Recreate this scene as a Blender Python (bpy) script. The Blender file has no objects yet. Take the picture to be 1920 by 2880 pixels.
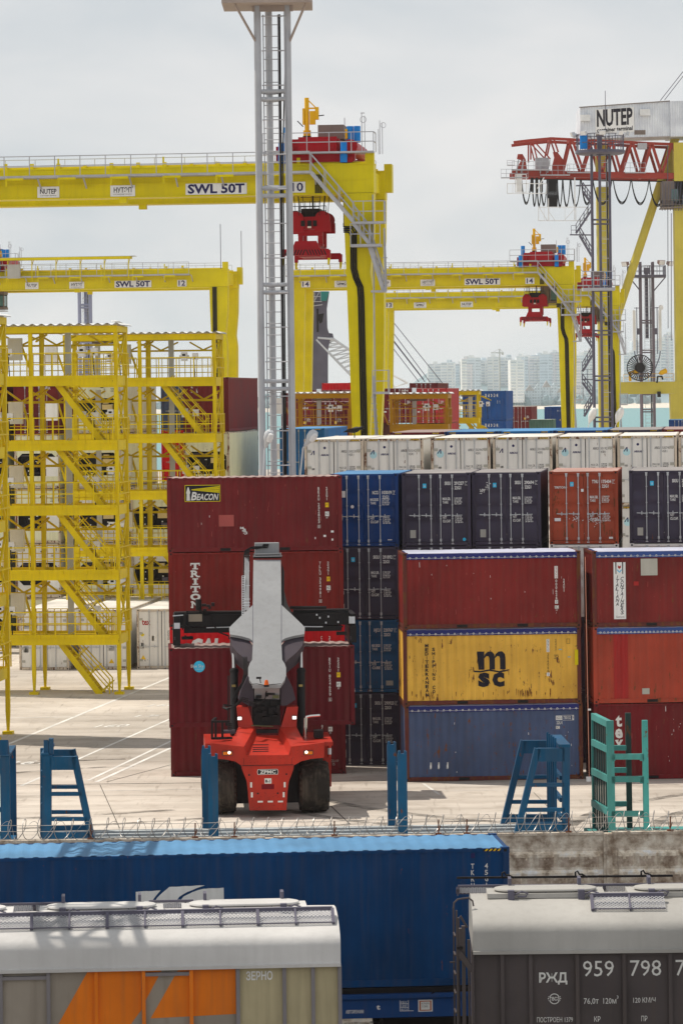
import bpy, bmesh, math, random
from mathutils import Vector, Matrix
R = math.radians
sc = bpy.context.scene
COL = sc.collection
V = Vector

# ------------------------------------------------------------------ camera
F = 10000.0            # focal length in photo pixels (photo 1920 x 2880)
CX, YH, H, ROLL = 960.0, 1112.0, 13.15, 0.0117
cd = bpy.data.cameras.new("Camera")
cam = bpy.data.objects.new("Camera", cd)
COL.objects.link(cam)
cd.sensor_fit = 'HORIZONTAL'; cd.sensor_width = 36.0
cd.lens = 36.0 * F / 1920.0
cd.shift_y = (YH - 1440.0) / 1920.0
cd.clip_start = 0.5; cd.clip_end = 30000
_c, _s = math.cos(ROLL), math.sin(ROLL)
cam.matrix_world = Matrix(((_c, _s, 0, 0), (0, 0, -1, 0), (-_s, _c, 0, H), (0, 0, 0, 1)))
sc.camera = cam

# ------------------------------------------------------------------ light
SUN_DIR = V((-math.cos(R(62)) * math.cos(R(24)), math.cos(R(62)) * math.sin(R(24)), math.sin(R(62))))
wd = bpy.data.worlds.new("World"); sc.world = wd; wd.use_nodes = True
nt = wd.node_tree; nt.nodes.clear()
def nn(t, typ, **kw):
    n = t.nodes.new(typ)
    for k, v in kw.items(): setattr(n, k, v)
    return n
out = nn(nt, 'ShaderNodeOutputWorld'); bg = nn(nt, 'ShaderNodeBackground'); bg.inputs[1].default_value = 0.1
sky = nn(nt, 'ShaderNodeTexSky'); sky.sky_type = 'NISHITA'; sky.sun_disc = False
sky.sun_elevation = R(62); sky.sun_rotation = math.atan2(SUN_DIR.x, SUN_DIR.y)
tc = nn(nt, 'ShaderNodeTexCoord'); mp = nn(nt, 'ShaderNodeMapping')
mp.inputs['Scale'].default_value = (9, 3, 20)
mp.inputs['Location'].default_value = (3.3, 0, 1.1)
nz = nn(nt, 'ShaderNodeTexNoise'); nz.inputs['Scale'].default_value = 1.0; nz.inputs['Detail'].default_value = 5; nz.inputs['Roughness'].default_value = .5
nz.inputs['Distortion'].default_value = .4
rmp = nn(nt, 'ShaderNodeValToRGB')
e = rmp.color_ramp.elements
e[0].position = .32; e[0].color = (6.3, 6.72, 7.05, 1)
e[1].position = .64; e[1].color = (8.3, 8.25, 8.22, 1)
mx = nn(nt, 'ShaderNodeMix', data_type='RGBA'); mx.inputs[0].default_value = .93
nt.links.new(tc.outputs['Generated'], mp.inputs[0]); nt.links.new(mp.outputs[0], nz.inputs['Vector'])
nt.links.new(nz.outputs['Fac'], rmp.inputs[0])
nt.links.new(sky.outputs[0], mx.inputs[6]); nt.links.new(rmp.outputs[0], mx.inputs[7])
sep = nn(nt, 'ShaderNodeSeparateXYZ'); nt.links.new(tc.outputs['Generated'], sep.inputs[0])
# thin overcast: brightest low down and on the side away from the sun, duller overhead
ze = nn(nt, 'ShaderNodeMapRange'); ze.inputs[1].default_value = .15; ze.inputs[2].default_value = .8; ze.inputs[3].default_value = 1.0; ze.inputs[4].default_value = .60
az = nn(nt, 'ShaderNodeMapRange'); az.inputs[1].default_value = .6; az.inputs[2].default_value = -.8; az.inputs[3].default_value = 1.0; az.inputs[4].default_value = 1.18
nt.links.new(sep.outputs['Z'], ze.inputs[0]); nt.links.new(sep.outputs['Y'], az.inputs[0])
mm = nn(nt, 'ShaderNodeMath', operation='MULTIPLY'); nt.links.new(ze.outputs[0], mm.inputs[0]); nt.links.new(az.outputs[0], mm.inputs[1])
vs_ = nn(nt, 'ShaderNodeVectorMath', operation='SCALE'); nt.links.new(mx.outputs[2], vs_.inputs[0]); nt.links.new(mm.outputs[0], vs_.inputs['Scale'])
nt.links.new(vs_.outputs[0], bg.inputs[0]); nt.links.new(bg.outputs[0], out.inputs[0])

sd = bpy.data.lights.new("Sun", 'SUN'); sd.energy = 3.8; sd.angle = R(0.6); sd.color = (1.0, .93, .82)
so = bpy.data.objects.new("Sun", sd); COL.objects.link(so)
so.rotation_euler = SUN_DIR.to_track_quat('Z', 'Y').to_euler()
sc.view_settings.view_transform = 'Standard'; sc.view_settings.look = 'None'
sc.view_settings.exposure = 0.0; sc.view_settings.gamma = 1.0; sc.view_settings.use_curve_mapping = False
sc.cycles.max_bounces = 6; sc.cycles.diffuse_bounces = 3; sc.cycles.volume_bounces = 1
sc.cycles.use_denoising = True

# ------------------------------------------------------------------ photo geometry
def unroll(x, y):
    a = x - CX; u = YH - y
    return a * _c + u * _s, -a * _s + u * _c
def W(x, y, s):
    """world point seen at photo pixel (x, y) at the depth where one metre spans s pixels"""
    a, u = unroll(x, y)
    return V((a / s, F / s, H + u / s))
def GS(x, y, z=0.0):
    return -unroll(x, y)[1] / (H - z)
def G(x, y, z=0.0):
    return W(x, y, GS(x, y, z))
K = 1920 / 1568.0
def D(x, y, s): return W(x * K, y * K, s)
YARD = -R(5.9)      # yard rows turn this way
ROWS = R(3.0)       # front stacks and trains

# ------------------------------------------------------------------ materials
def S(r, g, b):
    f = lambda c: (c / 255 / 12.92) if c / 255 <= .04045 else ((c / 255 + .055) / 1.055) ** 2.4
    return (f(r), f(g), f(b))
def A(r, g, b, k=.66):
    return tuple(min(.86, c / k) for c in S(r, g, b))
_mats = {}
BASE = {}
def paint(name, rgb, rough=.5, metal=0., var=.16, streak=.22, rust=0., spec=.14, bump=.15, scale=1., dirt=(.10, .075, .055)):
    if name in _mats: return _mats[name]
    BASE[name] = rgb
    m = bpy.data.materials.new(name); m.use_nodes = True
    t = m.node_tree; b = t.nodes['Principled BSDF']
    L = t.links.new
    tc = nn(t, 'ShaderNodeTexCoord'); oi = nn(t, 'ShaderNodeObjectInfo')
    add = nn(t, 'ShaderNodeVectorMath', operation='ADD')
    sca = nn(t, 'ShaderNodeMath', operation='MULTIPLY'); sca.inputs[1].default_value = 57.0
    L(oi.outputs['Random'], sca.inputs[0]); L(tc.outputs['Object'], add.inputs[0]); L(sca.outputs[0], add.inputs[1])
    def noise(vec, sc_, det, rg=.55):
        n = nn(t, 'ShaderNodeTexNoise'); n.inputs['Scale'].default_value = sc_; n.inputs['Detail'].default_value = det
        n.inputs['Roughness'].default_value = rg; L(vec, n.inputs['Vector']); return n.outputs['Fac']
    def ramp(fac, p0, p1):
        r = nn(t, 'ShaderNodeMapRange'); r.inputs[1].default_value = p0; r.inputs[2].default_value = p1
        r.clamp = True; L(fac, r.inputs[0]); return r.outputs[0]
    def mixc(fac, c0, c1, blend='MIX'):
        x = nn(t, 'ShaderNodeMix', data_type='RGBA', blend_type=blend)
        if hasattr(fac, 'node'): L(fac, x.inputs[0])
        else: x.inputs[0].default_value = fac
        for sck, c in ((x.inputs[6], c0), (x.inputs[7], c1)):
            if hasattr(c, 'node'): L(c, sck)
            else: sck.default_value = (*c, 1)
        return x.outputs[2]
    big = noise(add.outputs[0], .55 * scale, 5)
    lo = tuple(c * (1 - var) for c in rgb); hi = tuple(min(.92, c * (1 + var * .8)) for c in rgb)
    col = mixc(ramp(big, .3, .7), lo, hi)
    if streak > 0:
        mp = nn(t, 'ShaderNodeMapping'); mp.inputs['Scale'].default_value = (7 * scale, 7 * scale, .45 * scale)
        L(add.outputs[0], mp.inputs[0])
        st = noise(mp.outputs[0], 1.0, 4)
        f = nn(t, 'ShaderNodeMath', operation='MULTIPLY'); f.inputs[1].default_value = streak
        L(ramp(st, .46, .70), f.inputs[0])
        g = tuple(.55 * c + .45 * d for c, d in zip(rgb, dirt))
        col = mixc(f.outputs[0], col, g)
    if rust > 0:
        rs = noise(add.outputs[0], 2.3 * scale, 9, .72)
        mp2 = nn(t, 'ShaderNodeMapping'); mp2.inputs['Scale'].default_value = (9 * scale, 9 * scale, 1.3 * scale)
        L(add.outputs[0], mp2.inputs[0]); rs2 = noise(mp2.outputs[0], 1, 6, .65)
        mm = nn(t, 'ShaderNodeMath', operation='ADD'); L(rs, mm.inputs[0]); L(rs2, mm.inputs[1])
        th = 1.31 - .34 * rust
        col = mixc(ramp(mm.outputs[0], th, th + .07), col, mixc(rs2, (.09, .03, .012), (.2, .075, .03)))
    L(col, b.inputs['Base Color'])
    b.inputs['Roughness'].default_value = rough; b.inputs['Metallic'].default_value = metal
    b.inputs['Specular IOR Level'].default_value = spec
    rr = nn(t, 'ShaderNodeMapRange'); rr.inputs[3].default_value = max(.05, rough - .12); rr.inputs[4].default_value = min(1, rough + .15)
    L(big, rr.inputs[0]); L(rr.outputs[0], b.inputs['Roughness'])
    if bump > 0:
        bn = nn(t, 'ShaderNodeBump'); bn.inputs['Strength'].default_value = bump; bn.inputs['Distance'].default_value = .02
        L(noise(add.outputs[0], 9 * scale, 3), bn.inputs['Height']); L(bn.outputs[0], b.inputs['Normal'])
    _mats[name] = m
    return m
def glow(name, rgb, st):
    if name in _mats: return _mats[name]
    m = bpy.data.materials.new(name); m.use_nodes = True
    b = m.node_tree.nodes['Principled BSDF']
    b.inputs['Base Color'].default_value = (*rgb, 1); b.inputs['Emission Color'].default_value = (*rgb, 1)
    b.inputs['Emission Strength'].default_value = st
    _mats[name] = m; return m

M_ROD = paint('galvanised steel', (.52, .53, .54), .4, .25, streak=.3)
M_RUB = paint('black rubber', (.012, .011, .011), .7, streak=0)
M_BLK = paint('black steel', (.017, .015, .016), .5, streak=.1)
M_WHT = paint('white lettering', (.74, .73, .70), .6, streak=.12, bump=0, var=.06)
M_BTXT = paint('dark lettering', (.022, .02, .03), .6, streak=.05, bump=0)
M_NAVY = paint('navy lettering', (.03, .028, .11), .6, streak=.05, bump=0)
M_ORG = paint('orange sticker', A(240, 160, 30), .6, bump=0)
M_CYAN = paint('cyan sticker', A(50, 160, 215), .6, bump=0)
M_GRY = paint('grey plate', A(150, 148, 140), .6, bump=0)
M_YEL = paint('crane yellow', (.74, .61, .004), .45, var=.12, streak=.16, rust=.08)
M_YEL2 = paint('platform yellow', (.75, .56, .004), .5, var=.15, streak=.24, rust=.16)
M_YEL3 = paint('quay crane yellow', (.60, .50, .075), .5, var=.08)
M_RED = paint('trolley red', (.40, .006, .014), .4, var=.12, streak=.15)
M_STEEL = paint('grey walkway steel', A(150, 150, 154), .5, .1, streak=.25)
M_LGT = paint('pale grey steel', A(165, 168, 172, .62), .5, streak=.2, rust=.06)
M_DGR = paint('dark grey steel', A(82, 80, 92), .5, streak=.2)
M_SIGN = paint('sign white', A(214, 206, 196), .6, streak=.2, bump=0)
M_BLUEM = paint('motor blue', A(20, 110, 180), .4)
M_CAB = paint('dark cabinet brown', A(104, 94, 88), .6)
M_AMBER = paint('jib crane orange', A(226, 150, 20), .5)
M_GLASS = paint('tinted glass', (.05, .12, .12), .08, spec=.7, streak=0, bump=0)

# ------------------------------------------------------------------ mesh builder
class MB:
    def __init__(s):
        s.v = []; s.f = []; s.mi = []; s.m = 0; s.T = None
    def add(s, vs, fs):
        n = len(s.v)
        if s.T is not None: vs = [s.T @ V(p) for p in vs]
        s.v.extend([tuple(p) for p in vs])
        for f in fs:
            s.f.append([i + n for i in f]); s.mi.append(s.m)
        return s
    def box(s, x0, x1, y0, y1, z0, z1):
        s.add([(x0,y0,z0),(x1,y0,z0),(x1,y1,z0),(x0,y1,z0),(x0,y0,z1),(x1,y0,z1),(x1,y1,z1),(x0,y1,z1)],
              [(3,2,1,0),(4,5,6,7),(0,1,5,4),(1,2,6,5),(2,3,7,6),(3,0,4,7)]); return s
    def bar(s, p, q, w, h=None, up=(0,0,1), w2=None, h2=None):
        p, q = V(p), V(q); h = w if h is None else h
        w2 = w if w2 is None else w2; h2 = h if h2 is None else h2
        d = (q - p).normalized(); u = V(up)
        if abs(d.dot(u)) > .98: u = V((0, 1, 0))
        r = d.cross(u).normalized(); u = r.cross(d)
        vs = []
        for c, a, b in ((p, w, h), (q, w2, h2)):
            vs += [c - r*a/2 - u*b/2, c + r*a/2 - u*b/2, c + r*a/2 + u*b/2, c - r*a/2 + u*b/2]
        s.add(vs, [(0,1,2,3)[::-1],(4,5,6,7),(0,1,5,4),(1,2,6,5),(2,3,7,6),(3,0,4,7)]); return s
    def tube(s, p, q, r, n=8, r2=None, caps=True):
        p, q = V(p), V(q); r2 = r if r2 is None else r2
        d = (q - p).normalized(); a = V((0,0,1)) if abs(d.z) < .9 else V((1,0,0))
        e1 = d.cross(a).normalized(); e2 = d.cross(e1)
        vs = []
        for c, rr in ((p, r), (q, r2)):
            for i in range(n):
                t = 2*math.pi*i/n; vs.append(c + (e1*math.cos(t) + e2*math.sin(t))*rr)
        fs = [(i, (i+1) % n, n + (i+1) % n, n + i) for i in range(n)]
        if caps: fs += [tuple(range(n))[::-1], tuple(range(n, 2*n))]
        s.add(vs, fs); return s
    def path(s, pts, r, n=6):
        pts = [V(p) for p in pts]; rings = []
        prev = None
        for i, p in enumerate(pts):
            d = (pts[min(i+1, len(pts)-1)] - pts[max(i-1, 0)])
            d = d.normalized() if d.length > 1e-9 else V((0,0,1))
            if prev is None:
                a = V((0,0,1)) if abs(d.z) < .9 else V((1,0,0)); e1 = d.cross(a).normalized()
            else:
                e1 = (prev - d*prev.dot(d)); e1 = e1.normalized() if e1.length > 1e-6 else d.orthogonal().normalized()
            prev = e1; e2 = d.cross(e1)
            rings.append([p + (e1*math.cos(2*math.pi*k/n) + e2*math.sin(2*math.pi*k/n))*r for k in range(n)])
        vs = [q for rg in rings for q in rg]; fs = []
        for i in range(len(rings)-1):
            for k in range(n):
                fs.append((i*n+k, i*n+(k+1) % n, (i+1)*n+(k+1) % n, (i+1)*n+k))
        fs += [tuple(range(n))[::-1], tuple(range(len(vs)-n, len(vs)))]
        s.add(vs, fs); return s
    def prism(s, poly, y0, y1):            # polygon in x,z (seen from -y, counter-clockwise) pushed along y
        n = len(poly)
        vs = [(x, y0, z) for x, z in poly] + [(x, y1, z) for x, z in poly]
        fs = [tuple(range(n)), tuple(range(n, 2*n))[::-1]] + [(i, n+i, n+(i+1) % n, (i+1) % n) for i in range(n)]
        s.add(vs, fs); return s
    def prismx(s, poly, x0, x1):           # polygon in y,z pushed along x
        n = len(poly)
        vs = [(x0, y, z) for y, z in poly] + [(x1, y, z) for y, z in poly]
        s.add(vs, [tuple(range(n))[::-1], tuple(range(n, 2*n))] + [(i, (i+1) % n, n+(i+1) % n, n+i) for i in range(n)]); return s
    def sheet(s, prof, fn, t0, t1):        # open sheet: prof list, fn(p, t)
        n = len(prof)
        s.add([fn(p, t0) for p in prof] + [fn(p, t1) for p in prof], [(i, i+1, n+i+1, n+i) for i in range(n-1)]); return s
    def lathe(s, c, axis, prof, n=24):     # prof: (along, radius)
        c = V(c); ax = V(axis).normalized(); a = V((0,0,1)) if abs(ax.z) < .9 else V((1,0,0))
        e1 = ax.cross(a).normalized(); e2 = ax.cross(e1); vs = []; fs = []
        for t, r in prof:
            for k in range(n):
                vs.append(c + ax*t + (e1*math.cos(2*math.pi*k/n) + e2*math.sin(2*math.pi*k/n))*r)
        for i in range(len(prof)-1):
            for k in range(n):
                fs.append((i*n+k, i*n+(k+1) % n, (i+1)*n+(k+1) % n, (i+1)*n+k))
        s.add(vs, fs); return s
    def quad(s, o, rx, up, u0, u1, v0, v1):
        o, rx, up = V(o), V(rx), V(up)
        s.add([o+rx*u0+up*v0, o+rx*u1+up*v0, o+rx*u1+up*v1, o+rx*u0+up*v1], [(0,1,2,3)]); return s
    def poly(s, o, rx, up, pts):
        o, rx, up = V(o), V(rx), V(up)
        s.add([o+rx*u+up*v for u, v in pts], [tuple(range(len(pts)))]); return s
    def rail(s, pts, hgt=1.1, w=.05, step=1.2, mids=1):   # guard rail along a line of points
        for a, b in zip(pts[:-1], pts[1:]):
            a, b = V(a), V(b); n = max(1, round((b-a).length/step)); u = V((0,0,1))
            for k in range(mids+1):
                hh = u*hgt*(1 - k/(mids+1)); s.bar(a+hh, b+hh, w)
            for i in range(n+1):
                p = a + (b-a)*i/n; s.bar(p, p+u*(hgt-w/2-.002), w*.93)
        return s
    def mesh(s, name, mats):
        me = bpy.data.meshes.new(name)
        me.from_pydata(s.v, [], s.f)
        for m in (mats if isinstance(mats, (list, tuple)) else [mats]): me.materials.append(m)
        if len(me.polygons) == len(s.mi): me.polygons.foreach_set('material_index', s.mi)
        me.validate()
        me.polygons.foreach_set('use_smooth', [True]*len(me.polygons))
        me.set_sharp_from_angle(angle=R(32)); me.update()
        return me
    def build(s, name, mats, parent=None, flat=False):
        me = s.mesh(name, mats)
        if flat: me.polygons.foreach_set('use_smooth', [False]*len(me.polygons)); me.update()
        return link(me, name, parent)
def link(me, name, parent=None):
    o = bpy.data.objects.new(name, me); COL.objects.link(o)
    if parent is not None: o.parent = parent
    return o
def tag(o, label, cat, group=None, kind=None):
    if label: o['label'] = label
    if cat: o['category'] = cat
    if group: o['group'] = group
    if kind: o['kind'] = kind
    return o
def thing(name, label, cat, loc=(0,0,0), rz=0., group=None):
    o = bpy.data.objects.new(name, None); COL.objects.link(o)
    o.location = loc; o.rotation_euler = (0, 0, rz); o.empty_display_size = .5
    return tag(o, label, cat, group)
def struct(name, mb, m):
    o = mb.build(name, m); o['kind'] = 'structure'; return o
def copy_tree(o, parent=None):
    c = o.copy(); COL.objects.link(c); c.parent = parent
    for ch in [x for x in bpy.data.objects if x.parent is o]: copy_tree(ch, c)
    return c

# ------------------------------------------------------------------ lettering
_tx = {}
def glyphs(s, bold=0.):
    key = (s, bold)
    if key not in _tx:
        cu = bpy.data.curves.new('t', 'FONT'); cu.body = s; cu.size = 1.0; cu.offset = bold; cu.resolution_u = 2
        ob = bpy.data.objects.new('t', cu)
        me = bpy.data.meshes.new_from_object(ob)
        vs = [(v.co.x, v.co.y) for v in me.vertices]; fs = [tuple(p.vertices) for p in me.polygons]
        bpy.data.objects.remove(ob); bpy.data.curves.remove(cu); bpy.data.meshes.remove(me)
        _tx[key] = (vs, fs)
    return _tx[key]
CAP = max(v[1] for v in glyphs('H')[0])
def text(mb, s, o, rx, up, h, w=None, bold=.0, cx=.78, center=False, dfun=None, cuts=None, slant=0.):
    """letters h tall, origin o = lower left; w fits the width; dfun(u) pushes the letters into a ribbed wall"""
    o, rx, up = V(o), V(rx), V(up)
    vs, fs = glyphs(s, bold)
    if not vs: return
    x0 = min(v[0] for v in vs); x1 = max(v[0] for v in vs)
    ky = h / CAP; kx = (w / (x1 - x0)) if w else ky * cx
    ww = (x1 - x0) * kx
    sh = -ww/2 if center else 0
    pts = [((x - x0)*kx + sh + slant*y*ky, y*ky) for x, y in vs]
    if dfun is None:
        mb.add([o + rx*u + up*v for u, v in pts], fs); return
    bm = bmesh.new(); bv = [bm.verts.new((u, v, 0)) for u, v in pts]
    for f in fs:
        try: bm.faces.new([bv[i] for i in f])
        except ValueError: pass
    lo = min(p[0] for p in pts); hi = max(p[0] for p in pts)
    for c in cuts:
        if lo < c < hi:
            bmesh.ops.bisect_plane(bm, geom=bm.verts[:] + bm.edges[:] + bm.faces[:], dist=1e-6, plane_co=(c,0,0), plane_no=(1,0,0))
    bm.verts.index_update(); nrm = rx.cross(up)
    mb.add([o + rx*v.co.x + up*v.co.y - nrm*dfun(v.co.x) for v in bm.verts], [tuple(q.index for q in f.verts) for f in bm.faces])
    bm.free()
def vtext(mb, s, o, rx, up, h, pitch, cx=.8, bold=0., w=None, slant=0):
    for i, ch in enumerate(s):
        if ch != ' ':
            text(mb, ch, V(o) - V(up)*(pitch*i + h), rx, up, h, cx=cx, bold=bold, center=True, w=w if ch not in 'I1' else None, slant=slant)
def ring(mb, c, rx, up, r0, r1, n=24, a0=0., a1=360.):
    c, rx, up = V(c), V(rx), V(up); vs = []
    for i in range(n+1):
        t = R(a0 + (a1-a0)*i/n); d = rx*math.cos(t) + up*math.sin(t)
        vs += [c + d*r0, c + d*r1]
    mb.add(vs, [(2*i, 2*i+1, 2*i+3, 2*i+2) for i in range(n)])
def disc(mb, c, rx, up, r, n=24):
    c, rx, up = V(c), V(rx), V(up)
    mb.add([c + rx*r*math.cos(2*math.pi*i/n) + up*r*math.sin(2*math.pi*i/n) for i in range(n)], [tuple(range(n))])
X, Z = V((1,0,0)), V((0,0,1))
# ------------------------------------------------------------------ ground, water, far shore
def ground_mat(name, base, kind):
    m = bpy.data.materials.new(name); m.use_nodes = True; t = m.node_tree; b = t.nodes['Principled BSDF']; L = t.links.new
    tc = nn(t, 'ShaderNodeTexCoord')
    def noise(sc_, det, stretch=None, rg=.6):
        n = nn(t, 'ShaderNodeTexNoise'); n.inputs['Scale'].default_value = sc_; n.inputs['Detail'].default_value = det; n.inputs['Roughness'].default_value = rg
        if stretch:
            mp = nn(t, 'ShaderNodeMapping'); mp.inputs['Scale'].default_value = stretch; L(tc.outputs['Object'], mp.inputs[0]); L(mp.outputs[0], n.inputs['Vector'])
        else: L(tc.outputs['Object'], n.inputs['Vector'])
        return n.outputs['Fac']
    def ramp(f, *st):
        r = nn(t, 'ShaderNodeValToRGB'); el = r.color_ramp.elements
        while len(el) < len(st): el.new(.5)
        for e_, (p, c) in zip(el, st): e_.position = p; e_.color = (*c, 1)
        L(f, r.inputs[0]); return r.outputs[0]
    def mul(a, c, f=1.):
        x = nn(t, 'ShaderNodeMix', data_type='RGBA', blend_type='MULTIPLY'); x.inputs[0].default_value = f
        L(a, x.inputs[6]); L(c, x.inputs[7]); return x.outputs[2]
    d = tuple(c*.80 for c in base); h = tuple(min(.9, c*1.12) for c in base)
    c = ramp(noise(.06, 6), (.38, d), (.62, h))
    c = mul(c, ramp(noise(1.0, 5, (.03, .5, 1)), (.36, (.66, .64, .62)), (.58, (1, 1, 1))), .7)      # tyre-swept bands
    c = mul(c, ramp(noise(.9, 8, None, .7), (.32, (.66, .63, .60)), (.50, (1, 1, 1))), .65)             # stains
    c = mul(c, ramp(noise(2.2, 4, (1.7, .12, 1)), (.60, (1, 1, 1)), (.72, (.62, .6, .58))), .7)
    L(c, b.inputs['Base Color']); b.inputs['Roughness'].default_value = .85; b.inputs['Specular IOR Level'].default_value = .25
    bn = nn(t, 'ShaderNodeBump'); bn.inputs['Strength'].default_value = .25; bn.inputs['Distance'].default_value = .02
    L(noise(14, 4), bn.inputs['Height']); L(bn.outputs[0], b.inputs['Normal'])
    _mats[name] = m; return m
M_CONC = ground_mat('yard concrete', (.60, .54, .475), 0)
M_BALL = ground_mat('track ballast', (.16, .145, .125), 0)

mb = MB()
mb.add([(-500, 84, 0), (500, 84, 0), (500, 640, 0), (-500, 640, 0), (-500, 84, -1.6), (500, 84, -1.6), (-500, 640, -6), (500, 640, -6)],
       [(0,1,2,3), (4,5,1,0), (3,2,7,6)])
struct('yard_ground', mb, M_CONC)
mb = MB(); mb.quad((-500, -60, -1.45), X, (0,1,0), 0, 1000, 0, 146)
struct('track_bed', mb, M_BALL)

# water of the bay
m = bpy.data.materials.new('bay water'); m.use_nodes = True; t = m.node_tree; b = t.nodes['Principled BSDF']
b.inputs['Base Color'].default_value = (.10, .30, .31, 1); b.inputs['Roughness'].default_value = .35
tc = nn(t, 'ShaderNodeTexCoord'); mp = nn(t, 'ShaderNodeMapping'); mp.inputs['Scale'].default_value = (.05, .012, 1)
nz = nn(t, 'ShaderNodeTexNoise'); nz.inputs['Scale'].default_value = 2; nz.inputs['Detail'].default_value = 7
bn = nn(t, 'ShaderNodeBump'); bn.inputs['Distance'].default_value = .6; bn.inputs['Strength'].default_value = .6
t.links.new(tc.outputs['Object'], mp.inputs[0]); t.links.new(mp.outputs[0], nz.inputs['Vector'])
t.links.new(nz.outputs['Fac'], bn.inputs['Height']); t.links.new(bn.outputs[0], b.inputs['Normal'])
mb = MB(); mb.quad((-1400, 560, -2.6), X, (0,1,0), 0, 2800, 0, 4600); struct('water', mb, m)

# far shore and hill
random.seed(5)
M_SAND = paint('beach sand', A(214, 204, 190, .95), .9, streak=0, scale=.01)
M_HILL = paint('wooded hill', (.24, .31, .34), .95, streak=0, var=.5, scale=.02, bump=0)
mb = MB(); n = 60; rows = [(3480, -2.7), (3500, -1.2), (3560, .6), (3640, 2.)]
vs = []; 
for yy, zz in rows:
    for i in range(n+1):
        vs.append((-900 + 1900*i/n, yy + 12*math.sin(i*1.3) + (8 if i % 3 else 0), zz + (.4*math.sin(i*.9) if zz > 0 else 0)))
mb.add(vs, [(r*(n+1)+i, r*(n+1)+i+1, (r+1)*(n+1)+i+1, (r+1)*(n+1)+i) for r in range(3) for i in range(n)])
struct('beach', mb, M_SAND)
mb = MB(); n = 90; vs = []
hp = [random.uniform(-1, 1) for _ in range(12)]
def hill(x, f): return f*(15 + 7*math.sin(x*.004 + 1) + 4*math.sin(x*.017) + 2*math.sin(x*.06) + 1.5*math.sin(x*.19 + 2))*min(1, max(.05, (x-60)/60)) + .3
for r, (yy, f) in enumerate(((3636, 0), (3660, .4), (3720, .6), (3840, 1), (4100, 1.3), (4800, 1.7))):
    for i in range(n+1):
        x = -1000 + 2200*i/n; vs.append((x, yy + 6*math.sin(i*2.1), hill(x, f) + random.uniform(0, 1.6)*f))
mb.add(vs, [(r*(n+1)+i, r*(n+1)+i+1, (r+1)*(n+1)+i+1, (r+1)*(n+1)+i) for r in range(5) for i in range(n)])
struct('hill', mb, M_HILL)
# painted markings and joints on the yard
M_LINE = paint('worn road paint', (.72, .70, .66), .8, streak=0, bump=0, rust=0, var=.18, scale=1.5)
mb = MB()
def gline(p0, p1, w, z=.006):
    a, b = G(*p0), G(*p1); a.z = b.z = z
    d = (b - a).normalized(); r = V((-d.y, d.x, 0))*w/2
    mb.add([a - r, b - r, b + r, a + r], [(0, 1, 2, 3)])
gline((-40, 2120), (560, 1872), .17)
gline((215, 2138), (640, 1952), .13); gline((248, 2196), (660, 2000), .13); gline((272, 2200), (660, 2022), .15)
gline((-40, 2021), (212, 2017), .13); gline((60, 2211), (120, 2185), .13); gline((240, 2226), (600, 2219), .06)
gline((-40, 1962), (352, 1962), .10); gline((600, 2206), (1130, 2195), .05)
gline((1190, 2205), (1236, 2236), .10); gline((960, 2228), (1500, 2222), .05)
struct('ground_markings', mb, M_LINE)
mb = MB()
def gtext(s, x, y, h, w):
    o = G(x, y); o.z = .007
    text(mb, s, o, V((1, .15, 0)).normalized(), V((.15, 1, 0)).normalized()*2.2, h, w=w, bold=.01, slant=.2)
gtext('160', 262, 2047, .50, 1.25); gtext('15', 376, 2017, .34, 1.0); gtext('161', 20, 2152, .55, 1.2); gtext('168', 412, 1988, .5, 1.2)
struct('ground_numbers', mb, M_LINE)
M_JOINT = paint('dark joint', (.05, .045, .04), .9, streak=0, bump=0)
mb = MB()
gline((-40, 2209.5), (1250, 2195), .07, .008)
gline((281, 2208), (336, 2330), .022, .008); gline((930, 2268), (985, 2320), .03, .008)
gline((-20, 2240), (1000, 2236), .02, .008); gline((300, 2200), (480, 2152), .03, .008); gline((-20, 2300), (1900, 2290), .02, .008)
gline((1300, 2215), (1910, 2208), .03, .008); gline((1500, 2230), (1560, 2290), .02, .008)
struct('ground_joints', mb, M_JOINT)
def worn_rubber():
    m = bpy.data.materials.new('tyre rubber marks'); m.use_nodes = True; t = m.node_tree; b = t.nodes['Principled BSDF']; L = t.links.new
    b.inputs['Base Color'].default_value = (.09, .08, .07, 1); b.inputs['Roughness'].default_value = .9
    tc = nn(t, 'ShaderNodeTexCoord'); n = nn(t, 'ShaderNodeTexNoise'); n.inputs['Scale'].default_value = .8; n.inputs['Detail'].default_value = 8; n.inputs['Roughness'].default_value = .7
    r = nn(t, 'ShaderNodeMapRange'); r.inputs[1].default_value = .40; r.inputs[2].default_value = .66; r.inputs[3].default_value = .0; r.inputs[4].default_value = .75
    L(tc.outputs['Object'], n.inputs['Vector']); L(n.outputs['Fac'], r.inputs[0]); L(r.outputs[0], b.inputs['Alpha']); return m
mb = MB(); rnd = random.Random(14)
def arc(cx, cy, r, a0, a1, w=.45):
    vs = []; n = 26
    for i in range(n+1):
        a = R(a0 + (a1-a0)*i/n); d = V((math.cos(a), math.sin(a), 0)); c = V((cx, cy, .0035)); vs += [c + d*(r-w/2), c + d*(r+w/2)]
    mb.add(vs, [(2*i, 2*i+1, 2*i+3, 2*i+2) for i in range(n)])
for cx, cy, r, a0, a1 in ((-6, 118, 9, 100, 215), (-6, 118, 11.6, 100, 215), (-14, 128, 17, 150, 300), (-14, 128, 19.6, 150, 300), (4, 95, 12, 20, 160), (4, 95, 14.4, 20, 160), (14, 122, 16, 180, 300), (14, 122, 18.4, 180, 300), (-2, 100, 8, -30, 100), (22, 105, 13, 120, 230), (22, 105, 15.5, 120, 230)): arc(cx, cy, r, a0, a1)
o = struct('tyre_marks', mb, worn_rubber())

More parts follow.
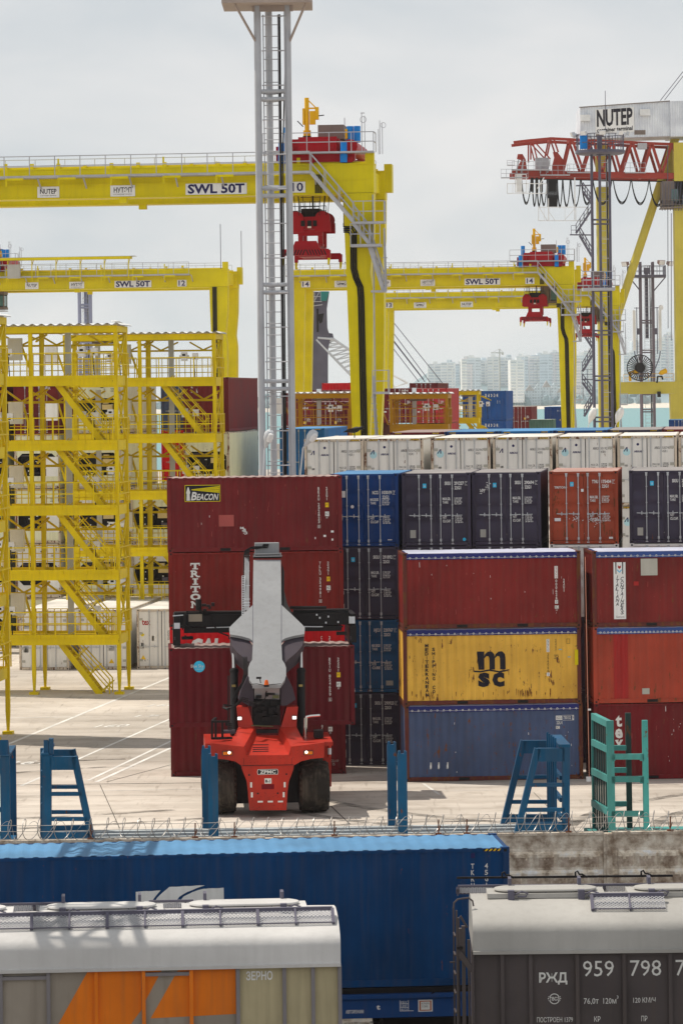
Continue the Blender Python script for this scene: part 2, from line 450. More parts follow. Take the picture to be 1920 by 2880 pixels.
# ------------------------------------------------------------------ containers
WD = 2.438
def rib(u, pitch=.278, d=.036):
    p = u % pitch; a, b_, c = .072, .140, .210
    if p < a: return 0.
    if p < b_: return d*(p-a)/(b_-a)
    if p < c: return d
    return d*(1-(p-c)/(pitch-c))
def rib_breaks(u0, u1, pitch=.278):
    r = []; k = math.floor(u0/pitch)
    while k*pitch < u1:
        for o in (0, .072, .140, .210):
            x = k*pitch + o
            if u0 < x < u1: r.append(x)
        k += 1
    return [u0] + r + [u1]
_cm = {}
def faded(mat):  # roof colour lightened to paint in sun glare and reflection, besides dusty fading
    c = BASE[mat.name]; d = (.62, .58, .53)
    if c[2] > 1.7*c[0]: d = (.22, .50, .78)      # on blue roofs the painted glare is sky blue
    return paint('glare whitened ' + mat.name, tuple(a*.55 + b*.42 for a, b in zip(c, d)), .6, var=.25, streak=0, rust=.1)
def cached(key, fn):
    if key not in _cm: _cm[key] = fn()
    return _cm[key]
def shell_mesh(L, Ht, mat, smooth, roof, front):
    mb = MB(); y0, y1, z0, z1 = .10, L-.10, .155, Ht-.075
    pr = rib_breaks(y0, y1)
    dd = (lambda u: rib(u)) if not smooth else (lambda u: rib(u, .278)*.16)
    mb.sheet(pr, lambda p, z: (.012 + dd(p), p, z), z1, z0)
    mb.sheet(pr, lambda p, z: (WD-.012-dd(p), p, z), z0, z1)
    if front:
        pr2 = rib_breaks(.1, WD-.1)
        mb.sheet(pr2, lambda p, z: (p, L-.012-rib(p)*(0.1 if smooth else 1), z), z1, z0)
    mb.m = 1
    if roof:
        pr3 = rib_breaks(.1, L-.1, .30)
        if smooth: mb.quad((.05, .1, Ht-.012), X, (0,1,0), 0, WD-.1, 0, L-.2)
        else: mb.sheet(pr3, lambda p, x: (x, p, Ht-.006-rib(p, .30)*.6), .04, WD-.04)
    mb.m = 0; mb.quad((.05, .05, .14), (0,1,0), X, 0, L-.1, 0, WD-.1)
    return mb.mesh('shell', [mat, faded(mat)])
def frame_mesh(L, Ht, mat, fork):
    mb = MB()
    for x in (0, WD-.10):
        for y in (0, L-.13): mb.box(x, x+.10, y, y+.13, .118, Ht-.118)
        mb.box(x+.004, x+.096, .178, L-.178, Ht-.085, Ht-.022); mb.box(x+.004, x+.096, .178, L-.178, .012, .155)
    for y in (.004, L-.10):
        mb.box(.162, WD-.162, y, y+.096, Ht-.11, Ht-.02); mb.box(.162, WD-.162, y, y+.096, .012, .13)
    for x in (-.004, WD-.158):
        for y in (-.004, L-.174):
            for z in (0, Ht-.118): mb.box(x, x+.162, y, y+.178, z, z+.118)
    mb.m = 1
    for z in (.06, Ht-.06):
        for yy in (.085, L-.085):
            for x, r in ((-.006, (0,-1,0)), (WD+.006, (0,1,0))): mb.quad((x, yy, z), r, Z, -.034, .034, -.03, .03)
        for xx in (.077, WD-.077):
            mb.quad((xx, -.006, z), X, Z, -.034, .034, -.03, .03); mb.quad((xx, L+.006, z), (-1,0,0), Z, -.034, .034, -.03, .03)
    if fork:
        for c in (L/2-1.03, L/2+1.03):
            for x, r in ((-.001, (0,-1,0)), (WD+.001, (0,1,0))): mb.quad((x, c, .03), r, Z, -.18, .18, 0, .10)
    return mb.mesh('frame', [mat, M_BLK])
def door_mesh(x0, x1, Ht, mat, style):
    mb = MB(); z0, z1 = .14, Ht-.12
    if style == 'dry':
        zs = [z0]; ds = [0]
        for c in (.30, .52, .735):
            zc = z0 + (z1-z0)*c
            zs += [zc-.13, zc-.07, zc+.07, zc+.13]; ds += [0, .034, .034, 0]
        zs.append(z1); ds.append(0); n = len(zs)
        mb.add([(x0+.05, .05+d, z) for z, d in zip(zs, ds)] + [(x1-.05, .05+d, z) for z, d in zip(zs, ds)], [(i, n+i, n+i+1, i+1) for i in range(n-1)])
        for a in (x0, x1-.055): mb.box(a+.004, a+.051, .044, .09, z0, z1)
        for xx in ((x0-.02 if x0 < 1 else x1-.05),):
            for z in (.45, 1.0, 1.6, 2.2): mb.box(xx, xx+.07, .018, .042, z-.04, z+.04)
        mb.box(x0+.055, x1-.055, .042, .06, z0, z0+.06); mb.box(x0+.055, x1-.055, .042, .06, z1-.05, z1)
    else:
        mb.box(x0+.012, x1-.012, .036, .10, z0, z1)
        mb.m = 1
        hx = x0-.03 if x0 < 1 else x1-.18
        for z in (.42, 1.05, 1.72, 2.40): mb.box(hx, hx+.21, .006, .034, z-.055, z+.055)
        mb.m = 2
        for a in (x0, x1-.014): mb.box(a, a+.012, .03, .09, z0, z1)
    return mb.mesh('door', [mat, M_GRY, M_BLK])
def rod_mesh(Ht, side, thick):
    mb = MB(); r = .017 if not thick else .021
    mb.tube((0, 0, .10), (0, 0, Ht-.10), r, 8)
    for z in (.16, Ht-.19): mb.box(-.035, .035, -.028, .03, z, z+.09)
    for z in (.05, Ht-.10): mb.box(-.045, .045, -.02, .04, z, z+.035)
    for z in (Ht*.37, Ht*.56, Ht*.78): mb.box(-.03, .03, -.025, .035, z-.015, z+.015)
    mb.bar((side*.03, -.03, 1.07), (side*.35, -.035, 1.085), .02, .03)
    mb.box(side*.17-.015, side*.17+.015, -.045, -.02, 1.02, 1.15); mb.box(-.03, .03, -.03, .0, 1.03, 1.11)
    return mb.mesh('lock_rod', M_ROD)
def unit_mesh(Ht, mat):
    mb = MB(); zb = Ht-2.9
    y = .06
    def pl(pts): mb.poly((0, y, 0), X, Z, pts)
    a, b_, c, d_, ch = .17, 2.27, .66+zb, 1.86+zb, .25
    mb.box(.10, WD-.10, y, y+.05, d_, Ht-.11); mb.box(.10, WD-.10, y, y+.05, .13, c)
    mb.box(.10, a, y, y+.05, c+.002, d_-.002); mb.box(b_, WD-.10, y, y+.05, c+.002, d_-.002)
    for sx in (0, 1):
        for sz in (0, 1):
            x = a if not sx else b_; z = c if not sz else d_; dx = ch if not sx else -ch; dz = ch if not sz else -ch
            mb.add([(x, y, z), (x+dx, y, z), (x, y, z+dz), (x, y+.05, z), (x+dx, y+.05, z), (x, y+.05, z+dz)], [(0,1,2), (5,4,3), (1,4,5,2)])
    mb.box(.4, 1.1, y-.02, y-.002, d_+.25, d_+.75); mb.box(1.35, 2.05, y-.02, y-.002, d_+.25, d_+.75)
    mb.box(.25, 1.15, y-.015, y-.002, .22, .55); mb.box(1.25, 2.1, y-.015, y-.002, .22, .55)
    return mb.mesh('end_panel', mat)
def machine_mesh(Ht):
    mb = MB(); zb = Ht-2.9
    mb.box(.17, 2.27, .45, .5, .66+zb, 1.86+zb)
    for (x0, x1) in ((.168, .20), (2.24, 2.272)): mb.box(x0, x1, .112, .45, .66+zb, 1.86+zb)
    mb.lathe((.85, .40, 1.25+zb), (0,-1,0), [(0, .42), (.10, .42), (.1, .36), (.02, .34), (.02, .05), (.08, .05), (.08, 0)], 24)
    mb.box(.3, .9, .25, .44, .68+zb, .95+zb); mb.tube((1.05, .3, .80+zb), (1.5, .3, .80+zb), .12, 10)
    mb.m = 1
    mb.box(1.42, 1.98, .14, .44, 1.25+zb, 1.52+zb); mb.box(1.46, 1.75, .2, .44, 1.56+zb, 1.76+zb)
    mb.m = 2
    mb.box(1.6, 1.9, .25, .44, .74+zb, 1.0+zb); mb.tube((.3, .3, 1.75+zb), (1.2, .3, 1.75+zb), .04, 8)
    mb.m = 3
    for k in range(9):
        x = random.uniform(.3, 2.1); z = random.uniform(.72, 1.8)+zb; mb.box(x, x+random.uniform(.04, .14), .225, .235, z, z+random.uniform(.03, .08))
    return mb.mesh('cooling_unit', [M_BLK, paint('control box beige', A(190, 170, 120), .6), M_DGR, M_SIGN])
LM = [M_WHT, M_BTXT, M_ORG, M_CYAN, M_GRY, M_NAVY, M_YEL, M_RED, M_SIGN, paint('pale blue print', A(150, 182, 192, .6), .6, streak=.1, bump=0), paint('rust run', (.16, .055, .02), .9, var=.5, streak=0, bump=0), paint('scratched red primer', A(140, 70, 66, .66), .8, streak=0, bump=0)]
LK = dict(u=10, x=11, t=9, w=0, k=1, o=2, c=3, g=4, n=5, y=6, r=7, s=8)
class Face:
    """lettering on one wall of a container; u from the left as seen, v from the floor"""
    def __init__(s, L, side):
        s.mb = MB(); s.L = L; s.side = side
        if side: s.o = V((.007, L, 0)); s.r = V((0,-1,0))
        else: s.o = V((0, .038, 0)); s.r = V((1,0,0))
        s.d = lambda u: rib(L-u)
        s.c = [L-q for q in rib_breaks(0, L)]
    def P(s, u, v, k=0.): return s.o + s.r*u + Z*v - s.r.cross(Z).normalized()*(-k)
    def t(s, tx, u, v, h, col='w', w=None, **k):
        s.mb.m = LK[col]; text(s.mb, tx, s.P(u, v, .004), s.r, Z, h, w=w, **k)
    def big(s, tx, u, v, h, col='w', w=None, **k):
        s.mb.m = LK[col]; o = s.P(u, v)
        text(s.mb, tx, o, s.r, Z, h, w=w, dfun=lambda q: rib(s.L-(u+q)), cuts=[q-u for q in s.c], **k)
    def vt(s, tx, u, v, h, pitch, col='w', **k):
        s.mb.m = LK[col]; vtext(s.mb, tx, s.P(u, v, .004), s.r, Z, h, pitch, **k)
    def q(s, u0, u1, v0, v1, col='w', lift=.002):
        s.mb.m = LK[col]; o = s.o + s.r.cross(Z)*lift; s.mb.quad(o, s.r, Z, u0, u1, v0, v1)
    def scuffs(s, n, seed, u0=.2, u1=5.9, v0=.2, v1=2.4, col='s'):
        rnd = random.Random(seed)
        for i in range(n):
            u = rnd.uniform(u0, u1); v = rnd.uniform(v0, v1); h = rnd.choice((.03, .05, .09, .2)); w = rnd.uniform(.006, .018)
            s.mb.m = LK[col]; o = s.P(u, v, .001); x = rnd.uniform(-.01, .01)
            s.mb.poly(o, s.r, Z, [(0, 0), (w, h*.1), (w*.8+x, h), (x, h*.8)])
    def tiny(s, u, v, n, h, col='w', w=.28, seed=0):
        rnd = random.Random(seed + int(u*100))
        for i in range(n):
            tx = rnd.choice(('30 480 KGS', '67 200 LBS', '2 200 KGS', '28 280 KG', '33.2 CU.M', '1 172 CU.FT'))
            s.t(tx, u, v - i*h*1.35, h, col, w=w*rnd.uniform(.8, 1), bold=.03)
def dlett(code, num, chk, typ='22G1', blk=True, sticker='c', heads=('MAX.GR.', 'TARE', 'NET', 'CU.CAP.'), plate=True, extra=None, col='w', hi=2.16):
    def fn(f):
        f.t(code, 1.52, hi, .11, col, w=.22, bold=.035); f.t(num, 1.86, hi, .11, col, w=.34, bold=.035)
        f.t(chk, 2.27, hi, .095, col, w=.05, bold=.02); f.mb.m = LK[col]
        for a, b_, c, d_ in ((2.235, 2.245, hi-.02, hi+.12), (2.345, 2.355, hi-.02, hi+.12), (2.235, 2.355, hi+.11, hi+.12), (2.235, 2.355, hi-.02, hi-.01)): f.q(a, b_, c, d_, col)
        f.t(typ, 1.87, hi-.16, .105, col, w=.23, bold=.035)
        f.t(heads[0], 1.44, 1.62, .09, col, w=.29, bold=.035); f.t(heads[1], 1.44, 1.50, .085, col, w=.2, bold=.02)
        f.tiny(1.86, 1.66, 4, .048, col, seed=1)
        f.t(heads[2], 1.44, .96, .085, col, w=.15, bold=.02); f.t(heads[3], 1.44, .83, .09, col, w=.29, bold=.035)
        f.tiny(1.88, 1.0, 4, .048, col, seed=2)
        if sticker: f.q(.74, .87, 2.05, 2.21, sticker); f.t('U', .775, 2.09, .07, 'w', bold=.02, w=.06)
        if plate: f.q(.28, .48, .28, .56, 'g')
        if extra: extra(f)
    return fn
def container(label, pos, rz, mat, fmat=None, L=6.058, Ht=2.591, door='dry', side=False, lett=None, group=None, smooth=False, top=None, name='shipping_container', rods=True, flett=None):
    """origin: lower corner on the camera side: left when its door end faces the camera, right when its long wall does"""
    t = thing(name, label, 'container', pos, rz + (math.pi/2 if side else 0), group)
    fmat = fmat or mat; mk = (mat.name, fmat.name, L, Ht)
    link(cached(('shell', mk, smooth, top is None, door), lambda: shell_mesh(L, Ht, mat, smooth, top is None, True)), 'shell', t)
    link(cached(('frame', mk), lambda: frame_mesh(L, Ht, fmat, L < 7)), 'frame', t)
    if door in ('dry', 'reefer'):
        for x0, x1 in ((.10, 1.216), (1.222, WD-.10)):
            d = link(cached(('door', mk, x0, door), lambda: door_mesh(x0, x1, Ht, mat, door)), 'door', t)
            if rods:
                for u in ((.61, 1.03) if x0 < 1 else (1.37, 1.79)):
                    r = link(cached(('rod', Ht, x0 < 1, door), lambda: rod_mesh(Ht, -1 if x0 < 1 else 1, door == 'reefer')), 'lock_rod', d)
                    r.location = (u, .012, 0)
    elif door == 'unit':
        link(cached(('unit', mk), lambda: unit_mesh(Ht, mat)), 'end_panel', t)
        random.seed(len(bpy.data.objects)); link(cached(('mach', Ht), lambda: machine_mesh(Ht)), 'cooling_unit', t)
    else:
        def blank():
            mb = MB(); mb.sheet(rib_breaks(.1, WD-.1), lambda p, z: (p, .012+rib(p), z), .13, Ht-.11); return mb.mesh('end_wall', mat)
        link(cached(('blank', mk), blank), 'end_wall', t)
    if top is not None:
        mb = MB(); yy = [.13 + (L-.26)*i/60 for i in range(61)]
        rnd = random.Random(int(pos[0]*10))
        sag = [.012*rnd.random() - .006 for _ in yy]
        prof = [(-.012, Ht-.235), (-.016, Ht-.13), (-.008, Ht-.03), (.05, Ht-.004), (WD/2, Ht+.012), (WD-.05, Ht-.004), (WD+.008, Ht-.03), (WD+.016, Ht-.13), (WD+.012, Ht-.235)]
        k = len(prof)
        mb.add([(x, y, z + (s_ if 1 < i < k-2 else s_*.4)) for y, s_ in zip(yy, sag) for i, (x, z) in enumerate(prof)],
               [(j*k+i, j*k+i+1, (j+1)*k+i+1, (j+1)*k+i) for j in range(60) for i in range(k-1)])
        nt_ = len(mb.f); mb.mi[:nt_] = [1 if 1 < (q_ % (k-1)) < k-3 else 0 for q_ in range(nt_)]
        mb.add([(x, .13, z) for x, z in prof], [tuple(range(k))]); mb.add([(x, L-.13, z) for x, z in prof], [tuple(range(k))[::-1]])
        tp = mb.build('tarpaulin', [top, paint('glare white tarpaulin top', (.50, .51, .62), .5, streak=.1, var=.2)], t)  # top faces paler: sunlit gloss painted into the colour, with some bleaching
        mb = MB(); rnd = random.Random(3); st = .215 if 'dense' not in label else .13
        y = .22
        while y < L-.2:
            ring(mb, (-.021, y, Ht-.175), (0,-1,0), Z, .018, .034, 10); y += st
        mb.path([(-.024, .14 + (L-.28)*i/40, Ht-.19 + .01*math.sin(i*2.1)) for i in range(41)], .005, 4)
        mb.build('eyelets', M_WHT, tp)
    if lett or flett:
        f = Face(L, side); (lett or flett)(f)
        if f.mb.v: f.mb.build('lettering', LM, t)
    return t
# ------------------------------------------------------------------ the container stacks
def cp(name, rgb, rust=.2, k=.62, **kw): return paint(name, A(*rgb, k*1.12), .55, rust=rust+.1, var=.26, streak=.38, **kw)
C_MAR = cp('maroon container paint', (98, 30, 32)); C_TRI = cp('brick red container paint', (104, 30, 26)); C_CAI = cp('bright red container paint', (176, 18, 26), .05)
C_DRK = cp('dark maroon container paint', (84, 20, 24), .2); C_SKY = cp('deep maroon container paint', (88, 22, 28), .05)
C_NAV = cp('navy blue container paint', (18, 50, 100), .12); C_SKU = cp('slate container paint', (58, 53, 66), .08); C_HJ = cp('faded teal blue container paint', (34, 76, 112), .3)
C_ORB = cp('rusty orange container paint', (140, 62, 42), .5); C_SG = cp('weathered red container paint', (108, 34, 32), .25)
C_SGF = cp('rusty brown frame paint', (84, 42, 38), .8); C_MSC = cp('ochre yellow container paint', (198, 152, 62), .40); C_BLU = cp('dull blue container paint', (64, 76, 104), .42)
C_ITA = cp('dusty red container paint', (102, 34, 32), .35); C_ORA = cp('faded orange container paint', (142, 58, 42), .4); C_TEX = cp('dark red container paint', (92, 22, 26), .2)
C_REE = paint('reefer white', (.81, .79, .75), .45, streak=.3, rust=.26, var=.06); C_REF = paint('reefer worn frame', A(176, 164, 148, .66), .5, streak=.5, rust=.75)
C_REE2 = paint('reefer cream', A(214, 204, 172, .66), .5, streak=.4, rust=.3, var=.08); C_WSD = paint('reefer pale grey', A(196, 198, 202, .66), .45, streak=.25, rust=.03, var=.05)
C_TKR = cp('royal blue container paint', (8, 52, 94), .10, .60); C_SIN = cp('bright blue container paint', (24, 66, 124), .05); C_GRN = cp('dull green container paint', (72, 98, 84), .2)
C_RUS = cp('red container paint', (150, 44, 46), .1); C_BL2 = cp('mid blue container paint', (28, 88, 142), .1)
T_BLU = paint('blue tarpaulin', A(38, 42, 96, .70), .55, streak=.25, var=.2); T_TEA = paint('grey blue tarpaulin', A(46, 66, 116, .62), .55, streak=.3, var=.2)

def code_side(f, code, num, chk, u1=5.25, u2=5.53, top=2.2, typ='22G1', col='w'):
    f.vt(code, u1, top, .095, .12, col, bold=.02, w=.06); f.vt(num, u1, top-.55, .095, .12, col, bold=.02, w=.06)
    v = top - .55 - .12*len(num) - .05
    f.vt(chk, u1, v, .085, .12, col, bold=.02, w=.05)
    for a, b_, c, d_ in ((-.05, -.042, -.1, .01), (.042, .05, -.1, .01), (-.05, .05, .005, .012), (-.05, .05, -.1, -.092)): f.q(u1+a, u1+b_, v+c, v+d_, col)
    f.vt(typ, u2, top, .095, .12, col, bold=.02, w=.06)
def plates(f, u, v):
    f.q(u-.055, u+.065, v-.16, v, 'o'); f.t('UT', u-.04, v-.10, .05, 'k', w=.08); f.q(u-.065, u+.075, v-.47, v-.31, 'w'); f.t('IC', u-.045, v-.42, .07, 'k', w=.09); f.t('87', u-.03, v-.55, .06, 'w', w=.07)
def serif_word(f, word, u, v, h, pitch, w):
    s_ = .035
    for i, ch in enumerate(word):
        b0 = v - pitch*i - h; x0, x1 = u-w/2, u+w/2
        q = lambda a, b_, c, d_: f.q(a, b_, c, d_, 'w')
        if ch == 'T': q(u-.045, u+.045, b0, b0+h-.001); q(x0, u-.046, b0+h-.05, b0+h); q(u+.046, x1, b0+h-.05, b0+h); q(x0, x0+s_, b0+h-.1, b0+h-.051); q(x1-s_, x1, b0+h-.1, b0+h-.051); q(u-.1, u-.046, b0, b0+.04); q(u+.046, u+.1, b0, b0+.04)
        elif ch == 'I': q(u-.045, u+.045, b0, b0+h); [q(u+a, u+a+.055, b0+c, b0+c+.04) for a in (-.101, .046) for c in (0, h-.04)]
        elif ch == 'O': f.mb.m = 0; n = len(f.mb.v); ring(f.mb, f.P(u, b0+h/2, .002), f.r*w*.52/(h/2), Z, h/2-.055, h/2+.004, 20)
        else:
            f.t(ch, u-w*.42, b0, h, 'w', w=w*.84, bold=.03); q(x0, x0+.06, b0, b0+.04)
            q(x0, x0+.06, b0+h-.04, b0+h)
            if ch == 'N': q(x1-.09, x1, b0+h-.04, b0+h)
            else: q(x1-.07, x1, b0, b0+.04)

def L_beacon(f):
    f.q(.61, 1.84, 1.75, 2.33, 'y', .004); f.q(.63, 1.82, 1.77, 2.31, 'k', .007)
    o = f.o + f.r.cross(Z)*.010; mb = f.mb
    mb.m = 0; mb.poly(o, f.r, Z, [(.67,1.79),(.79,1.79),(.78,2.0),(.80,2.07),(.77,2.17),(.75,2.25),(.71,2.25),(.69,2.17),(.66,2.07),(.68,2.0)])
    mb.m = 6
    for i in range(4):
        a0, a1 = 2.155 + i*.007, 2.05 + i*.062
        mb.poly(o, f.r, Z, [(.84, a0), (1.81, a1), (1.81, a1+.05), (.84, a0+.006)])
    mb.m = 0; text(mb, 'B', o+f.r*.82+Z*1.81, f.r, Z, .27, w=.19, bold=.03, slant=.2); text(mb, 'EACON', o+f.r*1.02+Z*1.81, f.r, Z, .205, w=.72, bold=.025, slant=.2)
    code_side(f, 'BEAU', '232823', '0'); plates(f, 5.53, 1.66)
    f.mb.m = LK['s']; 
    rnd = random.Random(4)
    for k in range(26):
        a = rnd.uniform(0, 6.28); rr = rnd.random()**1.5*.17
        u, v = 2.62 + rr*math.cos(a)*.8, .70 + rr*math.sin(a)
        f.q(u, u+rnd.uniform(.01, .05), v, v+rnd.uniform(.02, .09), 's')
    for u, v, w_ in ((5.40, .47, .09), (5.66, .62, .1), (5.68, .34, .06), (5.1, .40, .03), (1.45, 1.2, .015), (1.17, .95, .012)): f.q(u, u+w_, v, v+.07, 's')
    f.q(1.84, 2.2, .08, .1, 's'); f.scuffs(26, 3, col='x'); f.q(1.78, 2.3, .88, 1.28, 'x', .0015)
def L_triton(f):
    serif_word(f, 'TRITON', .92, 2.22, .225, .266, .33); code_side(f, 'TLLU', '354981', '0'); plates(f, 5.53, 1.68); f.scuffs(14, 5, col='x')
def L_cai(f):
    f.big('CAI', .66, 1.65, .5, 'w', w=.95, bold=.05, slant=.12); code_side(f, 'CAIU', '282471', '5', top=2.2)
def L_plain(f):
    code_side(f, 'BSIU', '827143', '2', top=2.45); plates(f, 5.53, 1.95); f.t('CS-110', 5.52, .42, .08, 'g', slant=.3); f.t('15', 5.6, .3, .09, 'g')
def L_sky(f):
    f.mb.m = LK['c']; disc(f.mb, f.P(.99, 1.98, .004), f.r, Z, .185, 32); f.mb.m = 0
    o = f.o + f.r.cross(Z)*.008; text(f.mb, 'Blue', o+f.r*.72+Z*1.95, f.r, Z, .10, w=.20); text(f.mb, 'Sky', o+f.r*.96+Z*1.95, f.r, Z, .10, w=.18); text(f.mb, 'INTERMODAL', o+f.r*.87+Z*1.88, f.r, Z, .03, w=.25)
    code_side(f, 'BSIU', '824659', '6'); plates(f, 5.53, 1.72)

p = W(968, 2178, 81.0); HT = 2.591
a4 = [('dark maroon container at the bottom of the stack behind the red reach stacker', C_DRK, L_plain),
      ('bright red container with big white CAI letters hidden behind the lifting arm', C_CAI, L_cai),
      ('brick red container with vertical white TRITON lettering', C_TRI, L_triton),
      ('maroon container with the BEACON lighthouse sign, topmost of its stack', C_MAR, L_beacon)]
for i, (lb, m, fn) in enumerate(a4):
    container(lb, (p.x + (.06, .07, .05, .03)[i], p.y, HT*i), ROWS, m, side=True, lett=fn, group='long side containers stacked behind the reach stacker')
q = W(1000, 2039, 86.0)
container('deep maroon container with round Blue Sky logo hanging from the reach stacker', (q.x-.02, q.y, 2.37), ROWS, C_SKY, side=True, lett=L_sky)

def L_sgcu(f):
    f.q(5.165, 5.275, 1.66, 2.08, 's'); f.vt('SGCU', 5.22, 2.06, .08, .10, 'r', w=.05); f.vt('000626', 5.22, 1.62, .09, .115, 'w', bold=.02, w=.06); f.q(5.17, 5.27, .80, .93, 's'); f.vt('0', 5.22, .91, .09, .1, 'k', w=.05)
    f.vt('22U1', 5.48, 1.64, .095, .115, 'w', bold=.02, w=.055); f.q(5.16, 5.29, .63, .74, 'w'); f.t('IC', 5.18, .65, .08, 'k', w=.08); f.t('07', 5.19, .55, .06, 'w', w=.07); f.scuffs(40, 7, v1=2.2, col='x'); f.scuffs(10, 8, v1=2.2)
def L_msc(f):
    f.vt('MEDITERRANEAN', .80, 2.08, .105, .139, 'k', bold=.035, w=.115); f.vt('SHIPPING', 1.03, 1.95, .105, .142, 'k', bold=.035, w=.095); f.vt('CO', 1.03, .66, .105, .142, 'k', bold=.035, w=.095)
    X0 = lambda u, v: f.P(u, v)
    # the m: three heavy stems with round shoulders
    def piece(pts): # clipped along the ribs so that it follows them
        f.mb.m = 1; us = sorted(set([q for q in f.c if min(p_[0] for p_ in pts) < q < max(p_[0] for p_ in pts)]))
        bm = bmesh.new(); bm.faces.new([bm.verts.new((a, b_, 0)) for a, b_ in pts])
        bmesh.ops.triangulate(bm, faces=bm.faces[:])
        for c in us: bmesh.ops.bisect_plane(bm, geom=bm.verts[:]+bm.edges[:]+bm.faces[:], dist=1e-6, plane_co=(c,0,0), plane_no=(1,0,0))
        bm.verts.index_update()
        f.mb.add([f.P(v.co.x, v.co.y, 0) - f.r.cross(Z)*(rib(f.L-v.co.x)) for v in bm.verts], [tuple(q.index for q in fc.verts) for fc in bm.faces]); bm.free()
    def shoulder(x0, x1): # arch from stem to stem
        pts = []; w = x1-x0
        for i in range(9): t_ = math.pi*(1-i/8*.5) ; 
        outer = [(x0, 1.50), (x0+.06, 1.70), (x0+.16, 1.79), (x0+.28, 1.80), (x1-.08, 1.77), (x1-.02, 1.70), (x1, 1.58), (x1, 1.18), (x1-.19, 1.18), (x1-.19, 1.56), (x1-.22, 1.63), (x1-.28, 1.64), (x0+.04, 1.56)]
        piece(outer)
    piece([(2.51, 1.80), (2.51, 1.72), (2.56, 1.68), (2.56, 1.18), (2.76, 1.18), (2.76, 1.80)])
    shoulder(2.72, 3.12); shoulder(3.08, 3.48)
    wv = [(2.36, 1.20), (2.42, 1.155), (2.62, 1.14), (2.78, 1.165), (2.93, 1.19), (3.06, 1.165), (3.25, 1.13), (3.45, 1.155), (3.64, 1.19)]
    lo = [(u, v-.055) for u, v in wv[::-1]]
    for i in range(len(wv)-1):
        a, b_ = wv[i], wv[i+1]; k0 = .05 if i else .0; k1 = .05 if i < len(wv)-2 else 0
        piece([a, (a[0], a[1]-k0-.004), (b_[0], b_[1]-k1-.004), b_])
    f.big('s', 2.54, .64, .44/.74, 'k', w=.40, bold=.05); f.big('c', 3.02, .64, .44/.74, 'k', w=.42, bold=.05)
    f.q(4.88, 4.98, 1.75, 2.19, 's'); f.vt('SGCU', 4.93, 2.17, .085, .105, 'k', w=.05); f.vt('256066', 4.93, 1.70, .085, .11, 'k', w=.05); f.q(4.88, 4.98, .93, 1.05, 's'); f.vt('1', 4.93, 1.03, .085, .1, 'k', w=.05)
    f.vt('22UT', 5.2, 2.18, .085, .11, 'k', w=.05); f.t('IC', 5.16, 1.55, .09, 'k', w=.1)
    for a, b_, c, d_ in ((5.13, 5.28, 1.64, 1.65), (5.13, 5.28, 1.52, 1.53), (5.57, 5.68, 2.18, 2.19), (5.57, 5.68, 2.02, 2.03), (5.57, 5.58, 2.02, 2.19), (5.67, 5.68, 2.02, 2.19)): f.q(a, b_, c, d_, 'k')
    f.q(5.3, 5.4, 1.82, 1.84, 'c'); f.q(5.6, 5.7, 1.56, 1.58, 'c'); f.q(5.84, 5.955, 1.3, 1.82, 'y', .02)
    for u in (1.75, 3.87): f.q(u, u+.25, .09, .11, 's')
    rnd = random.Random(5)
    for i in range(46):
        u = rnd.choice((rnd.gauss(4.15, .16), rnd.gauss(4.15, .2), rnd.uniform(.3, 1.2), rnd.uniform(.2, 5.7))); h = rnd.uniform(.05, .26); w = rnd.uniform(.01, .035); v = .20 + rnd.uniform(0, .12)
        f.mb.m = LK['u']; f.mb.poly(f.P(u, v, .001), f.r, Z, [(w*.3, 0), (w*.7, .02), (w, h*.8), (w*.6, h), (0, h*.9)])
    f.scuffs(14, 12, v1=2.2, col='u')
def L_bluebox(f):
    f.q(5.14, 5.36, 2.02, 2.17, 's'); f.t('UGCU', 5.16, 2.05, .09, 'k', w=.18); f.t('730152', 5.40, 2.05, .10, 'w', w=.25, bold=.02); f.q(5.70, 5.76, 2.02, 2.17, 's'); f.t('9', 5.71, 2.05, .09, 'k', w=.04)
    f.q(5.37, 5.76, 2.175, 2.185, 'w'); f.q(5.37, 5.76, 2.005, 2.015, 'w')
    f.t('22U1', 5.16, 1.88, .10, 'w', w=.2, bold=.02); f.q(5.14, 5.27, 1.72, 1.82, 'w'); f.t('IC', 5.16, 1.74, .07, 'k', w=.09)
    for u in (.83, 1.1, 1.4): 
        for k in range(5): f.q(u+.012*k, u+.012*k+.016, .42+.03*(k % 3), .55+.05*((k*2) % 3), 's')
    f.scuffs(30, 21, v1=2.1, col='u'); f.scuffs(8, 22, v1=2.)
p = W(1640, 2196, 82.7)
for i, (lb, m, fn) in enumerate((('dull blue open top container under the yellow one with white scuffs', C_BLU, L_bluebox),
                                 ('ochre yellow open top container with black msc logo and rust stains', C_MSC, L_msc),
                                 ('weathered red open top container with blue tarpaulin on top of the yellow one', C_SG, L_sgcu))):
    container(lb, (p.x - (0, .03, .01)[i], p.y, HT*i), ROWS, m, fmat=C_SGF, side=True, lett=fn, top=T_BLU, group='open top containers in the middle stack')
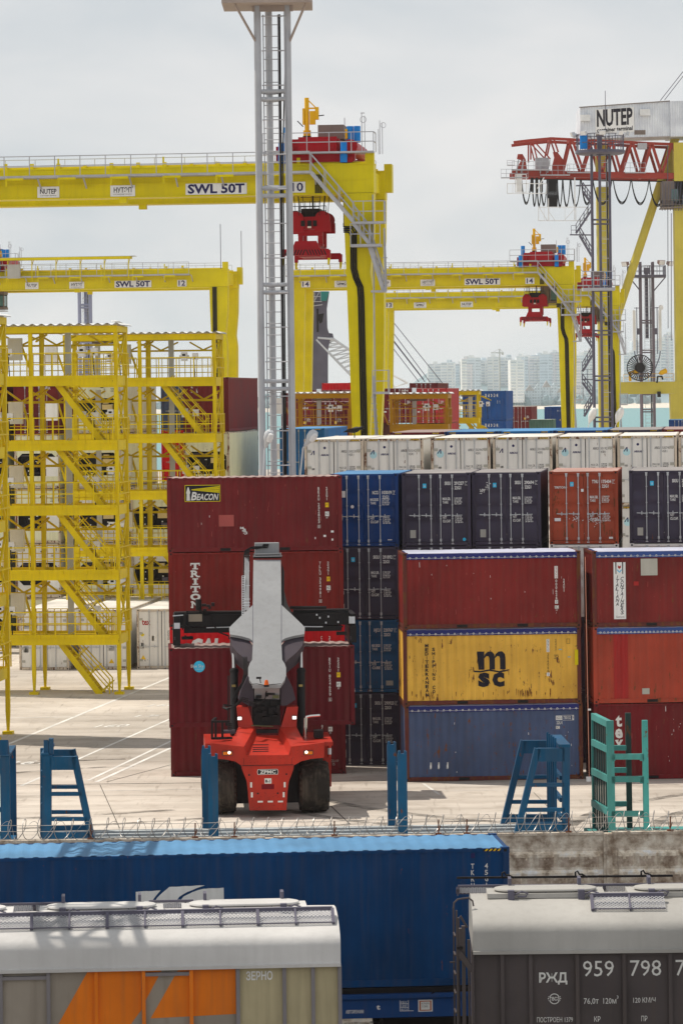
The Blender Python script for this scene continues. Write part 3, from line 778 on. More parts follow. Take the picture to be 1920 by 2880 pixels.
def L_ita(f):
    f.q(.72, 1.13, .27, 2.2, 's'); f.vt('ITALIANA', .83, 1.75, .115, .13, 'k', slant=.25, w=.10, bold=.02); f.vt('CONTAINERS', .99, 1.70, .115, .128, 'k', slant=.25, w=.10, bold=.02); f.t('Genova', .79, .32, .06, 'k', w=.28)
    o = f.o + f.r.cross(Z)*.006
    f.mb.m = 7; f.mb.poly(o, f.r, Z, [(.92, 1.97), (.97, 2.02), (.97, 2.1), (.945, 2.07), (.90, 2.07), (.87, 2.1), (.87, 2.02)])
    f.mb.m = 1; [f.mb.poly(o, f.r, Z, [(a-.012, 1.8), (a+.012, 1.8), (a+.02, 2.2), (a-.02, 2.2)]) for a in (.80, 1.03)]
    f.mb.m = 3; f.mb.poly(o, f.r, Z, [(.92, 1.84), (1.0, 1.93), (.99, 1.96), (.92, 1.88), (.85, 1.96), (.83, 1.94)])
    f.mb.m = 4; f.q(1.65, 2.22, 1.74, 2.31, 'g', .003); f.q(1.4, 1.57, 1.4, 1.54, 'r', .003); f.scuffs(24, 31, v1=2.2, col='x')
def L_texv(f):
    for ch, v, w_ in (('t', 1.82, .22), ('e', 1.43, .26), ('x', 1.05, .28)):
        f.big(ch, .84-w_/2, v, (.40 if ch != 't' else .40)*(1 if ch == 't' else 1/.74*.78), 'w', w=w_, bold=.035)
    f.q(.73, .80, 1.05, 1.075); f.q(.88, .97, 1.05, 1.075); f.q(.73, .83, 1.335, 1.36); f.q(.88, .97, 1.335, 1.36); f.scuffs(30, 33, u0=1.2, col='x'); f.scuffs(8, 34, u0=2, u1=3.2)
p = W(1672, 2196, 83.0); rgt = p + V((math.cos(ROWS), math.sin(ROWS), 0))*6.06
def L_ora(f):
    for u in (.60, .88): f.q(u, u+.0, 0, 0, 'r')
    c = [q for q in sorted(f.c) if .69 < q < 1.19]; c = [.69] + c + [1.19]
    f.mb.m = 7
    for a, b_ in zip(c[:-1], c[1:]):
        f.mb.add([f.P(a, .17) - f.r.cross(Z)*(rib(f.L-a)-.002), f.P(b_, .17) - f.r.cross(Z)*(rib(f.L-b_)-.002), f.P(b_, 2.33) - f.r.cross(Z)*(rib(f.L-b_)-.002), f.P(a, 2.33) - f.r.cross(Z)*(rib(f.L-a)-.002)], [(0,1,2,3)])
    f.q(1.65, 1.9, .30, .50, 'g', .003)
old = LM[7]
LM[7] = paint('repainted red stripe', A(136, 36, 34, .62), .55, bump=0)
for i, (lb, m, fn, tp) in enumerate((('dark red container with white vertical tex letters at the right edge', C_TEX, L_texv, None),
                                 ('faded orange open top container with dense row of eyelets in its tarpaulin', C_ORA, L_ora, T_TEA),
                                 ('dusty red open top container with white Italiana Containers panel', C_ITA, L_ita, T_TEA))):
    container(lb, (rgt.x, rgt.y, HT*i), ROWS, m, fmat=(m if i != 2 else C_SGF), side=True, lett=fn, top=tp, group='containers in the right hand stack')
LM[7] = old
# pole with a pale base between the two stacks
pb = G(1655, 2196); t = thing('lashing_rod', 'thin pale lashing rod hanging in the gap between the two stacks', 'rod', (pb.x, pb.y - .25, 0))
mb = MB(); mb.tube((0, 0, .15), (-.05, 0, 7.6), .012, 6); mb.build('rod', paint('copper brown rod', A(190, 130, 110), .5), t)
mb = MB(); mb.box(-.10, .06, -.08, .08, 0, .16); mb.box(-.02, .08, -.04, .04, 2.4, 2.46); mb.build('foot', M_SIGN, t)

# door-end row
def X_gfx(f):
    rnd = random.Random(8)
    for k in range(40):
        a = k/40; u = .30 + .28*a + rnd.uniform(-.05, .05); v = 1.92 + .3*a*a + rnd.uniform(-.06, .05) - (.06 if k % 2 else 0)
        f.q(u, u+rnd.uniform(.02, .06), v, v+rnd.uniform(.01, .04), 'w')
def X_disc(f): f.mb.m = LK['c']; disc(f.mb, f.P(2.2, .22, .003), X, Z, .06, 16)
def X_nccu(f):
    f.q(.40, .56, 1.75, 1.98, 's'); f.mb.m = 8; disc(f.mb, f.P(.80, 1.42, .003), X, Z, .06, 16); f.q(2.05, 2.2, .22, .25, 'w')
def X_ttnu(f):
    f.t('TRITON', .18, 1.98, .075, 'w', w=.42, bold=.03); f.q(1.13, 1.22, 1.86, 1.96, 's'); f.q(.18, .4, .82, .93, 's'); f.q(2.1, 2.24, .18, .25, 's')
    rnd = random.Random(2)
    for k in range(60): u = rnd.gauss(1.65, .13); v = rnd.gauss(.86, .08); f.q(u, u+.03, v, v+.02, 's')
    for k in range(25): u = rnd.gauss(.92, .08); v = rnd.gauss(.9, .06); f.q(u, u+.03, v, v+.02, 's')
s0 = 79.2
rowx = [926, 1129, 1326, 1543, 1768]
rowp = [W(x, 1335, s0) for x in rowx]
door4 = [
 (0, 3, 'navy blue container with lock rods beside the lighthouse container', C_NAV, dlett('NCCU', '103019', '7', heads=('MAX.GROSS', 'TARE', 'NET', 'CU.CAP'), sticker=None, plate=False, hi=1.86, extra=X_nccu)),
 (0, 2, 'slate container numbered 291892, second from the top of its stack', C_SKU, dlett('SKIU', '291892', '3')),
 (0, 1, 'faded teal blue container numbered 220767 with a torn sticker', C_HJ, dlett('HJCU', '220767', '0', heads=('MAX GROSS', 'TARE', 'PAYLOAD', 'CUBE'), sticker=None, plate=False, extra=lambda f: f.q(1.93, 2.18, .25, .42, 'g'))),
 (0, 0, 'slate container numbered 290923 standing on the ground', C_SKU, dlett('SKIU', '290923', '8')),
 (1, 3, 'slate container numbered 291227 on the top tier', C_SKU, dlett('SKIU', '291227', '3', extra=X_disc)),
 (2, 3, 'slate container numbered 290694 with white graffiti on its door', C_SKU, dlett('SKIU', '290694', '3', extra=X_gfx)),
 (3, 3, 'rusty orange container with peeling white marks on the top tier', C_ORB, dlett('TTNU', '175404', '5', plate=False, extra=X_ttnu)),
 (4, 3, 'slate container cut by the right edge of the photo on the top tier', C_SKU, dlett('SKIU', '291540', '0')),
 (1, 2, 'slate container with only its rod tops showing over the tarpaulin, under number 291227', C_SKU, None),
 (2, 2, 'slate container with only its rod tops showing, under the graffiti door', C_SKU, None),
 (3, 2, 'white container mostly hidden under the rusty orange one', C_REE, None), (4, 2, 'white container mostly hidden under the slate one at the right edge', C_REE, None)]
for c, k, lb, m, fn in door4:
    container(lb, (rowp[c].x, rowp[c].y, HT*k), YARD, m, lett=fn, group='containers with their doors to the camera in the middle row')
for c in (3,):
    for k in (0, 1): container('slate container deep in the gap behind the open top stacks, %s' % ('on the ground' if k == 0 else 'one above the ground'), (rowp[c].x, rowp[c].y, HT*k), YARD, C_SKU)

# ARKAS reefers
def L_ark(num, chk, mono):
    def fn(f):
        f.q(.16, .52, 2.06, 2.42, 'w', .001)
        f.mb.m = LK['t'] if mono else LK['w']
        if mono: disc(f.mb, f.P(.38, 2.22, .003), X, Z, .15, 24)
        o = f.P(.27, 2.24, .005); f.mb.m = LK['n']
        f.mb.poly(o, X, Z, [(-.02, 0), (.03, 0), (.10, .14), (.11, 0), (.15, 0), (.15, .18), (.10, .18)])
        f.q(.66, 1.02, 2.16, 2.30, 'w', .001); f.t('ARKAS', .68, 2.20, .075, 'n', w=.34, bold=.05)
        f.mb.m = LK['n']; disc(f.mb, f.P(.84, 2.53, .003), X, Z, .055, 16)
        f.t('ARKU', 1.52, 2.33, .10, 'k', w=.23, bold=.015); f.t(num, 1.84, 2.33, .10, 'k', w=.31); f.t(chk, 2.22, 2.33, .09, 'k', w=.05); f.t('45R1', 1.84, 2.19, .10, 'k', w=.2)
        for k, s_ in enumerate(('MAX.GR.', 'TARE', 'PAYLOAD')): f.t(s_, 1.44, 1.66 - .125*k, .09, 'k', w=(.30, .18, .32)[k])
        f.tiny(1.86, 1.72, 5, .05, 'k', w=.24); f.q(.30, .42, 1.62, 1.70, 'w')
        for k in range(12):
            f.mb.m = LK['o'] if k % 2 else LK['k']
            for u in (.2, 1.9): f.mb.poly(V((u + .03*k, -.0005, 2.805)), X, Z, [(0, 0), (.03, 0), (.06, .06), (.03, .06)])
    return fn
ax = [855, 1023, 1211, 1385, 1562, 1735, 1907]
nums = [('500230', '5', 0), ('503142', '7', 1), ('502947', '7', 1), ('501086', '7', 0), ('501921', '0', 1), ('500740', '0', 1), ('501377', '2', 0)]
for i, x in enumerate(ax):
    p = W(x, 1240, 68.4)
    container('white reefer container with ARKAS logo, numbered %s on its door' % nums[i][0], (p.x, p.y, 8.47), YARD, C_REE, C_REF, L=12.19, Ht=2.896, door='reefer', lett=L_ark(*nums[i]), smooth=True, group='white ARKAS reefers on the top tier', name='reefer_container')
    if i in (4, 5): container('white reefer under number %s, in %s' % (nums[i][0], ('the gap left of the rightmost slate door', 'slivers by the right edge')[i-4]), (p.x, p.y, 5.57), YARD, C_REE, C_REF, L=12.19, Ht=2.896, door='reefer', lett=L_ark('50%d' % (3211+i*7), '1', 1) if i == 5 else None, smooth=True, name='reefer_container')
# row behind them, only tops in view
bc = [(C_DRK, 'maroon'), (C_NAV, 'navy blue'), (C_BL2, 'mid blue'), (C_NAV, 'second navy blue'), (C_SKU, 'slate'), (C_MAR, 'lighter maroon')]
def L_hz(f):
    for k in range(10):
        f.mb.m = LK['o'] if k % 2 else LK['k']
        for u in (.2, 1.9): f.mb.poly(V((u + .03*k, -.001, 2.81)), X, Z, [(0, 0), (.03, 0), (.05, .05), (.02, .05)])
for i, (m, nm) in enumerate(bc):
    p = W(1096 + 153*i, 1218, 62.0)
    container('%s container showing only its roof and top edge behind the white reefers' % nm, (p.x, p.y, 11.45-2.896), YARD, m, L=12.19, Ht=2.896, lett=L_hz, rods=False, group='containers behind the white reefers')

# blue and pale ones behind the light mast
p = W(786, 1204, 52.0)
for k in (0, 1):
    container(('mid blue container standing behind the light mast, upper of two', 'mid blue container standing behind the light mast, lower of two')[k], (p.x, p.y, 8.5-2.9*k), YARD, C_BL2, L=12.19, Ht=2.896, rods=True, lett=L_hz if k == 0 else None, group='blue containers behind the light mast')

# reefer block behind the yellow platforms
def L_unit(n):
    def fn(f):
        f.mb.m = 1; f.mb.o = 0; disc(f.mb, V((1.45, .03, 2.45)), X*1.7, Z, .06, 16)
        f.q(.85, 1.1, 2.35, 2.55, 'o') if n % 2 else None
        f.t('TEMP', 1.9, 2.3, .08, 'k', w=.2); f.t('45R1', 1.9, 2.18, .08, 'k', w=.2)
        f.vt('CARRIER'[:0] or 'REEFER', .13, 1.75, .10, .12, 'r', w=.06); f.vt('HIGHCUBE', 2.32, 1.75, .10, .12, 'r', w=.06)
    return fn
sB = 53.0
cols = {'b': 40, 'a': 213, 'e': 366, 'd': 517, 'z': -112}
word = {'b': 'left', 'a': 'centre', 'e': 'right of centre', 'd': 'rightmost', 'z': 'far left'}
tier = ['ground', 'second', 'third', 'fourth', 'fifth']
for c, ks in (('a', range(0, 5)), ('b', range(0, 4)), ('z', range(0, 4)), ('e', range(0, 3)), ('d', range(0, 4))):
    p = W(cols[c], 1300, sB)
    for k in ks:
        container('cream reefer with black cooling unit, %s column, %s tier behind the yellow platforms' % (word[c], tier[k]), (p.x, p.y, -.3+2.9*k), YARD, (C_REE2 if (k+ord(c)) % 3 else C_REE), C_REF, L=12.19, Ht=2.896, door='unit', lett=L_unit(k), smooth=True, group='reefers behind the yellow platforms', name='reefer_container')
def L_dr(tx):
    def fn(f):
        f.t(tx, 1.5, 2.35, .14, 'w', w=.5, bold=.02); f.q(.55, .62, 1.4, 1.5, 'o'); f.q(1.65, 1.85, 1.25, 1.45, 'o'); f.tiny(1.9, 1.6, 4, .05); f.q(.2, .38, .8, .9, 'w')
    return fn
for c, m, tx in (('b', C_MAR, 'FLOR'), ('z', C_DRK, '')):
    p = W(cols[c], 1300, sB); container('%s container, fifth tier, seen through the %s top of the yellow platform' % (('maroon', 'dark maroon')[c == 'z'], word[c]), (p.x, p.y, 11.3), YARD, m, L=12.19, Ht=2.591, lett=L_dr(tx))
p = W(cols['d'], 1300, sB)
container('maroon container with white CAI letters on its blank end, top of the right hand reefers', (p.x, p.y, 11.3), YARD, C_MAR, L=12.19, Ht=2.896, door='plain', lett=lambda f: (f.big('CAI', .25, 2.1, .3, 'w', w=.6, bold=.04), f.q(1.75, 1.87, 2.0, 2.12, 'o')))
p = W(444, 1300, 50.5)
for k, m, nm in ((4, C_BLU, 'dull blue'), (3, C_CAI, 'bright red'), (2, C_GRN, 'green')):
    container('%s container wedged between the reefer columns, %s tier' % (nm, tier[k]), (p.x, p.y+4, -.3+2.9*k), YARD, m, L=12.19, Ht=2.896, lett=L_hz)
# three worn reefers on the ground
def L_tex(f):
    f.t('tex', .25, 2.13, .28, 'r', w=.42, bold=.03)
    f.mb.m = 6; disc(f.mb, V((.27, .03, 1.65)), X*1.1, Z, .10, 4); f.q(.20, .36, .98, 1.26, 'g'); f.mb.m = 2; f.mb.poly(V((.30, .03, .45)), X, Z, [(-.13, 0), (.13, 0), (0, .22)]); f.q(.73, .83, 1.35, 1.6, 'o')
    f.tiny(1.5, 1.8, 7, .05, 'k')
def L_r1(f):
    f.mb.m = 5; disc(f.mb, V((.82, .03, 2.55)), X, Z, .08); f.q(.2, .9, 2.0, 2.3, 'w'); f.t('seaco', .25, 2.1, .1, 'n', w=.3); f.q(.2, .45, .85, 1.15, 'g'); f.mb.m = 2; f.mb.poly(V((.36, .03, 1.2)), X, Z, [(-.13, 0), (.13, 0), (0, .22)])
def L_r2(f):
    f.t('TGHU', 1.5, 2.2, .1, 'k', w=.22); f.t('45R1', 1.5, 2.05, .1, 'k', w=.2); f.q(1.47, 1.75, .9, 1.15, 'o'); f.mb.m = 2; f.mb.poly(V((1.6, .03, .3)), X, Z, [(-.13, 0), (.13, 0), (0, .22)]); f.tiny(1.5, 1.5, 4, .05, 'k')
for x, lb, fn in ((55, 'worn white reefer on the ground, nearest the left edge, with rust along its door foot', L_r1), (222, 'worn white reefer on the ground behind the yellow stairs with orange square sticker', L_r2), (386, 'worn white reefer on the ground with dark red tex lettering', L_tex)):
    p = W(x, 1893, 58.0)
    t = container(lb, (p.x, p.y, 0), YARD, C_REE, C_REF, L=12.19, Ht=2.896, door='reefer', lett=fn, smooth=True, group='worn reefers on the ground behind the stairs', name='reefer_container')
# distant containers
def far(label, x, ytop, s, m, L=6.058, Ht=2.591, **k):
    p = W(x, ytop, s)
    return container(label, (p.x, p.y, p.z - Ht), YARD, m, L=L, Ht=Ht, **k)
M_FSG = 'distant containers beyond the red and yellow crane legs'
for k in (0, 1):
    far('red container with pale right side, right of two behind the orange rack%s' % (', lower tier' if k else ''), 1165, 1092 + 99*k, 38, C_RUS, L=12.19, lett=L_dr(''), group=M_FSG)
far('dark red container, left of two behind the orange rack', 1071, 1092, 38, C_TEX, L=12.19, lett=L_dr('SN'), group=M_FSG)
far('dark red container alone on top of the distant red pair', 1151, 1077, 33, C_DRK, L=12.19, lett=L_dr(''), group=M_FSG)
def L_sin(f): f.t('SINOKOR', .3, 2.3, .28, 'w', w=1.5, bold=.05); f.tiny(1.55, 1.9, 4, .06)
for k in (0, 1):
    far('blue container with white SINOKOR lettering, %s of two' % ('lower' if k else 'upper'), 1352, 1099 + 84*k, 29, C_SIN, L=12.19, Ht=2.896, door='plain', lett=L_sin, group=M_FSG)
far('narrow maroon container right of the SINOKOR pair', 1428, 1144, 27, C_MAR, L=12.19, lett=L_dr(''), group=M_FSG)
far('dull green container low beside the far crane leg', 1487, 1180, 28, C_GRN, L=6.06, door='plain', group=M_FSG)
far('blue container close to the leg of crane 14', 1530, 1144, 24, C_NAV, L=12.19, Ht=2.9, door='plain', lett=L_dr('SI'), group=M_FSG)
far('navy container between the orange rack and the SINOKOR pair', 1300, 1106, 27, C_NAV, L=12.19, Ht=2.9, lett=L_dr(''), group=M_FSG)
far('blue container at the far right edge beside the quay crane leg', 1880, 1181, 27, C_NAV, L=12.19, Ht=2.9, lett=L_dr(''), group=M_FSG)
far('maroon container with hazard stripes seen over the rack roof behind the light mast', 878, 1097, 34, C_MAR, L=12.19, lett=L_dr(''), group=M_FSG)
far('bright red container topmost beyond the rack roof left of crane 10 leg', 905, 1077, 33, C_CAI, L=12.19, door='plain', group=M_FSG)
far('brown maroon container left of the hazard striped one', 790, 1105, 35, C_DRK, L=12.19, lett=L_dr('CAI'), group=M_FSG)
for i, (x, m, nm) in enumerate(((790, C_MAR, 'left'), (876, C_DRK, 'middle'), (962, C_TEX, 'right'))):
    far('maroon container in the %s bay of the orange rack behind the light mast' % nm, x, 1130, 38, m, L=12.19, Ht=2.9, lett=L_dr('SN'), group=M_FSG)
# ------------------------------------------------------------------ rubber tyred gantry cranes
_rt = {}
def rm(key, fn): 
    if key not in _rt: _rt[key] = fn()
    return _rt[key]
def leg_prof():
    return [(-1.0, 1.6), (-.45, 1.6), (-.38, 11.1), (-.22, 14), (-.14, 17), (-.13, 18.6), (-.25, 19.5), (-.06, 21.5), (-.02, 23.6), (-1.58, 23.6), (-1.55, 21.6), (-1.48, 19.5), (-1.36, 15), (-1.26, 11.1)]
def rtg(num, p, dz, dx=0., canopy=False):
    t = thing('gantry_crane', {'10': 'large yellow gantry crane marked SWL 50T and 10, nearest behind the light mast', '12': 'yellow gantry crane marked 12 with a long canopy on its beam, at the left',
              '14': 'yellow gantry crane marked 14 with red trolley and spreader, beyond crane 10', '13': 'farthest yellow gantry crane, its beam seen below the beam of crane 14'}[num], 'crane', (p.x, p.y, dz), YARD, 'yellow gantry cranes')
    SP = 25.8
    def girder(y0):
        mb = MB(); mb.box(-SP, 0, y0, y0+1.2, 23.62, 25.08); mb.box(-SP-.02, .02, y0-.06, y0+1.26, 25.08, 25.14); mb.box(-SP-.02, -1.6, y0-.06, y0+1.26, 23.56, 23.62)
        mb.box(-SP+.1, -.2, y0-.03, y0-.001, 24.28, 24.34)
        for k in range(9): mb.box(-2.5-2.7*k, -2.44-2.7*k, y0-.025, y0-.001, 23.63, 24.27)
        mb.bar((-SP+.2, y0+.3, 25.2), (-.4, y0+.3, 25.2), .10); mb.box(-13.3, -12.9, y0-.02, y0+.4, 23.3, 23.56)
        return mb.mesh('girder', M_YEL)
    for y0 in (0, 6.4): link(rm(('g', y0), lambda: girder(y0)), 'girder', t)
    def leg(y0, mir):
        mb = MB(); pr = leg_prof()
        if mir: pr = [(-SP-x, z) for x, z in pr][::-1]
        mb.prism(pr, y0, y0+1.15); return mb.mesh('leg', M_YEL)
    for y0 in (.0, 6.42):
        for mir in (0, 1): link(rm(('l', y0, mir), lambda: leg(y0, mir)), 'leg', t)
    def ends():
        mb = MB()
        for x0 in (-1.1, -SP+.3): mb.box(x0, x0+.8, 1.2, 6.4, 23.9, 24.9); mb.box(x0-.1, x0+.9, -1, 8.6, .9, 1.7)
        mb.box(-.45, .0, .1, .6, 25.14, 25.75); mb.box(-.05, .35, 6.5, 7.5, 24.0, 25.5)
        return mb.mesh('end_beam', M_YEL)
    link(rm('ends', ends), 'end_beam', t)
    def wheel():
        mb = MB()
        mb.lathe((0, -.25, 0), (0, 1, 0), [(0, .25), (0, .6), (.1, .75), (.4, .75), (.5, .6), (.5, .25)], 20); return mb.mesh('wheel', M_RUB)
    for x0 in (-.7, -SP+.7):
        for y in (.0, 1.9, 5.7, 7.6):
            w = link(rm('wh', wheel), 'wheel', t); w.location = (x0, y, .78 - 0); w.rotation_euler = (0, 0, math.pi/2)
    def walk():
        mb = MB()
        mb.box(-SP, -3.2, -1.0, -.05, 24.62, 24.74)
        mb.rail([(-SP, -.97, 24.74), (-3.2, -.97, 24.74)], 1.0, .045, 1.35)
        for k in range(10):
            x = -SP+1.2+2.4*k; mb.bar((x, -.95, 24.6), (x, -.05, 24.1), .07)
        for y in (1.0, 6.6): mb.rail([(-SP, y, 25.14), (-.5, y, 25.14)], .55, .03, 1.6, 0)
        return mb.mesh('walkway', M_STEEL)
    link(rm('walk', walk), 'walkway', t)
    def brk():
        mb = MB(); rnd = random.Random(2)
        for k in range(8):
            x = -24.6+2.75*k; mb.box(x, x+.09, -.99, -.93, 24.2, 25.3 + .3*(k % 2)); mb.box(x+.1, x+.95, -1.06, -1.0, 24.5, 24.62)
        for k in range(16): x = -25+1.4*k; mb.box(x, x+.18, .1, .3, 25.14, 25.14+rnd.uniform(.12, .35))
        return mb.mesh('bracket', M_YEL)
    link(rm('brk', brk), 'bracket', t)
    # stairs and platforms down the right leg
    def stair():
        mb = MB()
        def flight(a, b, y0, y1, n):
            a, b = V((a[0], 0, a[1])), V((b[0], 0, b[1])); u = V((0, 0, 1))
            for y in (y0, y1):
                o = V((0, y, 0)); mb.bar(a+o, b+o, .05, .18); mb.bar(a+o+u*.95, b+o+u*.95, .045); mb.bar(a+o+u*.5, b+o+u*.5, .035)
                for k in range(4): q = a + (b-a)*k/3 + o; mb.bar(q, q+u*.93, .04)
            for k in range(n):
                q = a + (b-a)*(k+.5)/n; mb.box(q.x-.12, q.x+.12, y0+.03, y1-.03, q.z-.015, q.z+.015)
        flight((-3.2, 24.7), (-1.0, 22.1), -.95, -.25, 11)
        mb.box(-1.05, .62, -1.0, -.1, 21.98, 22.08); mb.rail([(-1.0, -.97, 22.08), (.6, -.97, 22.08), (.6, -.1, 22.08)], 1.05, .045, .55)
        mb.box(-1.16, .40, -1.0, -.1, 20.78, 20.92); mb.rail([(-1.14, -.97, 20.92), (.38, -.97, 20.92)], 1.05, .045, .5)
        flight((-1.0, 22.0), (-.2, 20.95), -.9, -.3, 5); mb.bar((-.1, -.9, 20.8), (.45, -.2, 19.6), .06)
        flight((-.2, 20.8), (.5, 18.5), -.7, -.1, 10); flight((.55, 20.8), (.6, 18.5), -.7, -.1, 2)
        mb.box(-.15, .62, -.8, -.05, 18.44, 18.54)
        mb.bar((-.05, -.05, 2.), (-.05, -.05, 23.5), .07)
        mb.box(-.12, .72, -.9, -.1, 13.2, 13.32); mb.rail([(-.1, -.87, 13.32), (.7, -.87, 13.32), (.7, -.1, 13.32)], 1.1, .045, .6)
        flight((-.1, 13.2), (.5, 2.2), -.8, -.2, 34)
        return mb.mesh('stairs', M_STEEL)
    if num != '12': link(rm('stair', stair), 'stairs', t)
    def cables():
        mb = MB()
        for k in range(4):
            x = -1.22 + .09*k; z0 = 21.75 - .09*(3-k)
            mb.path([(-1.6, -.04, z0+.0+.12), (x-.1, -.04, z0+.1), (x, -.04, z0-.1), (x, -.04, 19.7), (x+.12, -.04, 19.2), (x+.32, -.04, 18.75), (x+.36, -.04, 18.2), (x+.44, -.04, 11), (x+.5, -.04, 2)], .04, 5)
        for k in range(4): mb.box(-3.05+.10*k, -2.99+.10*k, -.05, -.001, 23.6, 24.6)
        return mb.mesh('cable', M_BLK)
    if num != '12': link(rm('cab', cables), 'cable', t)
    # trolley
    def trol():
        mb = MB(); x0, x1 = -5.1, -.75
        mb.box(x0+.35, x1-.3, .15, .75, 25.25, 25.75); mb.box(x0+.35, x1-.3, 6.6, 7.2, 25.25, 25.75)
        mb.box(x0+.6, x1-1.1, .8, 6.6, 25.35, 26.5); mb.box(-3.95, -1.95, .45, .79, 25.8, 26.58)
        mb.lathe((-1.25, .5, 26.05), (0, 1, 0), [(0, 0), (0, .38), (6, .38), (6, 0)], 16); mb.lathe((-4.6, .5, 26.0), (0, 1, 0), [(0, 0), (0, .34), (6, .34), (6, 0)], 16)
        mb.box(-2.4, -1.0, .3, .8, 25.3, 25.7); mb.box(x0, x0+.6, .3, 1.2, 25.3, 26.1)
        for x in (-4.7, -3.4, -1.4): mb.box(x, x+.3, .0, .14, 25.2, 25.45)
        mb.m = 1
        for x in (-4.95, -1.72):
            mb.box(x, x+.36, -.12, .3, 25.2, 25.62); mb.tube((x+.18, .05, 25.62), (x+.18, .05, 26.25), .17, 12); mb.box(x+.06, x+.30, -.08, .2, 25.9, 26.05)
        for x in (-1.42, -1.05, -4.7): mb.tube((x+.1, 1.2, 26.3), (x+.1, 1.2, 27.15), .18, 12)
        mb.m = 2; mb.box(-3.0, -1.66, 1.2, 3.0, 26.5, 27.25); mb.box(-2.34, -2.32, 1.185, 1.2, 26.55, 27.2)
        mb.m = 3
        mb.rail([(-5.7, -.45, 25.75), (.05, -.45, 25.75), (.05, .8, 25.75)], .98, .045, 1.15); mb.box(-5.7, .05, -.5, .1, 25.66, 25.75)
        for x, y, z in ((-.6, .1, 27.75), (-.45, .1, 27.6), (.32, .2, 27.35), (.45, .2, 27.2), (.25, .2, 26.9)): mb.bar((x, y, 25.6), (x, y, z), .035)
        ring(mb, (-.52, .1, 27.4), X, Z, .14, .17, 14); ring(mb, (.5, .2, 27.1), X, Z, .12, .15, 14); mb.box(-.65, -.45, .06, .14, 27.72, 27.76)
        mb.bar((-1.6, 1.2, 27.2), (-1.6, 1.2, 27.6), .04)
        mb.m = 4
        mb.tube((-3.6, 1.5, 26.5), (-3.6, 1.5, 28.7), .12, 12); mb.bar((-3.55, 1.5, 28.6), (-3.1, 1.5, 28.15), .06); mb.bar((-3.6, 1.5, 28.15), (-3.05, 1.5, 28.15), .08)
        mb.box(-3.15, -2.98, 1.3, 1.6, 27.55, 28.2); mb.box(-3.45, -3.15, 1.35, 1.55, 27.3, 28.0); mb.box(-3.82, -3.72, 1.4, 1.6, 27.3, 28.15); mb.box(-1.56, -1.44, 1.0, 1.2, 26.5, 27.0)
        mb.tube((-3.6, 1.5, 26.45), (-3.6, 1.5, 27.0), .2, 10)
        mb.m = 5; mb.bar((-3.0, 1.5, 27.75), (-2.7, 1.5, 27.78), .05); mb.bar((-4.1, 1.5, 27.5), (-3.8, 1.5, 27.2), .05)
        mb.box(-3.8, -3.4, 1.3, 1.7, 26.5, 26.7)
        return mb.mesh('trolley', [M_RED, M_BLUEM, M_CAB, M_STEEL, M_AMBER, M_BLK])
    tr = link(rm('trol', trol), 'trolley', t); tr.location = (dx, 0, 0)
    def spread():
        mb = MB(); xc = -3.65
        mb.box(xc-.62, xc+.62, 2.6, 4.8, 21.9, 22.55)
        for y in (2.5, 4.75):
            for x in (xc-.72, xc+.70): mb.lathe((x, y, 22.45), (0, 1, 0), [(0, 0), (0, .4), (.16, .4), (.16, 0)], 22); mb.box(x-.42, x+.42, y+.01, y+.15, 21.75, 22.3)
        for x in (xc-.62, xc+.42): mb.box(x, x+.26, 2.7, 3.0, 21.0, 21.9); mb.box(x, x+.26, 4.4, 4.7, 21.0, 21.9)
        mb.box(xc-.62, xc+.68, 2.62, 2.75, 21.55, 21.88); mb.box(xc-.55, xc+.6, 2.5, 4.9, 20.85, 21.15)
        mb.prism([(xc-.75, 20.75), (xc+.75, 20.75), (xc+.55, 21.2), (xc-.55, 21.2)], .75, .95)
        mb.box(xc-.45, xc+.45, .9, 6.5, 20.5, 21.0); mb.box(xc-.6, xc+.6, 2.2, 5.2, 20.45, 21.05)
        for y in (.6, 6.5): mb.box(xc-1.2, xc+1.2, y, y+.3, 20.45, 20.78)
        for x in (xc-1.28, xc+1.1):
            for y in (.55, 6.5): mb.box(x, x+.18, y, y+.36, 20.3, 20.72)
        mb.m = 1
        for k in range(7):
            for sg in (-1, 1): mb.poly((xc, .595, 20.47), X, Z, [(sg*(.12+.15*k), 0), (sg*(.19+.15*k), 0), (sg*(.07+.15*k), .28), (sg*(.0+.15*k), .28)][::sg])
        for y in (2.6, 4.7):
            for x in (xc-.35, xc+.3, xc): mb.box(x-.1, x+.1, y-.12, y-.01, 22.05, 22.35)
        mb.rail([(xc-.9, 2.45, 22.6), (xc+.9, 2.45, 22.6)], .5, .035, .4); mb.box(xc-.5, xc+.5, 3, 4.3, 22.56, 23.0)
        mb.m = 2
        for x in (xc-1.24, xc+1.16):
            for y in (.6, 6.6): mb.prism([(x-.02, 19.95), (x+.06, 19.95), (x+.12, 20.35), (x-.02, 20.35)], y, y+.2)
        mb.m = 3; mb.box(xc-.10, xc+.10, 2.49, 2.5, 21.95, 22.1)
        return mb.mesh('spreader', [M_RED, M_BLK, M_YEL, M_SIGN])
    so_ = link(rm('spr', spread), 'spreader', tr)
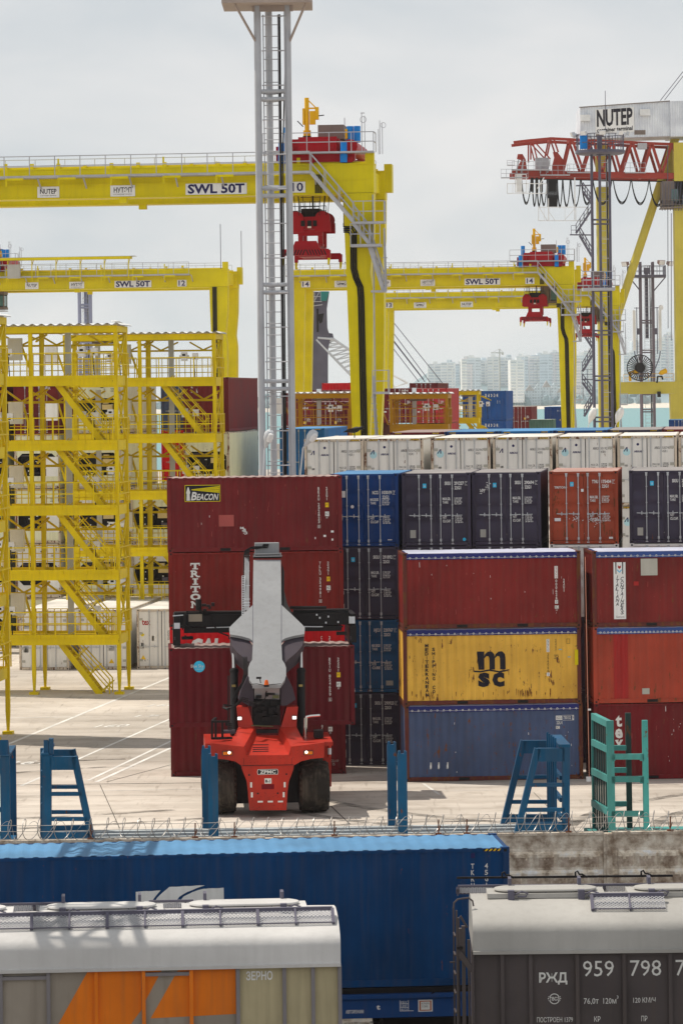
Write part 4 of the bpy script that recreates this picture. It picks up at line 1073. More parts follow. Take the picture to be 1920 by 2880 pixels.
    def ropes():
        mb = MB(); xc = -3.65
        for x in (xc-.72, xc-.5, xc+.5, xc+.72):
            for y in (2.58, 4.83): mb.tube((x, y, 22.7), (x*1.0+(.25 if x > xc else -.25), y, 25.3), .018, 5)
        for k in range(5): mb.bar((xc-.5+.25*k, 2.9, 23.0), (xc-.5+.25*k, 2.9, 23.4), .03)
        for z in (23.1, 23.35, 23.6): ring(mb, (xc, 3.4, z), X, (0, 1, 0), .5, .55, 20); mb.bar((xc-.5, 3, z), (xc+.5, 3, z), .03)
        mb.tube((xc+.1, 3.4, 22.9), (xc+.1, 3.4, 25.3), .05, 6)
        return mb.mesh('hoist_rope', M_BLK)
    link(rm('rope', ropes), 'hoist_rope', tr)
    def cabm():
        mb = MB(); mb.box(-3.15, -1.6, 1.7, 3.4, 22.0, 22.2); mb.box(-3.15, -1.6, 1.7, 3.4, 23.3, 23.55)
        for x in (-3.13, -2.3, -1.70): mb.box(x, x+.09, 1.72, 1.8, 22.2, 23.3)
        mb.box(-3.1, -1.65, 3.3, 3.38, 22.2, 23.3); mb.box(-3.1, -1.6, 1.6, 3.4, 21.85, 21.9)
        mb.box(-3.08, -2.35, 1.76, 3.28, 22.22, 23.28); mb.m = 1; mb.box(-2.3, -1.68, 1.76, 3.28, 22.3, 23.2)
        return mb.mesh('operator_cab', [M_CAB, paint('green tinted glass', (.06, .16, .14), .15, spec=.4, streak=0)])
    oc = link(rm('ocab', cabm), 'operator_cab', tr); oc.location = (1.25 if num == '10' else 0, 1.0, 0)
    # signs
    def sign(x0, x1, z0, z1, tx, th, tw, col=1, sub=None, b=.02):
        mb = MB(); mb.m = 0; mb.quad((0, -.034, 0), X, Z, x0, x1, z0, z1); mb.m = col
        w = (x1-x0)*tw; text(mb, tx, (x0+(x1-x0-w)/2, -.038, z0+(z1-z0)*(.36 if sub else .14)), X, Z, th, w=w, bold=b)
        if sub: text(mb, sub, (x0+.12*(x1-x0), -.038, z0+(z1-z0)*.14), X, Z, .055, w=(x1-x0)*.76)
        if tx == 'ZPMC':
            mb.m = 1; c = (-20.85, -.037, zz+.40); mb.add([V(c)+V((a, 0, b_)) for a, b_ in ((-.5, 0), (-.4, .16), (.4, .16), (.5, 0), (.4, -.14), (-.4, -.14), (-.47, 0), (-.39, .13), (.39, .13), (.47, 0), (.39, -.11), (-.39, -.11))], [(i, (i+1) % 6, 6+(i+1) % 6, 6+i) for i in range(6)])
        mb.build('sign', [M_SIGN, M_BTXT, M_NAVY], t)
    zz = 23.64
    if num != '13':
        sign(-17.6, -16.44, zz, 24.22, 'NUTEP', .24, .75, 1, 'CONTAINER TERMINAL'); sign(-13.75, -12.45, zz, 24.22, 'НУТЭП', .24, .72, 1, 'КОНТЕЙНЕРНЫЙ ТЕРМИНАЛ')
        sign(-9.8, -6.6, zz+.02, 24.24, 'SWL 50T', .44, .93, 2, None, .035)
        sign(-4.35, -3.55, zz+.04, 24.24, num, .42, .72, 2, None, .02)
    else:
        sign(-16.6, -15.3, zz, 24.22, 'NUTEP', .24, .75, 1, 'CONTAINER TERMINAL'); sign(-9.8, -8.5, zz, 24.22, 'НУТЭП', .24, .72, 1, 'КОНТЕЙНЕРНЫЙ ТЕРМИНАЛ')
    if num in ('14', '13'):
        sign(-24.5, -23.7, zz+.04, 24.24, num, .42, .72, 2, None, .02); sign(-21.5, -20.2, zz, 24.22, 'ZPMC', .20, .6, 1, '上海振华重工')
        pass
    if canopy:
        mb = MB(); mb.box(-SP, -8.2, -1.5, -.2, 26.1, 26.3)
        for k in range(9): x = -SP+.6+2.1*k; mb.bar((x, -1.05, 24.3), (x, -1.05, 26.1), .07); mb.bar((x, -1.05, 25.6), (x, -.3, 26.1), .05)
        mb.m = 1; mb.box(-SP, -7.8, -1.45, -.25, 26.302, 26.34); mb.m = 2; mb.box(-18.9, -17.8, -1.3, -1.06, 24.55, 25.75)
        mb.build('canopy', [M_YEL, M_STEEL, M_GRY], t)
    if num == '12':
        mb = MB(); [mb.tube((-1.28+.1*k, -.05, 2), (-1.28+.1*k, -.05, 23.6), .045, 6) for k in range(4)]; mb.build('cable_run', M_BLK, t)
        mb = MB(); mb.bar((-.6, .2, 25), (-.6, .2, 29), .05); mb.bar((.3, 7, 25), (.3, 7, 28.7), .05); mb.build('antenna', M_DGR, t)
    return t
rtg('10', W(1053, 700, 54.5), 0)
rtg('12', W(640, 800, 32.8), -1.0, dx=-18.4, canopy=True)
rtg('14', W(1614, 800, 31.5), -.75)
rtg('13', W(1742, 850, 27.0), -1.4)

# ------------------------------------------------------------------ yellow reefer platforms
def rack(label, p, nf, roofz, bays=2, mat=None, depth=2.6, group='yellow reefer access platforms', name='access_platform', extra=True, dz=0., bw=3.83):
    t = thing(name, label, 'platform', (p.x, p.y, dz), YARD, group); mat = mat or M_YEL2
    fl = [2.54 + 2.88*k for k in range(nf)]
    key = (nf, roofz, bays, mat.name, depth, bw)
    x0 = -bw*bays; xs = [-bw*k for k in range(bays+1)]
    def post(): # one tapered column
        mb = MB(); mb.bar((0, 0, .9), (0, 0, roofz), .17, .17); mb.bar((0, 0, .12), (0, 0, .9), .10, .10, w2=.17, h2=.17); mb.box(-.2, .2, -.2, .2, 0, .12); return mb.mesh('post', mat)
    pm = rm(('post',)+key, post)
    for x in xs:
        for y in (0, depth):
            o = link(pm, 'post', t); o.location = (x, y, 0)
    def floor():
        mb = MB(); mb.box(x0-.05, .05, -.16, -.10, -.34, -.03); mb.box(x0-.05, .05, -.20, -.09, -.03, .12); mb.box(x0-.05, .05, depth+.1, depth+.16, -.34, .12)
        mb.box(-.05, .02, .12, depth-.12, -.34, .1); mb.box(x0, -.1, -.05, depth+.05, -.03, .0)
        for k in range(int(bw*bays/1.2)): mb.box(x0+.3+1.2*k, x0+.36+1.2*k, .1, depth-.1, -.2, -.04)
        for x in [a + (b-a)*q for a, b in zip(xs[1:], xs[:-1]) for q in (.02, .3, .58, .86)]: mb.box(x+.2, x+.26, -.235, -.201, -.06, .12)
        return mb.mesh('floor', mat)
    def rails():
        mb = MB()
        for x in xs[1:]:
            mb.rail([(x+.12, -.21, 0.12), (x+bw-.12, -.21, 0.12)], 1.0, .05, .95); mb.rail([(x+.12, depth+.2, 0.0), (x+bw-.12, depth+.2, 0.0)], 1.1, .04, .30, 2)
        mb.rail([(.1, -.2, .1), (.1, depth+.2, .1)], 1.0, .05, 1.3)
        return mb.mesh('railing', mat)
    def stairs():
        mb = MB(); a, b = V((-bw+.95, .55, 0)), V((-bw+3.15, .55, -2.88)); u = V((0, 0, 1))
        for y in (.2, 1.0):
            o = V((0, y-.55, 0)); mb.bar(a+o, b+o, .05, .26); mb.bar(a+o+V((.75, 0, -.05)), b+o+V((.2, 0, 1.0)), .05); mb.bar(a+o+V((.35, 0, -.05)), b+o+V((.2, 0, .5)), .045)
            for k in range(4):
                q = a + (b-a)*(.1+.26*k) + o; mb.bar(q, q + V((.55, 0, .55)) if k else q + V((.5, 0, .5)), .045)
            mb.bar(b+o+V((.2, 0, .0)), b+o+V((.2, 0, 1.0)), .05)
        for k in range(12):
            q = a + (b-a)*(k+.6)/12.3; mb.box(q.x-.13, q.x+.13, .22, .98, q.z-.02, q.z+.02)
        return mb.mesh('stairs', mat)
    def brace():
        mb = MB(); mb.bar((0, .1, .2), (0, depth-.1, 2.4), .09); mb.bar((0, depth-.1, .2), (0, .1, 2.4), .09)
        for x in xs[1:]:
            mb.bar((x, depth, 2.35), (x+.7, depth, 1.85), .09); mb.bar((x+.7, depth, 1.85), (x+1.6, depth, 2.35), .09); mb.bar((x+2.2, depth, 2.35), (x+2.9, depth, 1.85), .09); mb.bar((x+2.9, depth, 1.85), (x+bw, depth, 2.35), .09); mb.bar((x, depth, 1.82), (x+bw, depth, 1.82), .11)
            mb.bar((x+.3, 1.3, .0), (x+.3, 1.3, 2.5), .08, .08, w2=.16, h2=.16); mb.bar((x-.4, depth, .1), (x-.9, depth, 1.8), .10); mb.bar((x+.2, .3, 2.0), (x+.5, 1.3, 2.4), .08); mb.bar((x-.35, 1.3, 2.35), (x+.35, 1.3, 2.0), .09)
        return mb.mesh('brace', mat)
    def cabinet(): mb = MB(); mb.box(-1.45, -.82, depth-.5, depth-.2, .85, 1.85); return mb.mesh('cabinet', M_SIGN)
    def tray(): mb = MB(); mb.box(1.15, 1.42, depth-.4, depth-.3, .0, 2.4); return mb.mesh('cable_tray', M_LGT)
    def socket():
        mb = MB(); mb.box(2.05, 2.35, .5, .8, .95, 1.4); mb.box(1.95, 2.05, .6, .7, 1.15, 1.25); mb.box(2.35, 2.45, .6, .7, 1.15, 1.25); mb.m = 1; mb.box(2.12, 2.28, .49, .5, 1.2, 1.3); return mb.mesh('socket_box', [M_SIGN, M_BLK])
    def plug():
        mb = MB(); mb.box(2.62, 2.9, .5, .8, 1.0, 1.35); mb.m = 1; mb.box(2.68, 2.8, .49, .5, 1.05, 1.15); mb.bar((2.7, .65, 1.0), (2.75, .65, 0), .04); return mb.mesh('plug_box', [M_SIGN, M_BLK])
    ff = [rm(('fl',)+key, floor), rm(('ra',)+key, rails), rm(('st',)+key, stairs), rm(('br',)+key, brace)]
    fit = [(rm(('cb', depth), cabinet), 'cabinet'), (rm(('ty', depth), tray), 'cable_tray'), (rm(('sk', depth), socket), 'socket_box'), (rm(('pg', depth), plug), 'plug_box')]
    for k, z in enumerate(fl):
        for x in xs[1:]:
            for me, nm in fit: o = link(me, nm, t); o.location = (x, 0, z)
        for me, nm in zip(ff, ('floor', 'railing', 'stairs', 'brace')):
            o = link(me, nm, t); o.location = (0, 0, z)
            if nm == 'brace' and k == nf-1: o.scale = (1, 1, (roofz-z)/2.6 if roofz-z < 2.4 else 1)
    mb = MB(); mb.box(x0-.1, .1, -.14, -.06, roofz-.12, roofz+.18); mb.box(x0-.1, .1, depth+.06, depth+.14, roofz-.12, roofz+.18); mb.box(.0, .1, -.05, depth+.05, roofz-.1, roofz+.16)
    pr = [x0-.3 + .055*i for i in range(int((bw*bays+.6)/.055)+1)]
    mb.m = 1
    for dd in (.0, -.03):
        mb.sheet(pr, lambda q, y: (q, y, roofz+.25+dd+.045*math.sin(q*2*math.pi/.42)), -.35, depth+.35)
    mb.build('roof', [mat, M_SIGN], t)
    mb = MB(); 
    mb.box(x0+bw*.3, x0+bw*.3+1.1, depth*.5, depth*.5+.12, roofz-.25, roofz-.13); mb.build('lamp', M_CAB, t)
    return t
rack('five storey yellow stair platform standing on the yard at the left', W(331, 1500, 63.4), 5, 16.2)
rack('five storey yellow stair platform behind the lighthouse container', W(604, 1150, 55.4), 5, 16.2, bays=2)
rack('nearest yellow stair platform of which only one column shows at the left edge', W(-16, 1900, 73.0), 5, 16.2, bays=1)
M_YEL4 = paint('platform amber', (.42, .21, .008), .5, streak=.2, rust=.12)
rack('orange rack with sheet roof beside the leg of crane 10, left of it', W(985, 1150, 45), 4, 13.1, bays=1, mat=M_YEL4, bw=3.5)
rack('orange rack in front of the red containers, right of the leg of crane 10', W(1256, 1150, 45), 4, 13.0, bays=1, mat=M_YEL4, bw=3.5)
rack('small distant yellow rack left of the SINOKOR containers', W(1343, 1150, 36), 4, 13.2, bays=1, bw=2.0)
# ------------------------------------------------------------------ light masts
def mast(label, p, hgt, tubes, rings, mat, r=.14, square=None, rnd=None, ladder=None, name='light_mast', sub=()):
    t = thing(name, label, 'mast', (p.x, p.y, 0), 0, 'light masts')
    for x, y in tubes:
        mb = MB(); mb.tube((x, y, 0), (x, y, hgt), r, 14); mb.build('tube', mat, t)
    mb = MB(); n = len(tubes)
    for z in rings:
        for i in range(n):
            a, b = tubes[i], tubes[(i+1) % n]
            mb.tube((*a, z), (*b, z), r*.55, 8); mb.tube((*a, z+.30), (*b, z+.30), r*.55, 8)
            mb.box(min(a[0], b[0]), max(a[0], b[0])+.01, (a[1]+b[1])/2-.05, (a[1]+b[1])/2+.05, z+.32, z+.36) if i == 0 else None
    mb.build('cross_tie', mat, t)
    if ladder:
        lx, ly, w = ladder; mb = MB()
        for x in (lx, lx+w): mb.bar((x, ly, .5), (x, ly, hgt-.5), .045)
        for k in range(int((hgt-1)/.45)): mb.tube((lx, ly, .7+.45*k), (lx+w, ly, .7+.45*k), .018, 5)
        for k in range(int(hgt/1.35)): mb.path([(lx, ly, 1+1.35*k), (lx-.05, ly-.4, 1+1.35*k), (lx+w+.28, ly-.42, 1+1.35*k), (lx+w, ly, 1+1.35*k)], .022, 4)
        mb.bar((lx+w+.26, ly-.40, 3), (lx+w+.26, ly-.40, hgt-1), .03)
        mb.build('ladder', M_STEEL, t)
        mb = MB(); mb.box(lx+w+.02, lx+w+.10, ly-.12, ly-.04, .5, hgt-.5); mb.path([(lx+w+.12, ly-.16, .5), (lx+w+.14, ly-.18, hgt*.8), (lx+w+.35, ly-.3, hgt-.6)], .03, 6); mb.build('cable', M_BLK, t)
    return t
def floodlight(t, c, yaw, pitch, s=1., mat=None):
    mb = MB(); mb.T = Matrix.Translation(c) @ Matrix.Rotation(yaw, 4, 'Z') @ Matrix.Rotation(pitch, 4, 'X')
    mb.prismx([(-.18*s, -.2*s), (.12*s, -.12*s), (.12*s, .14*s), (-.18*s, .2*s)], -.3*s, .3*s)
    mb.m = 1; mb.box(-.27*s, .27*s, -.19*s-.002, -.18*s, -.17*s, .17*s); mb.m = 0; mb.bar((0, .1*s, 0), (0, .1*s, -.3*s), .06*s)
    mb.build('floodlight', [mat or M_STEEL, M_SIGN], t)

# big one in front
p = W(729.7, 600, 72.0)
m1 = mast('tall pale grey three-tube light mast with caged ladder, in front of crane 10', p, 28.6, [(0, 0), (1.17, 0), (.42, 1.0)], [2.1+3.78*k for k in range(7)], paint('mast grey', A(150, 152, 156, .64), .5, streak=.3, rust=.05), .14, ladder=(.22, .25, .58))
mb = MB(); mb.box(-1.35, 2.15, -1.2, 1.9, 28.42, 28.55); mb.box(-1.35, 2.15, -1.2, -1.1, 28.55, 28.75); mb.box(-1.35, -1.25, -1.2, 1.9, 28.55, 28.75); mb.box(2.05, 2.15, -1.2, 1.9, 28.55, 28.75)
mb.box(-.2, 1.4, -.1, .1, 28.2, 28.42); mb.bar((1.2, 0, 26.9), (1.95, -.9, 28.5), .07); mb.bar((0, 0, 26.9), (-.9, -.9, 28.5), .07); mb.rail([(-1.3, -1.15, 28.75), (2.1, -1.15, 28.75)], 1.0, .05, .9)
mb.build('top_platform', paint('brownish grey steel', A(140, 128, 120), .6), m1)
def streetlamp(x, y, z0, dx, z1, fl):
    mb = MB(); mb.path([(x, y, z0-.6), (x+.02*fl, y, z0), (x+dx*.35, y, z1-.25), (x+dx*.5, y, z1-.1)], .035, 8)
    a = V((x+dx*.45, y-.05, z1-.16)); b = V((x+dx, y-.25, z1+.32)); mb.m = 0
    d = (b-a).normalized(); mb.lathe(a, d, [(0, .03), (.05, .07), (.25, .11), (.42, .19), (.62, .20), (.75, .13), (.8, .02)], 14)
    mb.m = 1; mb.lathe(a + d*.36 + V((.04*fl, -.12, -.09)), d, [(0, 0), (.03, .1), (.2, .13), (.36, .09), (.4, 0)], 12)
    mb.build('lamp', [M_LGT, M_SIGN], m1)
streetlamp(1.36, -.1, 9.3, .65, 11.35, 1); streetlamp(.0, -.35, 9.6, .28, 11.3, 1)
# right one with the round platform
p = W(1668, 900, 40.0)
m2 = mast('grey three-tube light mast with round floodlight platform in front of the quay crane', p, 30.4, [(0, 0), (.53, -.4), (1.25, 0)], [5.5, 8.4, 11.1, 14, 17.2, 20.3, 25.0], M_DGR, .10, ladder=(.6, .5, .45))
mb = MB(); cc = V((.62, .1, 0))
mb.lathe((cc.x, cc.y, 29.9), (0, 0, 1), [(0, .3), (0, 1.55), (.08, 1.75), (.28, 1.75), (.28, .3)], 32)
for k in range(20):
    a = 2*math.pi*k/20; q = cc + V((1.65*math.cos(a), 1.65*math.sin(a), 30.2)); mb.bar(q, q+V((0, 0, 1.1)), .05)
    a2 = 2*math.pi*(k+1)/20
    for z in (30.7, 31.3): mb.bar(cc+V((1.65*math.cos(a), 1.65*math.sin(a), z)), cc+V((1.65*math.cos(a2), 1.65*math.sin(a2), z)), .05)
mb.bar((.53, -.4, 30), (.53, -.4, 31.2), .3, .3); mb.bar((.95, -.9, 30), (.95, -.9, 34.3), .04)
mb.m = 1; mb.box(-.85, -.3, -.9, -.6, 30.25, 31.2)
mb.build('top_platform', [M_DGR, M_BLUEM], m2)
for k in range(9):
    a = math.pi + .2 + 2*math.pi*k/9; floodlight(m2, cc + V((1.95*math.cos(a), 1.7*math.sin(a), 31.35)), a - math.pi*1.5, .35, .75, M_LGT)
mb = MB(); mb.box(-.75, 1.5, -.7, .6, 20.3, 20.5); mb.rail([(-.75, -.7, 20.5), (1.5, -.7, 20.5)], 1.15, .05, .7, 1); mb.build('mid_platform', M_STEEL, m2)
for x, sg in ((1.4, 1), (-.5, -1)):
    mb = MB(); mb.path([(x-.1, -.1, 9.8), (x, -.15, 10.6), (x+.15, -.2, 11.1)], .035, 6); mb.lathe((x+.1, -.2, 11.0), (.35, -.25, .9), [(0, .05), (.2, .14), (.5, .26), (.8, .28), (1.1, .18), (1.2, .02)], 12); mb.build('lamp', M_SIGN, m2)
# dark lattice mast with antennas
p = W(1803, 950, 22.0)
m3 = mast('dark lattice mast with floodlight basket and two white antennas', p, 29.8, [(0, 0), (1.6, 0), (1.6, 1.6), (0, 1.6)], [2, 5.1, 8.2, 10.6, 12.8, 15.2, 18.2, 22.0], paint('dark brown grey steel', A(96, 88, 96), .6), .14, ladder=(.45, .3, .7))
mb = MB(); q = [(-1.5, -1.1), (3.1, -1.1), (3.1, 2.7), (-1.5, 2.7)]
mb.box(-1.55, 3.15, -1.15, 2.75, 27.8, 28.1); mb.tube((.8, .8, 20), (.8, .8, 29), .22, 8)
for k in range(4):
    a, b = q[k], q[(k+1) % 4]; mb.rail([(*a, 28.0), (*b, 28.0)], 1.25, .06, .8)
mb.bar((0, 0, 26.0), (-1.5, -.8, 27.8), .12); mb.bar((1.6, 0, 26.0), (3.1, -.8, 27.8), .12); mb.box(.3, 1.1, -1.2, -1.0, 28.2, 29.0)
mb.build('top_platform', M_DGR, m3)
for x in (-2.0, -.9, 2.5, 3.6): floodlight(m3, V((x, -1.2, 29.55 if abs(x-.8) > 2 else 29.7)), (x-.8)*.3, .3, 1.5, paint('floodlight brown', A(110, 92, 88), .6))
for x, sg in ((-.9, -1), (2.4, 1)):
    mb = MB(); mb.box(x-.18, x+.18, -.2, .2, 18.5, 23.6); mb.m = 1; mb.bar((.8+.8*sg, 0, 23.9), (x, 0, 23.9), .08); mb.path([(x, .0, 18.4), (x-.1*sg, 0, 17.6), (.8+.8*sg, 0, 15.8)], .07, 6); mb.bar((x-.35*sg, .1, 18), (x-.35*sg, .1, 24), .1); mb.box(x-.5*sg-.2, x-.5*sg+.2, -.1, .1, 20.5, 21.3); mb.build('antenna', [M_SIGN, M_DGR], m3)
mb = MB(); mb.lathe((2.5, -.2, 23.9), (.6, -.8, 0), [(-.2, .1), (0, .36), (.12, .34), (.12, 0)], 16); mb.build('dish', M_SIGN, m3)
# distant one at the left behind the beam of crane 12
p = W(224, 900, 26.0)
m4 = mast('distant blue grey mast with ladder under the beam of crane 12', p, 25.2, [(0, 0), (1.18, 0), (.6, 1.0)], [4.1+3.78*k for k in range(6)], paint('blue grey steel', A(122, 126, 146), .6), .20, ladder=(.35, .3, .5))
mb = MB(); mb.box(-.6, 1.8, -.6, 1.4, 25.0, 25.2); mb.build('top_platform', M_DGR, m4)

# ------------------------------------------------------------------ quay crane
sQ = 23.0
o0 = W(1880, 1000, sQ); OY = o0.y
def Q(x, y, dy=0.):        # from the 1568-wide enlargement of (1380,200)-(1920,760)
    w = W(1380 + x*.34439, 200 + y*.34439, sQ); return V((w.x - o0.x, dy, w.z))
def Q2(x, y, dy=0.):       # from the enlargement of (1560,700)-(1920,1220)
    w = W(1560 + x*.22959, 700 + y*.22959, sQ); return V((w.x - o0.x, dy, w.z))
qc = thing('quay_crane', 'huge ship to shore crane with red truss boom and white NUTEP machinery house', 'crane', (o0.x, OY, 0))
M_BOOM = paint('boom red', (.36, .045, .03), .5, var=.1)
mb = MB()
for dy in (0, 5.5):
    top = [(185, 580), (300, 566), (490, 548), (650, 556), (830, 566), (985, 572), (1150, 580), (1300, 588), (1475, 595), (1900, 612)]
    for a, b in zip(top[:-1], top[1:]): mb.bar(Q(*a, dy), Q(*b, dy), .38, .34)
    mb.bar(Q(170, 832, dy), Q(1900, 862, dy), .6, .75)
    for a, b, w in (((325, 570), (325, 720), .18), ((340, 570), (375, 705), .16), ((352, 570), (485, 715), .16), ((488, 552), (460, 685), .2), ((515, 555), (550, 660), .2),
                    ((652, 560), (592, 815), .26), ((665, 560), (755, 815), .3), ((830, 570), (755, 815), .26), ((838, 570), (905, 820), .3), ((985, 575), (910, 822), .3), ((990, 575), (1062, 825), .3),
                    ((1150, 582), (1070, 825), .32), ((1158, 582), (1235, 830), .32), ((1310, 590), (1240, 830), .34), ((1315, 590), (1392, 835), .34), ((1475, 596), (1396, 835), .34), ((1480, 596), (1568, 835), .34), ((1700, 600), (1568, 838), .34)):
        mb.bar(Q(*a, dy), Q(*b, dy), w)
for x, y in ((490, 548), (650, 556), (985, 572), (1300, 588), (200, 832), (560, 838), (905, 845), (1240, 852)): mb.bar(Q(x, y, 0), Q(x, y, 5.5), .3)
mb.prism([(Q(x, y).x, Q(x, y).z) for x, y in ((500, 830), (600, 800), (590, 715), (545, 655), (510, 655), (520, 700), (505, 760))], .5, 1.2)
mb.prism([(Q(x, y).x, Q(x, y).z) for x, y in ((195, 820), (300, 830), (285, 715), (260, 672), (222, 672), (215, 710), (250, 720))], .5, 1.2)
mb.build('boom', M_BOOM, qc)
mb = MB()
for (x0, y0, x1, hh) in ((80, 872, 300, 70), (130, 770, 190, 40), (170, 808, 480, 70), (400, 850, 640, 80), (620, 830, 830, 70), (1090, 830, 1260, 80)):
    a, b = Q(x0, y0, -.8), Q(x1, y0, -.8); mb.bar(a, b, .6, .12); mb.rail([a, b], hh*.015, .05, .7)
mb.box(Q(355, 0).x, Q(465, 0).x, .2, 1.4, Q(0, 800).z, Q(0, 708).z); mb.box(Q(1190, 0).x, Q(1265, 0).x, -.4, .4, Q(0, 650).z, Q(0, 600).z)
for x in (225, 265, 420, 480): mb.bar(Q(x, 720, -.5), Q(x-20, 830, -.5), .14)
mb.build('walkway', M_STEEL, qc)
mb = MB()
def frame(x0, y0, x1, y1):
    c = [Q(x0, y0, -1), Q(x1, y0, -1), Q(x1, y1, -1), Q(x0, y1, -1)]
    for a, b in zip(c, c[1:]+c[:1]): mb.bar(a, b, .09)
frame(130, 920, 450, 1000); frame(385, 1112, 780, 1222); frame(195, 845, 285, 990)
for x in (175, 230, 300, 360, 405): mb.bar(Q(x, 920, -1), Q(x, 1000, -1), .06)
for x in (430, 470, 600, 690): mb.bar(Q(x, 1112, -1), Q(x, 1222, -1), .05)
mb.bar(Q(390, 1112, -1), Q(455, 1222, -1), .09); mb.bar(Q(600, 1215, -1), Q(690, 1112, -1), .07); mb.bar(Q(465, 1040, -1), Q(465, 1222, -1), .1); mb.bar(Q(680, 870, -1), Q(680, 1215, -1), .12); mb.bar(Q(520, 1222, -1), Q(470, 1150, -1), .07); mb.bar(Q(430, 870, -1), Q(375, 960, -1), .12)
mb.box(Q(195, 0).x, Q(240, 0).x, -.9, -.2, Q(0, 985).z, Q(0, 850).z)
mb.build('maintenance_basket', M_SIGN, qc)
mb = MB()
def loop(x0, x1, yb, n=3, top=885):
    for k in range(n):
        pts = []
        for i in range(15):
            q = i/14; y = top + (yb - k*9 - top)*(1 - (2*q-1)**2)**.8; pts.append(Q(x0 + (x1-x0)*q + k*2, y, .2*k - .3))
        mb.path(pts, .055, 5)
for x0, x1, yb in ((248, 325, 1088), (335, 372, 1105), (372, 410, 1105), (405, 455, 1100), (540, 582, 1115), (585, 645, 1108), (650, 728, 1108), (735, 830, 1092), (830, 985, 1090), (995, 1140, 1085), (1145, 1288, 1092), (1290, 1430, 1105)): loop(x0, x1, yb)
for k in range(9): loop(458 + 9*k, 470 + 9*k, 1110, 2)
mb.bar(Q(320, 880, -.3), Q(1400, 900, -.3), .12)
for x in (335, 372, 410): mb.bar(Q(x, 870, -.5), Q(x, 985, -.5), .35, .3)
mb.build('festoon_cable', M_BLK, qc)
# machinery house
mb = MB()
a, b, c = Q(722, 300), Q(1455, 248), Q(1455, 532)
za, zb_ = Q(722, 556).z, c.z
def house(x0, x1, y, d, zt0, zt1, z0, z1, n):
    pr = []
    for i in range(n):
        for q, dd in ((0, 0), (.42, 0), (.5, .06), (.92, .06)): pr.append(((i+q)/n, dd))
    pr.append((1, 0))
    vs = []
    for q, dd in pr: vs += [(x0+(x1-x0)*q, y+dd, z0+(z1-z0)*q), (x0+(x1-x0)*q, y+dd, zt0+(zt1-zt0)*q)]
    mb.add(vs, [(2*i, 2*i+2, 2*i+3, 2*i+1) for i in range(len(pr)-1)])
    mb.add([(x0, y, z0), (x0, y+d, z0), (x0, y+d, zt0), (x0, y, zt0), (x1, y, z1), (x1, y+d, z1), (x1, y+d, zt1), (x1, y, zt1)], [(0,3,2,1), (4,5,6,7), (3,7,6,2), (1,2,6,5), (0,1,5,4)])
house(a.x, b.x, -1, 7, a.z, b.z, za, zb_, 36)
house(b.x+.01, b.x+9, -1.6, 8, b.z-.05, b.z+.1, zb_-.1, zb_, 30)
mb.m = 1
mb.bar(V((a.x-.1, -1.05, a.z+.03)), V((b.x, -1.05, b.z+.03)), .16, .10); mb.quad((0, -1.02, 0), X, V((0, 0, 1)), Q(845, 0).x, Q(945, 0).x, Q(0, 552).z, Q(0, 525).z); mb.quad((0, -1.02, 0), X, Z, Q(1160, 0).x, Q(1250, 0).x, Q(0, 535).z, Q(0, 498).z)
mb.m = 2; hs = lambda x0, x1, y0, y1: (mb.prismx([(-1.55, Q(0, y1).z), (-1.02, Q(0, y1).z), (-1.02, Q(0, y0).z), (-1.35, Q(0, y0).z)], Q(x0, 0).x, Q(x1, 0).x))
hs(722, 800, 368, 420); hs(1205, 1288, 328, 382)
mb.build('machinery_house', [paint('machinery house grey', A(186, 190, 198, .66), .5, streak=.2), M_CAB, M_SIGN], qc)
mb = MB(); y = -1.06; p0 = Q(860, 452); sl = V((b.x-a.x, 0, b.z-a.z)).normalized()
mb.quad(V((0, y+.02, 0)) + Q(848, 518), sl, Z, 0, Q(1165, 0).x-Q(848, 0).x, 0, Q(0, 310).z-Q(0, 512).z)
mb.m = 1; text(mb, 'NUTEP', V((p0.x, y, p0.z)), sl, Z, Q(0, 322).z-Q(0, 448).z, w=Q(1152, 0).x-Q(860, 0).x, bold=.032)
p1 = Q(860, 502); text(mb, 'container terminal', V((p1.x, y, p1.z)), sl, Z, .48, w=Q(1152, 0).x-Q(860, 0).x, bold=.03)
mb.build('sign', [M_SIGN, M_BTXT], qc)
# legs
mb = MB(); x0, x1 = Q(858, 0).x, Q(968, 0).x; mb.box(x0, x1, 1.0, 2.8, 0, Q(0, 950).z); mb.build('leg', M_YEL3, qc)
mb = MB(); x0 = Q(1482, 0).x; mb.box(x0, x0+2.2, -.5, 1.6, Q2(0, 1790).z, Q(0, 600).z); xx = Q2(1400, 0).x; mb.prism([(xx+.15, 0), (xx+2.6, 0), (xx+2.7, Q2(0, 1790).z), (xx-.1, Q2(0, 1790).z)], -.5, 1.6); mb.build('leg', M_YEL3, qc)
mb = MB(); mb.box(Q(968, 0).x-.3, Q(1482, 0).x+2.2, -.6, 1.7, Q2(0, 1789).z, Q2(0, 1640).z); mb.build('portal_beam', M_YEL3, qc)
mb = MB(); mb.tube(Q(1600, 300, 3), Q(1040, 2010, 3), .52, 16); mb.build('diagonal_strut', M_YEL3, qc)
mb = MB(); mb.prism([(Q(x, y).x, Q(x, y).z) for x, y in ((1450, 830), (1700, 830), (1700, 610), (1510, 610))], 2.2, 4.5); mb.box(Q(860, 0).x, Q(950, 0).x, 2, 3.5, Q(0, 830).z, Q(0, 600).z); mb.build('upper_frame', M_YEL3, qc)
